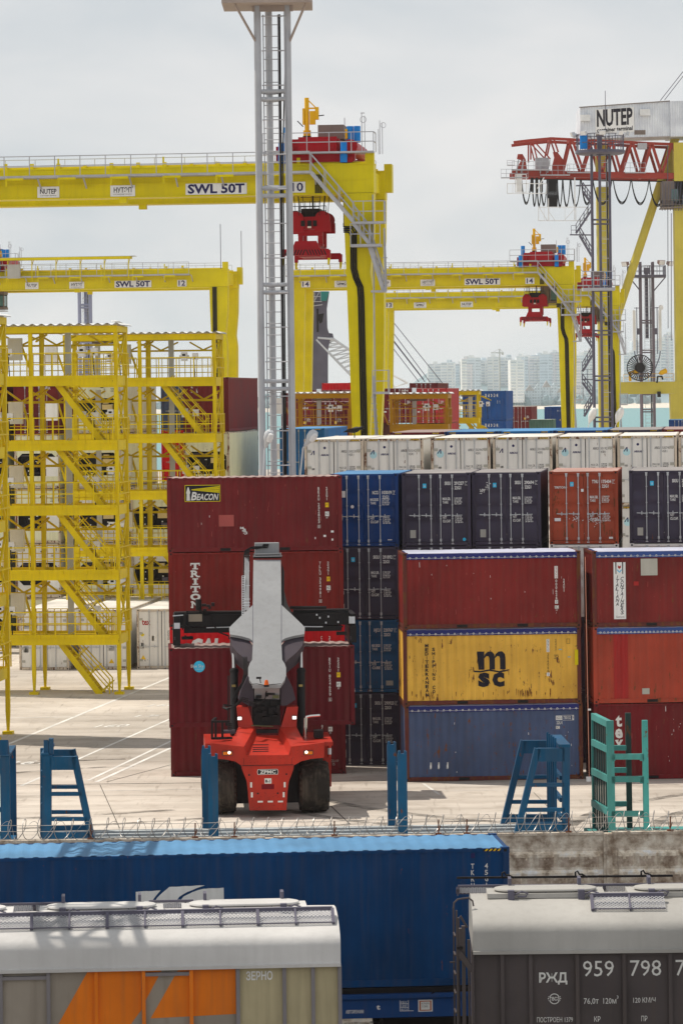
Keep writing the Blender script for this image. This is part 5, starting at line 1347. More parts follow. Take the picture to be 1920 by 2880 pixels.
# trolley cab
mb = MB(); mb.box(Q(1385, 0).x, Q(1620, 0).x, -.5, 3.5, Q(0, 1115).z, Q(0, 915).z); mb.rail([Q(1380, 1130, -.8), Q(1600, 1130, -.8)], 1.2, .06, .5); mb.box(Q(1380, 0).x, Q(1610, 0).x, -1, 3.5, Q(0, 1135).z, Q(0, 1125).z)
mb.m = 1; mb.box(Q(1455, 0).x, Q(1515, 0).x, -.53, -.505, Q(0, 1080).z, Q(0, 980).z); mb.box(Q(1545, 0).x, Q(1600, 0).x, -.53, -.505, Q(0, 1110).z, Q(0, 1030).z)
mb.m = 2; [mb.bar(Q(1400 + 25*k, 905, -.6), Q(1395 + 22*k, 1140, -.6), .07) for k in range(9)]
mb.build('trolley_cab', [M_CAB, M_GLASS, M_DGR], qc)
# zigzag stairs
mb = MB()
def st(a, b, f, w=1.0):
    A_, B_ = f(*a), f(*b)
    for dy in (-.8, -1.6):
        o = V((0, dy, 0)); mb.bar(A_+o, B_+o, .08, .22); mb.bar(A_+o+Z*1.1, B_+o+Z*1.1, .06); mb.bar(A_+o+Z*.55, B_+o+Z*.55, .05)
        for k in range(5): q = A_+(B_-A_)*k/4+o; mb.bar(q, q+Z*1.1, .05)
    for k in range(12): q = A_ + (B_-A_)*(k+.5)/12; mb.box(q.x-.15, q.x+.15, -1.6, -.8, q.z-.03, q.z+.03)
st((745, 985), (820, 1090), Q); st((820, 1130), (690, 1325), Q); st((720, 1345), (822, 1520), Q); mb.bar(Q(640, 1338, -1.2), Q(830, 1340, -1.2), 1.0, .12); mb.rail([Q(648, 1338, -1.7), Q(690, 1338, -1.7)], 1.1, .06, .6); mb.bar(Q(690, 938, -1.2), Q(825, 935, -1.2), 1.0, .12)
st((350, 1060), (450, 1210), Q2); st((450, 1300), (330, 1500), Q2); mb.bar(Q2(320, 1598, -1.2), Q2(450, 1598, -1.2), 1.0, .12); mb.rail([Q2(320, 1598, -1.7), Q2(450, 1598, -1.7)], 1.2, .06, .7); st((330, 1640), (450, 1800), Q2); st((450, 1880), (350, 2050), Q2)
mb.build('stairs', M_DGR, qc)
# cable reel on the portal beam
rc = Q2(1030, 1455, -1.2); mb = MB()
ring(mb, rc, X, Z, 1.50, 1.62, 36); ring(mb, rc, X, Z, .35, .5, 20)
for k in range(34):
    a = 2*math.pi*k/34; d = V((math.cos(a), 0, math.sin(a))); mb.bar(rc+d*.4, rc+d*1.6, .045, .1); mb.bar(rc+d*.9+V((0, -.2, 0)), rc+d*1.45+V((0, -.2, 0)), .12, .1)
mb.lathe(rc, (0, 1, 0), [(-.3, 0), (-.3, .6), (.6, .6), (.6, 0)], 24)
mb.build('cable_reel', M_BLK, qc)
mb = MB(); mb.rail([Q2(835, 1625, -.9), Q2(1440, 1615, -.9)], .9, .05, 1.4)
mb.box(Q2(880, 0).x, Q2(910, 0).x, -1, -.7, Q2(0, 1630).z, Q2(0, 1510).z); mb.lathe(Q2(930, 1510, -1), (1, 0, .1), [(0, .1), (.3, .3), (.9, .25), (1.0, 0)], 12); mb.lathe(Q2(1265, 1530, -1), (1, 0, .45), [(0, .1), (.3, .3), (1.0, .3), (1.1, 0)], 12)
mb.m = 1; mb.path([Q2(1240, 1640, -1), Q2(1250, 1560, -1), Q2(1300, 1560, -1), Q2(1310, 1600, -1)], .12, 6); mb.box(Q2(1225, 0).x, Q2(1265, 0).x, -1.2, -.6, Q2(0, 1830).z, Q2(0, 1760).z)
mb.build('beam_fittings', [M_AMBER, M_BLK], qc)
mb = MB()
for a, b in (((1568, 0), (1380, 240)), ((1640, -55), (1415, 235)), ((1470, 1160), (1470, 2200)), ((1440, 600), (1444, 2100))): mb.tube(Q(*a, -.4), Q(*b, -.4), .045, 5)
mb.build('stay_rope', M_DGR, qc)

# ------------------------------------------------------------------ grey mobile harbour crane beyond crane 10
sH = 24.0; h0 = W(900, 1000, sH)
def Hc(x, y, dy=0.):
    w = W(700 + x*.34439, 540 + y*.34439, sH); return V((w.x - h0.x, dy, w.z))
hc = thing('harbour_crane', 'dark grey mobile harbour crane tower with lattice boom seen between the legs of crane 10', 'crane', (h0.x, h0.y, 0))
M_HC = paint('harbour crane grey', A(72, 70, 80, .55), .6, var=.2)
mb = MB(); r = (Hc(645, 0).x - Hc(500, 0).x)/2; cx = Hc(572, 0).x
mb.prism([(Hc(x, y).x, Hc(x, y).z) for x, y in ((500, 3000), (645, 3000), (645, 1290), (665, 1190), (640, 1110), (636, 950), (655, 815), (500, 815))], -1, 1.2); mb.build('tower', M_HC, hc)
mb = MB(); mb.prism([(Hc(x, y).x, Hc(x, y).z) for x, y in ((586, 890), (632, 890), (655, 812), (586, 812))], -1.2, -1.01); mb.m = 1; mb.box(Hc(440, 0).x, Hc(585, 0).x, -1.5, -.9, Hc(0, 905).z, Hc(0, 900).z); mb.rail([Hc(440, 900, -1.4), Hc(585, 900, -1.4)], 1.3, .06, .8); mb.bar(Hc(500, 935, -1.3), Hc(600, 920, -1.3), .1); mb.bar(Hc(530, 900, -1.3), Hc(575, 815, -1.3), .08)
mb.m = 2; mb.prism([(Hc(x, y).x, Hc(x, y).z) for x, y in ((560, 1000), (612, 990), (600, 1060), (580, 1075), (560, 1030))], -1.02, -1.003); mb.box(Hc(540, 0).x, Hc(556, 0).x, -1.1, -1.01, Hc(0, 1150).z, Hc(0, 960).z)
mb.build('operator_cab', [paint('teal', (.03, .22, .20), .3), M_STEEL, M_BLK], hc)
mb = MB(); A0, A1, B0, B1 = (555, 1190), (845, 1495), (620, 1180), (1000, 1380)
A0, A1, B0, B1 = Hc(550, 1205), Hc(835, 1500), Hc(690, 1200), Hc(1010, 1420)
for dy in (-.9, .9):
    o = V((0, dy, 0)); mb.tube(A0+o, A1+o, .14, 8); mb.tube(B0+o, B1+o, .14, 8); mb.tube(Hc(560, 1190)+o, Hc(690, 1200)+o, .16, 8)
    for k in range(9):
        f, g = k/9, (k+.5)/9; mb.tube(A0+(A1-A0)*f+o, B0+(B1-B0)*g+o, .07, 6); mb.tube(B0+(B1-B0)*g+o, A0+(A1-A0)*(k+1)/9+o, .07, 6)
for k in range(9): q = A0+(A1-A0)*k/9; mb.tube(q+V((0, -.9, 0)), q+V((0, .9, 0)), .06, 6)
mb.m = 1; mb.lathe(Hc(640, 1195), (.4, 0, -1), [(-.6, .3), (-.3, .8), (.3, .7), (.6, .3)], 12)
mb.build('lattice_boom', [M_LGT, M_HC], hc)
mb = MB()
for a, b in (((1145, 1015), (1600, 1580)), ((1145, 1100), (1480, 1550)), ((1145, 1170), (1440, 1550)), ((1145, 1160), (1430, 1530)), ((1145, 1230), (1390, 1550))): 
    A_, B_ = Hc(*a, 2), Hc(*b, 2); mb.tube(A_ + (A_-B_)*.8, B_, .045, 5)
mb.m = 1; mb.tube(Hc(1150, 1480, 2), Hc(1300, 1560, 2), .13, 6); mb.tube(Hc(1190, 1600, 2), Hc(1150, 1490, 2), .08, 6); mb.tube(Hc(1190, 1590, 2), Hc(1290, 1560, 2), .08, 6)
mb.build('stay_rope', [M_DGR, M_SIGN], hc)

# ------------------------------------------------------------------ city across the bay
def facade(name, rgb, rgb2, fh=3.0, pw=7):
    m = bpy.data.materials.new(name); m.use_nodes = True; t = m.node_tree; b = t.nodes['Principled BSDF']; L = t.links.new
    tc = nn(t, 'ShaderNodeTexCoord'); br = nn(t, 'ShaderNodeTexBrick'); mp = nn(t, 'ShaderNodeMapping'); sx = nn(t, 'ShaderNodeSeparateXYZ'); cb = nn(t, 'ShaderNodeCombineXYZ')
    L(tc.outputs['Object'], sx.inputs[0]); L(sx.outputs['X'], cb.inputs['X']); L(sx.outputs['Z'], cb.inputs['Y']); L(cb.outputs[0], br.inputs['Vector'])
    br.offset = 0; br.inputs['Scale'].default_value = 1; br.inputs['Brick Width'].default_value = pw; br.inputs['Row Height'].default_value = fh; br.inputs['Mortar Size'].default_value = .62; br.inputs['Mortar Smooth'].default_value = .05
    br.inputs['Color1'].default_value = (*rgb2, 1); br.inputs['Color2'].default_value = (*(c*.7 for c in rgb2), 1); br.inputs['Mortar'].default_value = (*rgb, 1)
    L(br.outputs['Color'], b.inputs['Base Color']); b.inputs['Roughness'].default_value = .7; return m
FA = [facade('white apartment facade', (.90, .89, .87),  (.74, .77, .80)), facade('beige apartment facade', (.86, .85, .82), (.73, .76, .79), 3, 6), facade('grey blue apartment facade', (.78, .83, .87), (.68, .74, .79), 3, 9), facade('pink apartment facade', (.85, .79, .78), (.73, .73, .76), 3, 5)]  # pale, low-contrast colours paint distance haze into walls and windows
rnd = random.Random(11); sC = 2.72
bl = [(228, 300, 607, 770, 0), (296, 372, 598, 770, 0), (368, 420, 606, 760, 1), (405, 436, 580, 770, 1), (430, 505, 574, 770, 2), (500, 548, 586, 770, 0), (540, 606, 570, 770, 1), (600, 668, 572, 780, 0), (660, 736, 586, 780, 0), (690, 750, 566, 740, 2), (735, 782, 574, 780, 3), (770, 835, 562, 780, 0), (815, 880, 554, 780, 2), (868, 940, 547, 790, 3),
      (1005, 1060, 560, 790, 2), (1045, 1100, 538, 790, 1), (1255, 1312, 548, 760, 0), (1300, 1352, 486, 760, 2), (1415, 1480, 478, 760, 0), (1464, 1520, 452, 770, 3), (1300, 1360, 600, 780, 3)]
dsc = {0: 'white', 1: 'beige', 2: 'grey blue', 3: 'pinkish'}
for i, (x0, x1, yt, yb, mi) in enumerate(bl):
    s_ = sC + rnd.uniform(-.12, .08); a = W(1080+x0*.5357, 700+yt*.5357, s_); b = W(1080+x1*.5357, 700+yb*.5357, s_)
    w = b.x - a.x; zt = a.z; z0 = 4.0
    pos = ('leftmost in the far skyline', 'second from the left in the far skyline')[i] if i < 2 else None
    t = thing('apartment_block', '%s high rise apartment block across the bay, %s' % (dsc[mi], ('number %d counted from the left' % (i+1))), 'building', (a.x, a.y, z0), rnd.uniform(-.15, .15), 'apartment blocks across the bay')
    t['label'] = '%s apartment block across the bay, %s' % (dsc[mi], ['leftmost of the skyline', 'just right of the leftmost one', 'low one third from the left', 'narrow and tall beside the low third one', 'broad one with stepped roof left of centre', 'short one left of the tower crane', 'directly below the tower crane', 'right of the tower crane', 'bright wide one in the middle', 'set back behind the bright wide one', 'slim one right of the bright wide one', 'wide one left of the crane 14 leg', 'tall one near the crane 14 leg', 'tallest beside the crane 14 leg', 'behind the leg of crane 14', 'between the legs of cranes 14 and 13', 'low one left of the antenna mast', 'tall one left of the antenna mast', 'right of the antenna mast', 'tallest, beside the quay crane leg', 'low one at the foot of the antenna mast'][i])
    mb = MB(); hh = zt - z0; n = max(2, int(w/6)); 
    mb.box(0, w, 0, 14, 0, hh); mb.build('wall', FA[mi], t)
    mb = MB()
    for k in range(n):
        if k % 2 == i % 2: mb.box(w*k/n+.3, w*(k+1)/n-.3, -1.4, -.02, rnd.choice((0, 3)), hh - rnd.choice((0, 3, 6)))
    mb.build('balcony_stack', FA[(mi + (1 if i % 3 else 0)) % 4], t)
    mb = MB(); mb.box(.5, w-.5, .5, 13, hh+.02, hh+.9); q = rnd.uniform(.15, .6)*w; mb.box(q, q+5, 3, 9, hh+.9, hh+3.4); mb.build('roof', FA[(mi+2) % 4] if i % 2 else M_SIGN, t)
rnd2 = random.Random(3)
M_HOUSE = facade('low house facade', (.58, .65, .70), (.44, .50, .56), 3, 3); M_TR = paint('pale brown roof', (.42, .38, .37), .8, streak=0)
hx = [(700, 740, 742), (742, 786, 715), (786, 830, 705), (832, 872, 690), (874, 912, 700), (908, 940, 728), (640, 690, 752)]
for i, (x0, x1, yt) in enumerate(hx):
    a = W(1080+x0*.5357, 700+yt*.5357, 2.79); w = (x1-x0)*.5357/2.79
    t = thing('lakeside_house', 'gabled grey villa on the far shore, %s' % ['leftmost of the row below the blocks', 'second from the left of the row', 'third with twin gables', 'tallest of the row', 'right of the tallest', 'nearest the crane 14 leg', 'low one apart at the left'][i], 'house', (a.x, a.y, 1), 0, 'villas on the far shore')
    mb = MB(); hh = a.z - 1; mb.box(0, w, 0, 10, 0, hh*.72); mb.build('wall', M_HOUSE, t)
    mb = MB(); mb.prism([(-.4, hh*.72+.02), (w+.4, hh*.72+.02), (w*.5, hh)], -.3, 10.3); mb.build('roof', M_TR if i % 2 else M_HOUSE, t)
# tower crane on the skyline
a = W(1080+603*.5357, 700+525*.5357, 2.75); t = thing('tower_crane', 'tiny construction tower crane above the far skyline', 'crane', (a.x, a.y-10, 8), 0)
mb = MB(); hh = a.z-8; mb.bar((0, 0, 0), (0, 0, hh), 1.1); mb.build('mast', M_GRY, t); mb = MB(); mb.bar((-9, 0, hh-4), (4, 0, hh-4), .9); mb.bar((0, 0, hh), (-8, 0, hh-3.8), .3); mb.bar((0, 0, hh), (4, 0, hh-3.8), .3); mb.box(2, 4, -.6, .6, hh-6, hh-4.5); mb.build('jib', M_GRY, t)
mb = MB()
for i in range(400):
    x = rnd2.uniform(-330, 420); y = rnd2.uniform(3575, 3700); z = rnd2.uniform(.5, 2) + max(0, (y-3640)*.12); r = rnd2.uniform(2, 5.5)
    vs = []; n = 7
    for j in range(3):
        for k in range(n): vs.append((x + r*(.9, 1, .45)[j]*math.cos(2*math.pi*k/n+j)*rnd2.uniform(.7, 1.2), y + r*(.9, 1, .45)[j]*math.sin(2*math.pi*k/n+j)*.8, z + r*(0, .9, 1.9)[j]*rnd2.uniform(.8, 1.2)))
    mb.add(vs, [(j*n+k, j*n+(k+1) % n, (j+1)*n+(k+1) % n, (j+1)*n+k) for j in range(2) for k in range(n)] + [tuple(range(2*n, 3*n))])
o = mb.build('shore_wood', M_HILL); tag(o, 'dark green wood along the far shore below the blocks', 'wood', None, 'stuff')

# haze of the bay
hz = bpy.data.materials.new('sea haze'); hz.use_nodes = True; t = hz.node_tree; t.nodes.clear()
ou = nn(t, 'ShaderNodeOutputMaterial'); pv = nn(t, 'ShaderNodeVolumePrincipled'); pv.inputs['Color'].default_value = (.93, .95, .97, 1); pv.inputs['Density'].default_value = 0.7e-4; pv.inputs['Anisotropy'].default_value = .2
t.links.new(pv.outputs[0], ou.inputs['Volume'])
mb = MB(); mb.box(-1500, 1500, -120, 5300, -9, 68); o = mb.build('haze', hz); tag(o, 'pale sea haze over the bay', 'haze', None, 'stuff')
# ------------------------------------------------------------------ reach stacker
RZ = R(3.0)
R0 = G(753, 2302)
rs = thing('reach_stacker', 'red reach stacker with pale grey boom seen from behind, lifting a maroon container', 'reach stacker', (R0.x, R0.y, 0), RZ)
_ri = Matrix.Rotation(-RZ, 3, 'Z')
def P3(x, y, dy=0.):     # from the 1568-wide enlargement of (460,1820)-(1000,2400)
    w = W(460 + x*.34439, 1820 + y*.34439, F/(R0.y + dy)); q = _ri @ (w - V((R0.x, R0.y, 0)))
    return V((q.x, dy, q.z))
def P2(x, y, dy=0.): return P3(x, y - 1451.9, dy)
def xz(pts, dy): return [(P3(x, y, dy).x, P3(x, y, dy).z) for x, y in pts]
M_RS = paint('reach stacker red', (.45, .024, .010), .45, var=.3, streak=.35, spec=.3, rust=.06, dirt=(.06, .03, .02))
M_RSD = paint('dark machine grey', A(52, 46, 52, .55), .5)
M_BOOMG = paint('boom pale grey', (.30, .305, .315), .5, var=.12, streak=.25)
M_CHR = paint('chrome rod', (.75, .72, .68), .15, 1.0, streak=0, bump=0)
M_TYR = paint('tyre rubber', (.040, .034, .029), .85, var=.5, streak=.5, dirt=(.3, .24, .18))
def flip(pts): return [(2*846 - x, y) for x, y in pts[::-1]]
mb = MB()
mb.prism(xz([(635, 968), (640, 1000), (660, 1050), (680, 1100), (690, 1180), (702, 1335), (1003, 1335), (1012, 1180), (1022, 1100), (1042, 1050), (1060, 1000), (1064, 968)], 0), 0, 1.1)
mb.build('counterweight', M_RS, rs)
mb = MB()
mb.prism(xz([(386, 786), (386, 908), (500, 916), (585, 934), (632, 966), (1068, 966), (1120, 936), (1200, 916), (1312, 906), (1312, 782), (1040, 815), (1030, 884), (672, 884), (655, 815)], 0), -.04, .30)
za = P3(850, 792).z
mb.box(P3(330, 0).x, P3(668, 0).x, .302, 3.6, za-.12, za); mb.box(P3(1032, 0).x, P3(1378, 0).x, .302, 3.6, za-.12, za)
mb.box(P3(330, 0).x, P3(345, 0).x, .9, 3.6, za-.45, za-.121)
# hood: middle panel and two shoulders
def poly3(*q):
    vs = [P3(*p_) for p_ in q]; mb.add(vs, [tuple(range(len(vs)))])
poly3((672, 884, -.02), (1030, 884, -.02), (938, 722, 1.3), (760, 722, 1.3))
for f in (lambda x: x, lambda x: 2*848 - x):
    g = lambda *q: [P3(f(x), y, d) for x, y, d in q]
    vs = g((672, 884, -.02), (760, 722, 1.3), (745, 655, 1.5), (610, 655, 1.5), (555, 765, .5), (655, 815, -.03), (760, 722, 1.32))
    mb.add([vs[0], vs[5], vs[2], vs[1]], [(0, 1, 2, 3)]); mb.add([vs[5], vs[4], vs[3], vs[2]], [(0, 1, 2, 3)])
    e = g((555, 765, .5), (610, 655, 1.5), (610, 655, 3.4), (555, 765, 3.4)); mb.add(e, [(0, 1, 2, 3)])
    e = g((655, 815, -.03), (555, 765, .5), (386, 790, .3), (386, 786, -.03)); mb.add(e, [(0, 1, 2, 3)])
    # uprights carrying the tail lamps
    n = len(mb.v); a = g((598, 490, 1.6), (690, 490, 1.6), (738, 657, 1.5), (612, 657, 1.5)); b_ = [V((q.x, 2.3, q.z)) for q in a]
    mb.add(a + b_, [(0,1,2,3), (7,6,5,4), (0,4,5,1), (1,5,6,2), (2,6,7,3), (3,7,4,0)])
mb.box(P3(1315, 0).x, P3(1382, 0).x, 1.9, 2.05, P3(0, 1160, 1.9).z, P3(0, 755, 1.9).z)
mb.build('body', M_RS, rs)
mb = MB()
mb.box(P3(690, 0).x, P3(1010, 0).x, 1.1, 6.5, .55, P3(0, 900, 1.1).z); mb.box(-.98, 1.02, 1.15, 1.6, .34, 1.9); mb.box(-.9, .95, 1.6, 5.4, .5, 1.9); mb.box(-1.5, 1.5, 5.4, 6.4, .5, 1.2)
for k in range(5): mb.box(P3(715, 0).x, P3(985, 0).x, -.03+.26*k, .05+.26*k, 0, 0) if 0 else None
mb.m = 1
for zy in (800, 822, 838, 855): 
    q = P3(726, zy, .66-(zy-800)*.008); mb.bar(q + V((0, -.02, .01)), q + V((.5, -.02, .01)), .02)
mb.build('chassis', [M_BLK, M_RSD], rs)
mb = MB()
mb.box(P3(733, 0).x, P3(960, 0).x, 1.6, 3.0, P3(0, 650, 1.6).z, P3(0, 335, 1.6).z); mb.box(P3(760, 0).x, P3(935, 0).x, 1.3, 1.6, P3(0, 715, 1.3).z, P3(0, 690, 1.3).z)
rn = random.Random(6)
for k in range(16):
    x = rn.uniform(735, 930); y = rn.uniform(370, 620); a = P3(x, y, 1.5); mb.box(a.x, a.x+rn.uniform(.06, .25), 1.45, 1.6, a.z, a.z+rn.uniform(.05, .2))
mb.m = 1
for fx in (lambda x: x, lambda x: 2*846 - x):
    pts = [(fx(x), y) for x, y in ((612, 430), (640, 330), (690, 235), (735, 335), (735, 480), (690, 480))]
    if fx(0) > 0: pts = pts[::-1]
    mb.prism(xz(pts, 1.5), 1.5, 2.4)
mb.m = 2; a = P3(890, 395, 1.4); mb.box(a.x, a.x+.2, 1.42, 1.45, a.z-.1, a.z); mb.bar(P3(715, 640, 1.45), P3(895, 650, 1.45), .03)
mb.build('engine_bay', [M_BLK, M_RSD, paint('olive plate', (.12, .13, .06), .5)], rs)
# boom
Y0b, Y1b = 1.2, 6.7
def bd(y3): return Y0b + (Y1b-Y0b)*(310 - y3)/(310+712)
def B3(x, y3, off=0.):
    q = P3(x, y3, bd(y3)); return q
lp = [(730, 308), (700, 268), (690, 235), (690, 170), (702, 135), (722, 105), (727, 0), (729, -30), (726, -52), (700, -70), (640, -88), (541, -105), (536, -160), (560, -185), (640, -262), (700, -318), (728, -345), (733, -712)]
rp = [(2*845 - x, y) for x, y in lp[::-1]]
pts = [B3(x, y) for x, y in lp + rp]
nrm = (B3(733, -712) - B3(730, 308)).cross(V((1, 0, 0))).normalized()
if nrm.y < 0: nrm = -nrm
mb = MB(); n = len(pts); off = nrm*.10
vs = pts + [q + off for q in pts]
mb.add(vs, [tuple(range(n)), tuple(range(n, 2*n))[::-1]] + [(i, n+i, n+(i+1) % n, (i+1) % n) for i in range(n)])
for y3 in (-330,): pass
a, b = B3(845, 300) + nrm*.55, B3(845, -700) + nrm*.50; mb.bar(a, b, .80, .75, up=-nrm)
q = P2(845, 655, 7.2); mb.box(q.x-.40, q.x+.40, 7.25, 7.8, P2(0, 720, 7.3).z, P2(0, 612, 7.3).z); 
mb.m = 1; mb.box(q.x-.46, q.x+.46, 6.95, 7.24, P2(0, 738, 6.9).z, P2(0, 700, 6.9).z); mb.m = 0; mb.box(q.x-.48, q.x+.48, 6.7, 6.76, P2(0, 722, 6.9).z, P2(0, 712, 6.9).z); mb.box(q.x-.44, q.x+.44, 6.7, 6.76, P2(0, 704, 6.9).z, P2(0, 694, 6.9).z)
for sx in (-1, 1): mb.box(q.x+sx*.43-.02, q.x+sx*.43+.02, 6.7, 6.76, P2(0, 722, 6.9).z, P2(0, 690, 6.9).z)
mb.m = 1
rr = [(965, -712), (985, -640), (985, -480), (1010, -380), (1040, -300), (1060, -215), (1080, -235), (1000, -330), (958, -345)]
v2 = [B3(x, y) + nrm*.12 for x, y in rr]; mb.add(v2 + [q_ + nrm*.25 for q_ in v2], [tuple(range(9)), tuple(range(9, 18))[::-1]] + [(i, 9+i, 9+(i+1) % 9, (i+1) % 9) for i in range(9)])
mb.m = 2; mb.bar(B3(728, -345) - nrm*.006, B3(728, -30) - nrm*.006, .012, .004, up=-nrm); mb.bar(B3(961, -345) - nrm*.006, B3(961, -30) - nrm*.006, .012, .004, up=-nrm)
mb.build('boom', [M_BOOMG, M_BLK, M_DGR], rs, flat=True)
mb = MB()
for fx in (lambda x: x, lambda x: 2*845 - x):
    mb = MB(); v2 = [B3(fx(x), y) + nrm*.14 for x, y in ((541, -118), (640, -100), (700, -78), (728, -40), (728, 130), (668, 70), (600, 15), (556, -40))]
    k = len(v2); mb.add(v2 + [q_ + nrm*.5 for q_ in v2], [tuple(range(k)), tuple(range(k, 2*k))[::-1]] + [(i, k+i, k+(i+1) % k, (i+1) % k) for i in range(k)])
    mb.build('boom_cheek', M_RSD, rs, flat=True)
for x in (571, 1119):
    mb = MB(); a, b, c = P2(x, 1400, 3.6), P3(x+4, 200, 2.9), P3(x+8, 720, 2.0)
    mb.tube(b, a, .062, 14); mb.m = 1; mb.tube(b, c, .125, 16); mb.tube(b - V((.12, 0, .1)), c - V((.12, 0, 0)), .02, 6); mb.lathe(b, (a-b), [(-.06, .13), (.0, .15), (.06, .14), (.07, .06)], 16)
    mb.m = 2; q = P3(x, 315, 2.5); mb.box(q.x-.06, q.x+.06, 2.4, 2.43, q.z-.035, q.z+.035)
    mb.build('lift_cylinder', [M_CHR, M_BLK, paint('brass label', (.4, .3, .1), .5)], rs)
# spreader
mb = MB(); dS = 6.0
g2 = lambda x, y: P2(x, y, dS)
mb.box(g2(118, 0).x, g2(1500, 0).x, dS, dS+.8, g2(0, 1290).z, g2(0, 1190).z); mb.box(g2(150, 0).x, g2(1440, 0).x, dS-.05, dS+.3, g2(0, 1338).z, g2(0, 1296).z)
mb.box(g2(75, 0).x, g2(640, 0).x, dS+.1, dS+.7, g2(0, 1195).z, g2(0, 1170).z); mb.box(g2(1050, 0).x, g2(1500, 0).x, dS+.1, dS+.7, g2(0, 1188).z, g2(0, 1165).z)
mb.tube(g2(1030, 1130), g2(1330, 1130), .05, 10)
for x0, x1 in ((60, 122), (1500, 1558)):
    mb.box(g2(x0, 0).x, g2(x1, 0).x, dS-.15, dS+2.3, g2(0, 1435).z, g2(0, 1300).z); mb.box(g2(x0+8, 0).x, g2(x1-5, 0).x, dS-.1, dS+2.2, g2(0, 1300).z, g2(0, 1200).z)
    c = P2((x0+x1)/2, 1372, dS-.16); mb.m = 3; mb.tube(c, c+V((0, .02, 0)), .03, 10); mb.tube(c+V((0, 0, -.06)), c+V((0, .02, -.06)), .03, 10); mb.m = 0
rn = random.Random(9)
for k in range(22):
    x = rn.choice((rn.uniform(280, 430), rn.uniform(130, 230))); y = rn.uniform(1110, 1180) if x > 250 else rn.uniform(1270, 1390); c = P2(x, y, dS-.1); mb.box(c.x, c.x+rn.uniform(.03, .16), dS-.12, dS+.2, c.z, c.z+rn.uniform(.03, .12))
c = g2(285, 1150); mb.tube(c, c+V((0, 0, .36)), .10, 10); mb.box(g2(130, 0).x, g2(225, 0).x, dS-.1, dS+.05, g2(0, 1390).z, g2(0, 1365).z); mb.box(g2(1395, 0).x, g2(1480, 0).x, dS-.1, dS+.05, g2(0, 1372).z, g2(0, 1345).z)
mb.m = 1; mb.box(g2(190, 0).x, g2(300, 0).x, dS-.03, dS-.005, g2(0, 1245).z, g2(0, 1185).z); mb.m = 2
mb.box(g2(70, 0).x, g2(118, 0).x, dS-.13, dS+.0, g2(0, 1300).z, g2(0, 1252).z); mb.box(g2(1500, 0).x, g2(1548, 0).x, dS-.13, dS+.0, g2(0, 1278).z, g2(0, 1222).z); mb.bar(g2(1150, 1285) - V((0, .07, 0)), g2(1300, 1287) - V((0, .07, 0)), .03); mb.bar(g2(75, 1195)-V((0, .05, 0)), g2(160, 1188)-V((0, .05, 0)), .03); mb.bar(g2(350, 1292)-V((0, .07, 0)), g2(545, 1287)-V((0, .07, 0)), .025)
for x, y in ((1270, 1215), (1340, 1205), (1320, 1255), (1420, 1250), (1245, 1190)): c = P2(x, y, dS-.02); mb.box(c.x, c.x+.05, dS-.03, dS-.005, c.z-.03, c.z+.03)
mb.build('spreader', [M_BLK, paint('dusty plate', A(120, 112, 100, .6), .6), M_LGT, M_RSD], rs)
mb = MB()
for k in range(5): mb.path([P2(650+11*k, 1200, 5.3), P2(652+11*k, 1050, 6), P2(654+11*k, 850, 6.7), P2(655+10*k, 700-5*k, 7.2), P2(668+9*k, 660-5*k, 7.2), P2(700+9*k, 648-4*k, 7.2), P2(760+9*k, 648-4*k, 7.2), P2(800+12*k, 640, 7.2), P2(820+9*k, 610, 7.2)], .020, 5)
for k in range(3): mb.path([P2(160+7*k, 1300, 5.8), P2(165+7*k, 1190, 5.8), P2(190+6*k, 1158, 5.8), P2(300, 1158, 5.8), P2(420, 1165, 5.8), P2(640, 1168, 5.7)], .016, 5)
mb.path([P2(380, 1180, 5.8), P2(400, 1260, 5.8), P2(450, 1330, 5.8), P2(530, 1360, 5.7), P2(536, 1385, 5.6)], .025, 5)
for k in range(4): mb.path([P3(700, 440+13*k, 1.3), P3(770, 465+9*k, 1.2), P3(830, 420, 1.3), P3(840, 360, 1.4)], .016, 5)
for k in range(3): mb.path([P3(690, 425+14*k, 1.3), P3(640, 410+14*k, 1.2), P3(590, 470+8*k, 1.2), P3(520, 515-8*k, 1.3), P3(478+9*k, 495, 1.4), P3(490+9*k, 468+6*k, 1.5), P3(560, 480, 1.6)], .018, 5)
for k in range(4): mb.path([P3(560+8*k, 440, 1.6), P3(590+8*k, 360, 1.7), P3(640+6*k, 290, 1.8), P3(655+9*k, 220, 2), P3(650+10*k, 80, 2.5)], .016, 5)
mb.m = 1
for k in range(5): mb.path([P2(660+9*k, 1150, 5.2), P2(664+8*k, 900, 6.4), P2(666+8*k, 720, 7.1)], .008, 4)
for y in (705, 830, 950, 1060, 1090, 1110): a = P2(655, y, bd(y-1452)+.7); mb.box(a.x, a.x+.2, a.y-.02, a.y, a.z-.012, a.z+.012)
a, b = P2(640, 1200, 5.1), P2(640, 870, 6.4)
for k in range(24): q = a + (b-a)*k/23; mb.bar(q, q+V((.08, 0, 0)), .02)
mb.bar(a, b, .015); mb.bar(a+V((.08, 0, 0)), b+V((.08, 0, 0)), .015)
mb.build('hydraulic_hose', [M_BLK, M_LGT], rs)
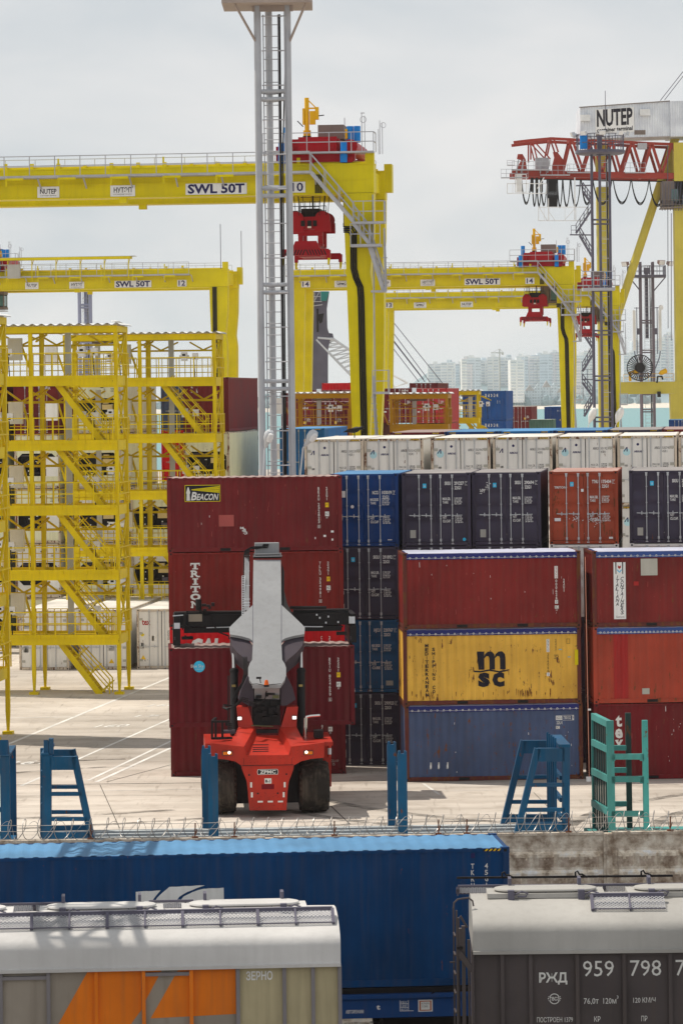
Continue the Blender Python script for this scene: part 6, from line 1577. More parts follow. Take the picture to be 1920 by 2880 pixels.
# wheels
def tyre(rad, w):
    mb = MB(); mb.lathe((-w/2, 0, 0), (1, 0, 0), [(.12, .38), (.02, .42), (0, rad*.62), (.04, rad*.86), (.10, rad*.955), (w/2, rad*.965), (w-.10, rad*.955), (w-.04, rad*.86), (w, rad*.62), (w-.02, .42), (w-.12, .38)], 48)
    for k in range(26):
        a0 = 2*math.pi*k/26
        for sx in (-1, 1):
            vs = []
            for da, xx, rr in ((0, .02, .985), (.13, .02, .985), (.20, .47, .90), (.07, .47, .90)):
                a = a0 + da + (0.12 if sx > 0 else 0)
                for r2 in (rad*(1.0 if rr > .95 else .90), rad*.86): vs.append((sx*xx*w, r2*math.cos(a), r2*math.sin(a)))
            mb.add(vs, [(0,2,4,6)[::sx], (0,1,3,2), (2,3,5,4), (4,5,7,6), (6,7,1,0)])
    return mb.mesh('tyre', M_TYR)
def rim(rad, w):
    mb = MB(); mb.lathe((-w/2+.06, 0, 0), (1, 0, 0), [(.0, .40), (.03, .34), (.2, .30), (.2, .12), (.1, .10), (.1, 0)], 24)
    for k in range(10): a = 2*math.pi*k/10; c = V((-w/2+.24, .2*math.cos(a), .2*math.sin(a))); mb.tube(c, c-V((.04, 0, 0)), .02, 6)
    return mb.mesh('rim', paint('dusty rim', A(150, 120, 90, .7), .6))
for x, y, mir in ((-1.42, 1.35, 0), (1.50, 1.35, 1), (-1.5, 6.1, 0), (1.5, 6.1, 1)):
    w = link(rm('tyre', lambda: tyre(.83, .98)), 'wheel', rs); w.location = (x, y, .83); w.rotation_euler = (0, 0, math.pi if mir else 0)
    link(rm('rimm', lambda: rim(.83, .98)), 'rim', w)
M_LAMP = glow('white lit lamp', (1, .95, .85), 2.2)
for x, y in ((620, 583), (1068, 579)):
    q = P3(x, y, 1.45); mb = MB(); mb.box(q.x-.07, q.x+.07, 1.46, 1.56, q.z-.055, q.z+.055); mb.m = 1; mb.box(q.x-.06, q.x+.06, 1.44, 1.46, q.z-.045, q.z+.045); mb.build('work_lamp', [M_BLK, M_LAMP], rs)
for x0, x1, lx in ((478, 562, 535), (1142, 1222, 1165)):
    a, b = P3(x0, 885, -.05), P3(x1, 848, -.05); mb = MB(); mb.box(a.x, b.x, -.075, -.042, a.z, b.z); mb.m = 1; mb.box(a.x+.03, b.x-.02, -.085, -.076, a.z+.02, b.z-.02); q = P3(lx, 860); mb.m = 2; mb.lathe((q.x, -.086, q.z), (0, -1, 0), [(0, .045), (.01, .04), (.015, 0)], 14); mb.build('tail_lamp', [M_RSD, paint('amber lens', (.85, .22, .02), .2, streak=0, bump=0), M_LAMP], rs)
q = P3(840, 325, 1.0); mb = MB(); mb.lathe((q.x, 1.0, q.z), (0, 0, 1), [(0, .085), (.06, .085)], 14); mb.m = 1; mb.lathe((q.x, 1.0, q.z+.06), (0, 0, 1), [(0, .075), (.10, .06), (.15, .045), (.16, 0)], 14); mb.build('beacon_light', [M_BLK, paint('amber lens deep', (.8, .13, .01), .2, streak=0, bump=0)], rs)
q = P3(777, 252, 1.1); mb = MB(); mb.lathe((q.x-.08, 1.1, q.z), (1, 0, 0), [(0, 0), (.0, .035), (.16, .035), (.16, 0)], 12); mb.bar((q.x+.03, 1.1, q.z), (q.x+.06, 1.15, q.z-.17), .02); mb.path([P3(705, 305, 1.1), P3(760, 300, 1.1), P3(820, 312, 1.1), P3(900, 305, 1.1), P3(960, 300, 1.1)], .01, 5); a = P3(725, 337, 1.18); b = P3(957, 310, 1.18)
mb.m = 1; mb.box(a.x, b.x, 1.12, 1.18, a.z, b.z); mb.build('camera_bracket', [M_BLK, M_BOOMG], rs)
mb = MB()
c = P3(850, 1021, 0); mb.m = 0; mb.poly((c.x, -.004, c.z), X, Z, [(-.33, 0), (-.31, -.085), (.31, -.085), (.33, 0), (.31, .085), (-.31, .085)]); mb.m = 1; mb.poly((c.x, -.008, c.z), X, Z, [(-.315, 0), (-.295, -.072), (.295, -.072), (.315, 0), (.295, .072), (-.295, .072)]); mb.m = 0; text(mb, 'ZPMC', (c.x-.25, -.012, c.z-.05), X, Z, .10, w=.50, bold=.04)
def pl(x0, y0, x1, y1, m, o=-.005): a, b = P3(x0, y1), P3(x1, y0); mb.m = m; mb.quad((0, o, 0), X, Z, a.x, b.x, a.z, b.z)
for x in (707, 981): pl(x, 1105, x+15, 1148, 0); pl(x + (6 if x < 800 else -8), 1187, x+15+(6 if x < 800 else -8), 1229, 0)
for x in (768, 850, 933): pl(x, 1257, x+42, 1271, 0)
pl(824, 1073, 880, 1117, 0); pl(832, 1085, 845, 1108, 1, -.008); pl(850, 1098, 858, 1106, 1, -.008); pl(865, 1088, 869, 1108, 1, -.008); pl(800, 1122, 902, 1163, 2)
for x, y in ((698, 1045), (1003, 1040), (770, 1197), (932, 1196)): c = P3(x, y); mb.m = 1; disc(mb, (c.x, -.006, c.z), X, Z, .03, 12)
mb.m = 1
a, b = P3(640, 967), P3(1062, 964); mb.quad((0, -.043, 0), X, Z, a.x, b.x, a.z-.012, a.z+.006)
for x in (655, 1045): a = P3(x, 960); mb.quad((0, -.043, 0), X, Z, a.x-.006, a.x+.006, a.z, a.z+.2)
rn = random.Random(17)
for k in range(60):
    x = rn.uniform(400, 1300); y = rn.uniform(880, 962) if 640 < x < 1060 else rn.uniform(800, 905); a = P3(x, y); w_ = rn.uniform(.01, .05); mb.m = 3 if k % 3 else 1
    mb.poly((a.x, -.0435, a.z), X, Z, [(0, 0), (w_, rn.uniform(-.01, .01)), (w_*.8, .01), (.0, .008)])
for k in range(50):
    x = rn.uniform(715, 990); y = rn.uniform(1180, 1330); a = P3(x, y); w_ = rn.uniform(.01, .07); mb.m = 3 if k % 2 else 1
    mb.poly((a.x, -.0045, a.z), X, Z, [(0, 0), (w_, rn.uniform(-.01, .01)), (w_*.8, .012), (.0, .008)])
mb.build('plate', [M_WHT, M_BLK, paint('dark red lens', (.16, .004, .01), .2), paint('scraped dark red', (.22, .02, .015), .7, bump=0)], rs)
mb = MB()
for a, b in (((395, 605, 1), (395, 750, 1)), ((425, 580, 1.6), (425, 740, 1.6)), ((395, 608, 1), (540, 608, 1)), ((425, 580, 1.6), (395, 608, 1)), ((390, 745, 1), (560, 742, 1)), ((480, 608, 1), (480, 742, 1))): mb.bar(P3(*a), P3(*b), .07)
mb.m = 1; a, b = P3(490, 705, 1), P3(585, 685, 1); mb.box(a.x, b.x, 1, 1.5, a.z, b.z)
mb.build('guard_rail', [M_BLK, M_RSD], rs)
mb = MB(); mb.tube(P3(1155, 760, 1.5), P3(1160, 580, 1.5), .06, 12); mb.path([P3(1160, 600, 1.5), P3(1165, 575, 1.5), P3(1200, 568, 1.5), P3(1278, 562, 1.5)], .05, 10); mb.m = 1; mb.box(P3(1235, 0).x, P3(1312, 0).x, 1.2, 1.7, P3(0, 760, 1.2).z, P3(0, 700, 1.2).z); mb.build('exhaust', [M_CHR, M_BLK], rs)
mb = MB(); mb.tube(P3(1355, 830, 1.7), P3(1355, 880, 1.7), .06, 10); mb.m = 1; mb.tube(P3(1355, 795, 1.7), P3(1355, 825, 1.7), .06, 10); mb.tube(P3(1355, 882, 1.7), P3(1355, 900, 1.7), .05, 10); mb.build('side_bottle', [M_LGT, M_RS], rs)
mb = MB(); a = P3(543, 560, 1.4)
for k in range(5): mb.lathe(P3(540, 690-16*k, 1.2), (0, 0, 1), [(0, .02), (0, .07), (.03, .07), (.03, .02)], 10)
mb.box(P3(525, 0).x, P3(560, 0).x, 1.3, 1.5, P3(0, 690, 1.3).z, P3(0, 230, 1.3).z) if 0 else mb.bar(P3(528, 690, 1.5), P3(528, 235, 2.2), .04)
mb.build('air_filter', M_BLK, rs)
# ------------------------------------------------------------------ concrete wall with razor wire
M_WALL = None
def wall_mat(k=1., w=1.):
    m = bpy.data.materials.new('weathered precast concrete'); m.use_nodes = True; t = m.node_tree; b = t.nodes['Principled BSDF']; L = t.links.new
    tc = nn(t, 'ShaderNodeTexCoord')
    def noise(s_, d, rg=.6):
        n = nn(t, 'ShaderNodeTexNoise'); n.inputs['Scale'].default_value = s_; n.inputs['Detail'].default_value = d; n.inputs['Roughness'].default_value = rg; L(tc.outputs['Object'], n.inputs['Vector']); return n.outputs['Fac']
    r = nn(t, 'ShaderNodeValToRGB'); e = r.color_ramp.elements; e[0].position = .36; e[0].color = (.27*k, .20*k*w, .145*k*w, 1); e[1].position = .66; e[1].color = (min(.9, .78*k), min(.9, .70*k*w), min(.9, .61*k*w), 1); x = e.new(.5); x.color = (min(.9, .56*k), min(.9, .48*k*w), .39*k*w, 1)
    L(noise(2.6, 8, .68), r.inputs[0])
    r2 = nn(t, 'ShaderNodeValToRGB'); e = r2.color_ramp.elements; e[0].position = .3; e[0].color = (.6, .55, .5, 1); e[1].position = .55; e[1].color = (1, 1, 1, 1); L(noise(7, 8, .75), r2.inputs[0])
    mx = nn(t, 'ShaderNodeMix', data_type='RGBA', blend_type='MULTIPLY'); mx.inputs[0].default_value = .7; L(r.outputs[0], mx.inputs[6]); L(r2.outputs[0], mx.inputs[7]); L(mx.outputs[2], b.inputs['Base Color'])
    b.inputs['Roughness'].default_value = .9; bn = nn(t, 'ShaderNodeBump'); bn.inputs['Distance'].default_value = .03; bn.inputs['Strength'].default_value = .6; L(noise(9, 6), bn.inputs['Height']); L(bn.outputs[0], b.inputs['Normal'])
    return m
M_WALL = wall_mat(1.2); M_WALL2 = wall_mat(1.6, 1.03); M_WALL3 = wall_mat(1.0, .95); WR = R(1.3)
w0 = W(1708, 2341, 122.0)      # top of the visible pier
wl = thing('concrete_wall', 'weathered precast concrete wall with dented panels behind the blue container', 'wall', (w0.x, w0.y, 0), WR)
zt = w0.z
PWD = 3.9
def panel():
    mb = MB(); nx, nz_ = 96, 72; x1 = PWD-.20; zb = -1.45; h = zt-.06-zb; vs = []
    for j in range(nz_+1):
        for i in range(nx+1):
            u, v = i/nx*x1, j/nz_*h; t_ = h - v; d = 0.
            if t_ > .35:
                rr = (t_-.35)/.42; row = int(rr); fr = rr-row; cu = (u/.52 + (.5 if row % 2 else 0)) % 1.0
                if t_ < h-.1 and .12 < u < x1-.12: d = .17*min(1, fr/.22)*(1-fr)**.7*(.25 + .75*max(0., 1-(abs(cu-.5)*2)**3)) + .02
            vs.append((u+.10, -d, zb+v))
    rr_ = random.Random(4)
    for j in range(nz_):
        for i in range(nx):
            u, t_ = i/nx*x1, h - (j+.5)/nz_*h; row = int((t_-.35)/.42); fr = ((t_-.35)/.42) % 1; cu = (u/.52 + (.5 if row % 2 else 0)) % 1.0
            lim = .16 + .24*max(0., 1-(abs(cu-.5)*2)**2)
            mb.m = 1 if (t_ > .35 and fr < lim + rr_.uniform(-.04, .04)) else (2 if t_ > .35 and abs(cu-.5) < .34 and fr < .92 and rr_.random() < .85 else 0)  # pale ledges, brown recesses: sky light and shade painted in with the staining
            mb.add([vs[j*(nx+1)+i], vs[j*(nx+1)+i+1], vs[(j+1)*(nx+1)+i+1], vs[(j+1)*(nx+1)+i]], [(0, 1, 2, 3)])
    mb.m = 0
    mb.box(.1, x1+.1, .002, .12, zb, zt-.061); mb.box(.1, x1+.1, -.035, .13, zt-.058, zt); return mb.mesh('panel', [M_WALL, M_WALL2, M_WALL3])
def pier(): 
    mb = MB(); mb.box(-.098, .098, -.05, .16, -1.45, zt-.03); mb.box(-.03, .03, -.08, -.052, -1.45, zt-.04); return mb.mesh('pier', M_WALL)
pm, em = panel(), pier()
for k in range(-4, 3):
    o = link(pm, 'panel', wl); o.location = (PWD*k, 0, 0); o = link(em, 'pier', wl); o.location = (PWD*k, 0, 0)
M_WIRE = paint('razor wire', (.42, .40, .38), .4, .6, streak=.2, bump=0)
wt = thing('razor_wire', 'coiled razor wire along the top of the concrete wall', 'wire', (w0.x, w0.y, zt), WR)
mb = MB(); pts = []; rnd = random.Random(2); n = 66*16
for i in range(n):
    a = 2*math.pi*i/16; t_ = i/n; x = -15.0 + 24.5*t_; rr = .22 + .025*math.sin(i*.013) + .01*math.sin(i*.31)
    pts.append((x + .10*math.sin(a+1.2) + .05*math.sin(i*.05), .05 + rr*.9*math.cos(a), .24 + rr*math.sin(a)))
mb.path(pts, .009, 4)
pts = []
n = 40*16
for i in range(n):
    a = -2*math.pi*i/16+.6; t_ = i/n; x = -15.0 + 24.5*t_; rr = .20 + .03*math.sin(i*.017+2)
    pts.append((x + .06*math.sin(a*1.0+.3), .05 + rr*.9*math.cos(a), .22 + rr*math.sin(a)))
mb.path(pts, .006, 4); mb.build('coil', M_WIRE, wt)
mb = MB()
for z in (.02, .20, .34): mb.path([(-15 + .8*i, .05 + .01*math.sin(i*3), z + .012*math.sin(i*1.7)) for i in range(32)], .006, 4)
mb.build('strand', M_WIRE, wt)
mb = MB()
for x in (-14.3, -11.9, -9.5, -8.6, -6.3, -3.9, -3.25, -.9, 1.45, 3.9): mb.bar((x, .05, .0), (x+.01, .05, .34), .03); mb.bar((x-.01, .05, 0), (x+.05, .04, .2), .02); mb.box(x-.07, x+.07, .0, .1, -.02, .03)
mb.build('bracket', paint('rusty iron', (.22, .09, .05), .8, rust=.6), wt)

# ------------------------------------------------------------------ flat wagons with end frames behind the wall
M_WBL = paint('wagon blue', A(16, 64, 94, .60), .5, var=.3, streak=.5, rust=.38); M_WTQ = paint('wagon turquoise', (.07, .29, .27), .5, var=.25, streak=.45, rust=.36); M_WTD = paint('dark green planks', (.02, .05, .05), .7, streak=.5)
sF = 104.0
def wagon(label, x_src, rz, name='flat_wagon'):
    p = W(x_src, 2335, sF); t = thing(name, label, 'wagon', (p.x, p.y, 0), rz, 'flat wagons behind the wall')
    inv = Matrix.Rotation(-rz, 3, 'Z')
    def f(x, y, dy=0.):
        w = W(x, y, F/(p.y + dy)); q = inv @ (w - V((p.x, p.y, 0))); return V((q.x, dy, q.z))
    return t, f
def z7(x, y): return (x*.31888, 2040 + y*.31888)
def z6(x, y): return (1380 + x*.34439, 1960 + y*.34439)
t, f = wagon('blue flat wagon with ladder-like end frames and stakes in front of the reach stacker', 116, R(1.6))
x1 = f(1604, 2330).x
mb = MB(); mb.box(0, x1, 0, .12, .78, 1.02); mb.box(0, x1, 2.78, 2.9, .78, 1.02); mb.box(.05, x1-.05, 1.1, 1.8, .45, .95)
for k in range(int(x1/1.25)): mb.box(.2+1.25*k, .45+1.25*k, .122, 2.778, .8, .94)
mb.m = 2; mb.box(0, x1, 2.4, 2.78, 1.06, 1.13); mb.box(0, x1, 1.78, 1.92, 1.06, 1.13); mb.box(0, x1, 1.05, 1.17, 1.06, 1.13); mb.box(0, x1, .3, .45, 1.06, 1.13); mb.m = 3; mb.box(.1, x1-.1, .13, 2.77, 1.0, 1.055)  # pale lengthwise beams over a black sheet
mb.m = 1; mb.quad((0, -.003, 0), X, Z, 0, .01, .8, .81); text(mb, 'СОБСТВЕННИК', (f(596, 2330).x, -.004, .87), X, Z, .10, w=.62, bold=.02); text(mb, 'АРЕНДОВАН', (f(905, 2330).x, -.004, .87), X, Z, .10, w=.62, bold=.02)
mb.build('deck', [M_WBL, M_SIGN, paint('worn pale deck beam', (.5, .54, .56), .6, rust=.15), M_BLK], t)
mb = MB(); mb.box(0, x1, .2, 2.7, .2, .4)
for x in (1.6, 3.4, x1-3.4, x1-1.6):
    for y in (.65, 2.15): mb.lathe((x, y, .3), (0, 1, 0), [(0, 0), (0, .46), (.12, .46), (.12, 0)], 20)
mb.build('bogie', M_BLK, t)
def frame(far, side):
    dy = 2.75 if far else 0.
    mb = MB(); g = f
    def beam(a, b, w, d=.22): mb.bar(g(*a, dy)+V((0, d/2, 0)), g(*b, dy)+V((0, d/2, 0)), w, d, up=(0, 1, 0))
    if side == 'l':
        sh = lambda x, y: z7(x + (0 if not far else -18), y - (62 if far else 0))
        beam(sh(412, 268), sh(412, 1060), .25); beam(sh(655, 280), sh(820, 1060), .17); beam(sh(440, 338), sh(668, 338), .36, .18)
        for y, xr in ((610, 720), (832, 770), (985, 805)): beam(sh(440, y), sh(xr, y), .10 if y < 900 else .22, .14)
    else:
        sh = lambda x, y: z6(x - (115 if far else 0), y - (66 if far else 0)) if far else z6(x, y)
        beam(sh(392, 438), sh(222, 1150), .17); beam(sh(625, 425), sh(625, 1150), .20); beam(sh(392, 488), sh(612, 488), .36, .18)
        for y, xl in ((735, 340), (940, 290), (1075, 250)): beam(sh(xl, y), sh(612, y), .10 if y < 1000 else .22, .14)
    mb.build('end_frame', M_WBL, t)
for far in (0, 1):
    for sd in 'lr': frame(far, sd)
for k in range(5):
    mb = MB(); a = f(*z6(470+16*k, 300+12*k), 2.2-.5*k); mb.bar(V((a.x, a.y, 1.0)), a, .06, .08); mb.build('end_rib', M_WBL, t)
mb = MB()
for k in range(5):
    a = f(*z7(365, 270), 2.4-.5*k); mb.box(a.x-.02, a.x+.04, a.y-.15, a.y+.2, 1.3+.5*k, 1.5+.5*k)
for k, zz in enumerate((1.5, 2.0, 2.6)): a = f(*z6(600, 560)); mb.box(a.x-.08, a.x+.02, .25, 2.7, zz, zz+.12)
a = f(*z6(630, 420)); mb.box(a.x-.22, a.x+.1, .0, 2.8, a.z-.02, a.z+.06); a = f(*z7(400, 265)); mb.box(a.x-.12, a.x+.1, 0, 2.8, a.z-.03, a.z+.05)
q = f(*z7(435, 250)); mb.box(q.x-.02, q.x+.10, .1, .4, q.z-.05, q.z+.38); mb.prismx([(.1, q.z), (.4, q.z), (.3, q.z+.3), (.15, q.z+.35)], q.x-.16, q.x-.03)
mb.build('end_wall', M_WBL, t)
def stake(xs, xe, yt, dy, notch=True):
    a, b = f(xs, yt, dy), f(xe, yt, dy); mb = MB(); w = b.x-a.x; zt_ = a.z
    mb.prism([(a.x, .75), (b.x, .75), (b.x, zt_-.02), (b.x-w*.15, zt_), (b.x-w*.28, zt_), (b.x-w*.30, zt_-.08), (a.x+w*.36, zt_-.08), (a.x+w*.34, zt_), (a.x+w*.1, zt_), (a.x, zt_-.14)], dy, dy+.16)
    mb.build('stake', M_WBL, t)
stake(566, 592, 2100, 2.7); stake(584, 612, 2122, 0); stake(1089, 1115, 2090, 2.7); stake(1118, 1145, 2116, 0)
# left neighbour: only its end shows
t, f = wagon('blue flat wagon of which only the right end frame shows at the left edge', -700, R(1.6))
xa = f(26, 2200).x
mb = MB(); mb.box(-1, xa, 0, 2.9, .78, 1.02); mb.build('deck', M_WBL, t)
mb = MB(); mb.bar((xa-.13, .1, .8), (xa-.13, .1, f(20, 2130).z), .26, .2, up=(0, 1, 0)); mb.bar((xa-.13, 2.7, .8), (xa-.13, 2.7, f(20, 2130).z), .26, .2, up=(0, 1, 0)); q = f(*z7(0, 290)); mb.box(xa-1.4, xa-.27, .02, .18, q.z-.45, q.z-.05); mb.box(xa-1.4, xa-.27, .02, .18, 1.95, 2.08); mb.box(xa-1.4, xa-.27, .02, .18, 1.3, 1.42); mb.box(xa-.26, xa, 0, 2.8, q.z, q.z+.05); mb.prismx([(.1, q.z+.05), (.8, q.z+.05), (.5, q.z+.4), (.2, q.z+.45)], xa-.3, xa-.05); mb.build('end_frame', M_WBL, t)
# turquoise wagon
t, f = wagon('turquoise flat wagon with a planked end wall, right of the blue wagon', 1668, R(1.2))
g = lambda x, y, dy=0.: f(*z6(x, y), dy)
mb = MB(); mb.box(g(835, 1100).x, g(835, 1100).x+9, 0, 2.9, .78, 1.02); mb.build('deck', M_WTQ, t)
mb = MB()
def bt(a, b, w, d=.14, da=0., db=0.): mb.bar(g(*a, da)+V((0, d/2, 0)), g(*b, db)+V((0, d/2, 0)), w, d, up=(0, 1, 0))
bt((836, 140), (845, 1130), .10, .14, 2.75, 2.75); bt((972, 198), (990, 1130), .20, .16, 0, 0)
for ya, yb in ((160, 225), (372, 432), (608, 672), (868, 940)):
    a, b = g(838, ya, 2.7), g(968, yb, .1); mb.bar(a, b, .14, .18)
mb.build('end_frame', M_WTQ, t)
mb = MB()
for k in range(7):
    u = k/6.5; a = V((0, 0, 0)); p0 = g(842, 190, 2.7)*(1-u) + g(962, 250, .1)*u; p1 = g(850, 1100, 2.7)*(1-u) + g(978, 1100, .1)*u
    mb.bar(V((p1.x, p1.y, .9)), V((p0.x, p0.y, p0.z)), .03, .30, up=(0, 1, 0))
mb.build('plank', M_WTD, t)
for (xa, xb, yt, dy) in ((1242, 1298, 195, 0), (1108, 1158, 135, 2.7)):
    mb = MB(); mb.bar(g((xa+xb)/2+4, 1130, dy)+V((0, .08, 0)), g((xa+xb)/2-12, yt, dy)+V((0, .08, 0)), .15, .16, up=(0, 1, 0)); mb.build('stake', paint('peeling turquoise', A(60, 130, 126, .6), .6, rust=.55, scale=2.) if dy == 0 else paint('dark peeling green', (.03, .06, .055), .7, rust=.5), t)
mb = MB()
for y, h in ((492, .15), (676, .16), (960, .16)):
    bt((985, y), (1250, y), h, .12)
    for xx in (1000, 1235): bt((xx, y-24), (xx, y+34), .10, .13)
    mb.build('side_rail', M_WTQ, t)
    mb = MB()
for y in (420, 602, 878):
    mb = MB(); bt((995, y), (1112, y), .14, .12, 2.7, 2.7); mb.build('side_rail', M_WTQ, t)

# ------------------------------------------------------------------ blue forty foot container on a rail wagon
TR = R(4.2)
p = W(1436, 2775, 133.5)
def L_tk(fc):
    fc.vt('TKRU', 11.41, 2.56, .10, .136, 'w', bold=.02, w=.07); fc.vt('45G1', 11.70, 2.56, .10, .136, 'w', bold=.02, w=.07); fc.q(11.38, 11.46, 2.68, 2.78, 'n')
    u0, v0, k = 4.33, 2.23, 1.84/401
    def lg(pts):
        pl_ = [(u0 + (x-632)*k, v0 - (y-290)*k) for x, y in pts]; fc.mb.m = 8; us = [q for q in fc.c if min(a for a, b in pl_) < q < max(a for a, b in pl_)]
        bm = bmesh.new(); bm.faces.new([bm.verts.new((a, b, 0)) for a, b in pl_]); bmesh.ops.triangulate(bm, faces=bm.faces[:])
        for c in us: bmesh.ops.bisect_plane(bm, geom=bm.verts[:]+bm.edges[:]+bm.faces[:], dist=1e-6, plane_co=(c,0,0), plane_no=(1,0,0))
        bm.verts.index_update(); fc.mb.add([fc.P(v.co.x, v.co.y) - fc.r.cross(Z)*(rib(fc.L-v.co.x)-.002) for v in bm.verts], [tuple(q.index for q in ff.verts) for ff in bm.faces]); bm.free()
    lg([(632, 313), (632, 372), (697, 372), (712, 348), (745, 310)]); lg([(785, 295), (755, 318), (728, 345), (710, 372), (806, 372), (830, 340), (870, 318), (947, 290)]); lg([(940, 306), (890, 320), (850, 340), (822, 372), (1033, 372), (1033, 304)])
    for i in range(8):
        fc.mb.m = LK['o'] if i % 2 else LK['k']; fc.mb.poly(fc.P(11.62+.045*i, 2.82, .004), fc.r, Z, [(0, 0), (.045, 0), (.085, .05), (.04, .05)])
container('royal blue forty foot container with white arrow logo, in front of the wall', (p.x, p.y, .69), TR, C_TKR, L=12.19, Ht=2.896, side=True, lett=L_tk)
t = thing('container_wagon', 'blue container wagon carrying the royal blue forty foot container', 'wagon', (p.x, p.y, 0), TR)
mb = MB(); mb.box(-13, .9, -.05, .1, .06, .46); mb.box(-13, .9, 2.34, 2.49, .06, .46); mb.box(-13, .9, .1, 2.34, .3, .42); mb.box(-13, .9, -.1, .3, .47, .56); mb.m = 1; mb.box(-12.3, .1, .0, .35, .565, .68); mb.box(-12.3, .1, 2.1, 2.44, .565, .68); mb.m = 0
q = lambda x: (940 + x*.625 - 1436)/133.5
mb.m = 2; text(mb, 'АВТОРЕЖИМ', (q(47), -.055, .17), X, Z, .065, w=q(127)-q(47), bold=.02); text(mb, 't', (q(185), -.055, .24), X, Z, .10, w=.08, bold=.04)
for k in range(3): mb.quad((0, -.054, 0), X, Z, q(290), q(328), .34-.075*k, .35-.075*k); text(mb, ('КБУ', '1247', '18.121')[k], (q(295), -.055, .355-.075*k), X, Z, .045, w=.13)
for a in (290, 328): mb.quad((0, -.054, 0), X, Z, q(a), q(a)+.01, .19, .42)
mb.quad((0, -.054, 0), X, Z, q(328), q(352), .19, .20); mb.quad((0, -.054, 0), X, Z, q(373), q(438), .17, .42); mb.m = 3; mb.quad((0, -.056, 0), X, Z, q(378), q(433), .19, .40); mb.m = 2; mb.quad((0, -.058, 0), X, Z, q(385), q(426), .21, .38); mb.m = 1; text(mb, 'НЕ СПУСКАТЬ', (q(388), -.060, .32), X, Z, .04, w=.16); text(mb, 'С ГОРКИ', (q(390), -.060, .26), X, Z, .04, w=.12)
mb.build('frame', [paint('flatcar blue', A(22, 56, 104, .6), .5, streak=.4), M_BLK, M_SIGN, paint('notice orange', (.5, .16, .08), .6)], t)
mb = MB()
for x in (-11.3, -9.5, -2.3, -.5):
    for y in (.5, 1.9): mb.lathe((x, y, -.3), (0, 1, 0), [(0, 0), (0, .475), (.13, .475), (.13, 0)], 24)
for x in (-10.4, -1.4): mb.box(x-1.3, x+1.3, .2, .45, -.35, .0); mb.box(x-1.3, x+1.3, 2.0, 2.25, -.35, .0)
mb.path([(q(453)-.1, -.09, .55), (q(453), -.1, .6), (q(470), -.1, .62), (q(520), -.1, .62)], .015, 5); mb.bar((q(155), -.06, -.02), (q(215), -.06, -.02), .02)
mb.build('bogie', M_BLK, t)

# ------------------------------------------------------------------ grain hopper wagons
HL, HWD = 14.7, 3.1
PROF = [(-.04, -.06), (-.05, .0), (.015, .01), (.015, .33), (.05, .44), (.14, .53), (.36, .635), (.66, .73), (1.05, .80), (1.55, .835)]
PROF = PROF + [(HWD-y, z) for y, z in PROF[-2::-1]]
def lattice(mb, o, u, v, L_, W_, cell=.075, w=.012):
    o, u, v = V(o), V(u), V(v); n = int(L_/cell)
    for k in range(-int(W_/cell)-1, n+1):
        for sg in (1, -1):
            pts = []
            a0, a1 = (k*cell, k*cell + W_) if sg > 0 else (k*cell + W_, k*cell)
            b0, b1 = 0., W_
            # clip to 0..L_
            def clipt(t_): return a0 + (a1-a0)*t_
            lo, hi = 0., 1.
            if a1 != a0:
                ts = sorted(((0-a0)/(a1-a0), (L_-a0)/(a1-a0))); lo, hi = max(0, ts[0]), min(1, ts[1])
            if hi - lo < .02: continue
            pa = o + u*clipt(lo) + v*(W_*lo); pb = o + u*clipt(hi) + v*(W_*hi); d = (pb-pa).normalized(); nr = u.cross(v).normalized(); r = d.cross(nr)*w/2
            h_ = nr*.004
            mb.add([pa-r+h_, pb-r+h_, pb+r+h_, pa+r+h_, pa-r-h_, pb-r-h_, pb+r-h_, pa+r-h_], [(0,1,2,3), (7,6,5,4), (0,4,5,1), (2,6,7,3)])
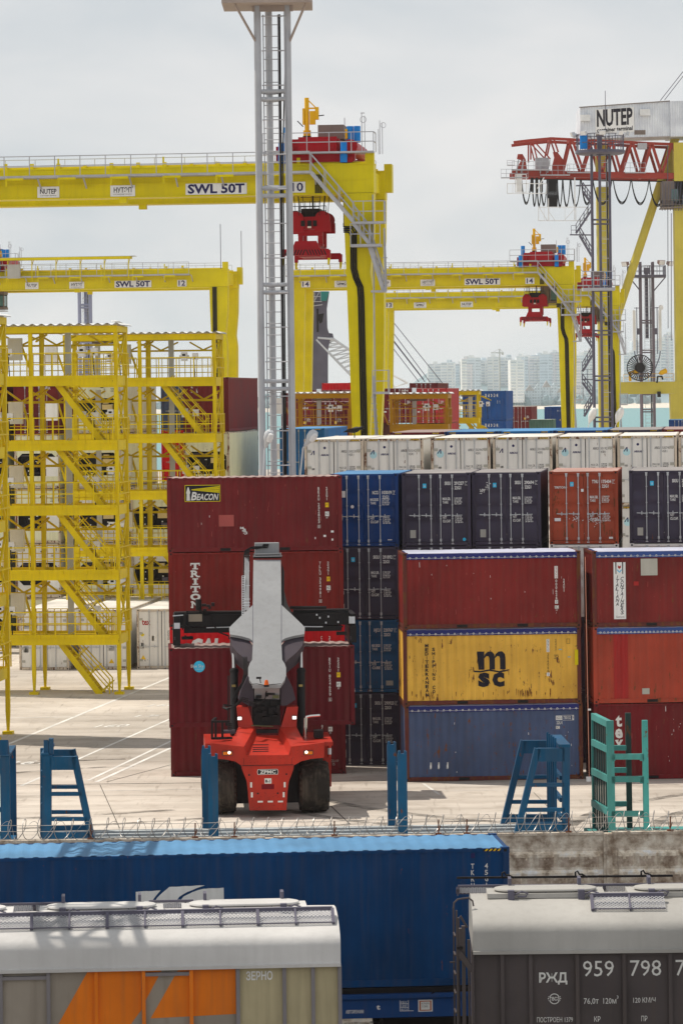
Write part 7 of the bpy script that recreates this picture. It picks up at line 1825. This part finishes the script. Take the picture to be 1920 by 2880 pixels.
def hopper(label, p, rz, mwall, mroof, mrib, ze, ribs, lett, hatches, x0, x1, mesh_runs, rib_orange=()):
    t = thing('grain_hopper_wagon', label, 'wagon', (p.x, p.y, 0), rz, 'grain hopper wagons in the foreground')
    n = len(PROF); mb = MB(); seg = 40
    rn = random.Random(int(x1*7)); vs = []
    for i in range(seg+1):
        x = x0 + (x1-x0)*i/seg
        for j, (y, z) in enumerate(PROF): vs.append((x, y + (rn.uniform(-.004, .004) if 2 < j < n-3 else 0), ze + z + (rn.uniform(-.004, .004) if 2 < j < n-3 else 0)))
    mb.add(vs, [(i*n+j, i*n+j+1, (i+1)*n+j+1, (i+1)*n+j)[::-1] for i in range(seg) for j in range(n-1)])
    mb.add([(x0, y, ze+z) for y, z in PROF], [tuple(range(n))]); mb.add([(x1, y, ze+z) for y, z in PROF], [tuple(range(n))[::-1]])
    rf = mb.build('roof', mroof, t)
    mb = MB(); mb.box(x0+.02, x1-.02, .10, HWD-.10, ze-3.2, ze-.07); mb.build('body', mwall, t)
    for x in ribs:
        mb = MB(); mb.box(x-.035, x+.035, .02, .098, ze-3.2, ze-.062); mb.build('rib', mrib if x not in rib_orange else M_HOR, t)
    for h0, h1 in hatches:
        mb = MB(); zc = ze+.84; L_ = h1-h0
        mb.box(h0-.15, h1+.15, 1.15, 1.95, zc-.02, zc+.07); mb.m = 0
        # rounded lid
        prof = [(0, .31), (.025, .345), (.05, .335), (.065, .27), (.075, 0)]; m_ = 40; vs = []
        for z, r in prof:
            for k in range(m_):
                a = 2*math.pi*k/m_; cx = (h0+.36 if math.cos(a) < 0 else h1-.36); vs.append((cx + r*math.cos(a)*1.1, 1.55 + r*math.sin(a), zc+.08+z))
        mb.add(vs, [(i*m_+k, i*m_+(k+1) % m_, (i+1)*m_+(k+1) % m_, (i+1)*m_+k) for i in range(4) for k in range(m_)])
        mb.m = 1
        for x in (h0+.30, h1-.30): mb.box(x-.06, x+.06, 1.05, 1.2, zc-.09, zc+.14); mb.path([(x+.05, 1.1, zc+.05), (x+.2, 1.08, zc+.12), (x+.32, 1.1, zc+.08), (x+.28, 1.1, zc+.02), (x+.12, 1.1, zc+.02)], .018, 5); mb.box(x-.03, x+.03, 1.7, 2.05, zc+.1, zc+.28)
        for k in range(3): x = h0 + L_*(.25+.25*k); mb.bar((x, 1.18, zc), (x, 1.24, zc+.09), .02)
        mb.build('hatch', [mroof, M_DGR], rf)
    for a, b, near in mesh_runs:
        y0, y1, z0, z1 = (.42, .80, ze+.71, ze+.89) if near else (2.3, 2.68, ze+.89, ze+.71)
        mb = MB(); lattice(mb, (a, y0, z0), (1, 0, 0), V((0, y1-y0, z1-z0)).normalized(), b-a, math.hypot(y1-y0, z1-z0)); mb.m = 1
        if near: mb.bar((a, y1+.06, z1+.03), (b, y1+.06, z1+.03), .10, .05)
        else: mb.bar((a, y0-.06, z0+.03), (b, y0-.06, z0+.03), .05, .03)
        mb.bar((a, y0, z0), (b, y0, z0), .02); mb.bar((a, y1, z1), (b, y1, z1), .03)
        k = a
        while k <= b+.01: mb.bar((k, y0, z0-.02), (k, y1, z1+.02), .035 if round((k-a)/.71) % 2 else .06, .05); mb.bar((k, (y0+y1)/2, min(z0, z1)-.02), (k, (y0+y1)/2, (z0+z1)/2), .03); k += .71
        mb.build('roof_walkway', [M_STEEL, M_DGR], t)
    lett(t, ze); return t
M_HR = paint('hopper roof pale grey', (.62, .605, .59), .5, var=.14, streak=.15, bump=.25); M_HR2 = paint('hopper roof grey beige', (.43, .415, .39), .5, var=.14, streak=.15, bump=.25)
M_HOR = paint('hopper orange', A(206, 100, 22, .62), .5, streak=.5, rust=.1, var=.2); M_HGR = paint('hopper taupe', A(124, 116, 106, .62), .55, streak=.5, rust=.15, var=.22); M_HBE = paint('hopper beige', A(148, 138, 110, .62), .55, streak=.5, rust=.12, var=.2); M_HRB = paint('hopper grey rib', A(108, 104, 106, .62), .5)
M_HDK = paint('hopper dark grey', A(66, 60, 60, .62), .5, streak=.5, var=.25, rust=.1)
q7 = lambda x: (x*.61224 - 958)/150.0
def lett_l(t, ze):
    p0 = .0965; zz = lambda y: ze - .07 - (y-690)*.61224/150
    def pan(x0, x1, pts, m, nm, off):
        mb = MB(); mb.poly((0, off, 0), X, Z, [(q7(x), zz(y)) for x, y in pts][::-1]); mb.build(nm, m, t)
    pan(0, 0, [(1100, 672), (1562, 672), (1562, 1500), (1100, 1500)], M_HBE, 'beige_panel', .0975)
    pan(0, 0, [(405, 690), (650, 690), (650, 870), (590, 950), (620, 1010), (560, 1100), (170, 1100)], M_HOR, 'orange_panel', .0955)
    pan(0, 0, [(668, 690), (745, 690), (668, 830)], M_HOR, 'orange_panel', .0955); pan(0, 0, [(820, 690), (1082, 690), (1082, 900), (690, 912)], M_HOR, 'orange_panel', .0955)
    for a, b, y in ((5, 225, 705), (660, 880, 700)):
        mb = MB(); mb.box(q7(a), q7(b), .03, .0985, zz(y+16), zz(y)); mb.build('header', M_HRB, t)
    mb = MB(); text(mb, 'ЗЕРНО', (q7(1130), .09, zz(745)), X, Z, 36*.61224/150, w=q7(1252)-q7(1130), bold=.03); mb.build('lettering', M_WHT, t)
    mb = MB(); mb.box(.0, .12, .4, 2.7, -.2, .5); mb.box(-.03, .012, .2, .8, ze-1.2, ze-.4); mb.build('end_platform', M_HRB, t)
rb = [q7(x) for x in (-210, 8, 225, 443, 660, 878, 1092, 1305, 1437)]
p = W(958, 2710, 150.0)
hopper('pale roofed grain hopper wagon with orange stripes, in the left foreground', p, R(3.4), M_HGR, M_HR, M_HRB, p.z, rb + [-.02], lett_l, [(q7(215), q7(720)), (q7(880), q7(1390)), (q7(-420), q7(20))], -HL, 0., [(q7(-200), q7(1540), True), (q7(-200), q7(300), False), (q7(690), q7(900), False)], rib_orange=(rb[3], rb[4], rb[5]))
q8 = lambda x: (940 + x*.625 - 1330)/150.0
def lett_r(t, ze):
    zz = lambda y: ze - .07 - (y-468)*.625/150; mb = MB()
    def tx(s, x0, x1, y0, y1, b=.0): text(mb, s, (q8(x0), .09, zz(y1)), X, Z, (y1-y0)*.625/150, w=q8(x1)-q8(x0), bold=b)
    tx('РЖД', 920, 1047, 558, 598, .03); tx('959', 1118, 1257, 504, 573, .0); tx('798', 1330, 1470, 503, 573, .0); tx('7', 1535, 1578, 503, 573, .0); tx('76,0т', 1120, 1187, 672, 697); tx('120м', 1208, 1266, 672, 697); tx('3', 1268, 1276, 661, 675); tx('120 КМ/Ч', 1343, 1443, 672, 694)
    tx('ПОСТРОЕН 1379', 908, 1070, 757, 778); tx('КР', 1166, 1194, 755, 778); tx('ПР', 1378, 1405, 755, 778)
    c = V((q8(988), .09, zz(673))); ring(mb, c, X, Z, .085, .10, 28, 20, 160); ring(mb, c, X, Z, .085, .10, 28, 200, 340)
    for dz in (-.04, -.005, .03): mb.quad(c, X, Z, -.125+abs(dz)*.4, -.10, dz, dz+.016); mb.quad(c, X, Z, .10, .125-abs(dz)*.4, dz, dz+.016)
    text(mb, 'ТВСЗ', c+V((-.092, 0, -.03)), X, Z, .06, w=.184, bold=.02)
    mb.build('lettering', M_WHT, t)
    mb = MB(); mb.box(q8(1295), q8(1515), .03, .0985, zz(478), zz(462)); mb.build('header', M_HDK, t)
    # end ladder and slanting end frame
    mb = MB()
    for x, y in ((q8(540), .5), (q8(552), .15)): mb.bar((x, y, ze-3), (x, y, ze+.75), .035)
    for k in range(9): z = ze-2.6+.36*k; mb.bar((q8(540), .5, z), (q8(545), .15, z-.02), .03)
    mb.path([(q8(540), .5, ze+.7), (q8(543), .5, ze+.84), (q8(560), .55, ze+.9), (q8(610), .6, ze+.92), (q8(628), .6, ze+.86), (q8(632), .6, ze+.76)], .018, 5)
    mb.bar((q8(560), .9, ze-3), (q8(562), .9, ze+.5), .06); mb.bar((q8(582), .2, ze-3), (q8(582), .2, ze+.45), .07, .12); mb.bar((q8(605), .12, ze-.5), (q8(605), .12, ze+.2), .05, .1); mb.bar((q8(605), .12, ze-3), (q8(605), .12, ze-.5), .04, .08)
    mb.bar((q8(565), .12, ze-.05), (q8(622), .06, ze-.38), .05, .1); mb.bar((q8(622), .05, ze-3), (q8(622), .05, ze-.02), .04, .08); mb.bar((q8(570), .3, ze+.62), (q8(600), .3, ze+.4), .04)
    mb.m = 1; mb.box(q8(552), q8(578), .1, .2, ze+.02, ze+.07); mb.m = 0; mb.box(q8(562), q8(575), .15, .3, ze-.2, ze+.4)
    mb.bar((q8(520), .3, ze-.25), (q8(545), .3, ze-.25), .03)
    mb.build('end_ladder', [M_HDK, M_BLK], t)
    mb = MB()
    for a, b in ((565, 760), (760, 1110), (1110, 1400), (1400, 1568)): mb.bar((q8(a), 2.2, ze+1.08), (q8(b), 2.2, ze+1.08), .04)
    for x in (775, 1115, 1420): mb.path([(q8(x), 2.1, ze+1.1), (q8(x), 2.1, ze+1.18), (q8(x+10), 2.1, ze+1.2), (q8(x+18), 2.1, ze+1.14), (q8(x+30), 2.1, ze+1.14), (q8(x+55), 2.1, ze+1.08)], .02, 6)
    mb.build('roof_rail', M_BLK, t)
p = W(1330, 2684, 150.0)
ribs = [q8(x) for x in (755, 882, 1092, 1303, 1510, 1725, 1940)]
hopper('dark grey grain hopper wagon numbered 959 798, in the right foreground', p, -R(.6), M_HDK, M_HR2, M_HDK, p.z+.05, ribs, lett_r, [(q8(735), q8(1200)), (q8(1378), q8(1860))], 0., HL, [(q8(1170), q8(1500), True), (q8(570), q8(2000), False)])

# lattice truss over the tracks, left of the picture: its shadow falls on the wagons
t = thing('overhead_truss', 'steel lattice truss over the tracks, casting its shadow on the pale hopper roof', 'truss', (-9.6, 60, 0))
mb = MB()
for x in (0, 1.35):
    for z in (11.0, 12.0): mb.bar((x, 0, z), (x, 23.5, z), .14)
for k in range(20):
    y0, y1 = k*1.18, (k+1)*1.18
    for z in (11.0, 12.0): mb.bar((0, y0, z), (1.35, y0, z), .09); mb.bar((0 if k % 2 else 1.35, y0, z), (1.35 if k % 2 else 0, y1, z), .08)
    for x in (0, 1.35): mb.bar((x, y0, 11), (x, y1, 12), .08)
for y in (-.2, 23.5): 
    for x in (0, 1.35): mb.bar((x, y, -1.4), (x, y, 12), .2)
mb.build('truss', M_LGT, t)

# ------------------------------------------------------------------ birds
def bird(label, p, s, m, m2, rz):
    t = thing('bird', label, 'bird', (p.x, p.y, p.z), rz)
    mb = MB(); mb.lathe((-.20*s, 0, .16*s), (1, 0, .25), [(0, 0), (.05*s, .03*s), (.18*s, .075*s), (.30*s, .08*s), (.38*s, .05*s), (.42*s, .045*s), (.46*s, .05*s), (.50*s, .04*s), (.53*s, .012*s), (.58*s, 0)], 12); mb.bar((.02*s, .03*s, 0), (.02*s, .03*s, .16*s), .012*s); mb.bar((.02*s, -.03*s, 0), (.02*s, -.03*s, .16*s), .012*s); mb.build('body', m, t)
    mb = MB(); mb.prism([(-.32*s, .15*s), (.1*s, .17*s), (.14*s, .25*s), (-.1*s, .26*s)], -.085*s, -.06*s); mb.prism([(-.32*s, .15*s), (.1*s, .17*s), (.14*s, .25*s), (-.1*s, .26*s)], .06*s, .085*s); mb.build('wing', m2, t)
bird('grey white seagull standing on the roof edge of the yellow platform', W(330, 917, 63.0), .85, M_SIGN, M_GRY, math.pi)
bird('black crow on the roof edge of the first white ARKAS reefer', W(995, 1231, 67.6), 1.5, M_BLK, M_BLK, -.5)
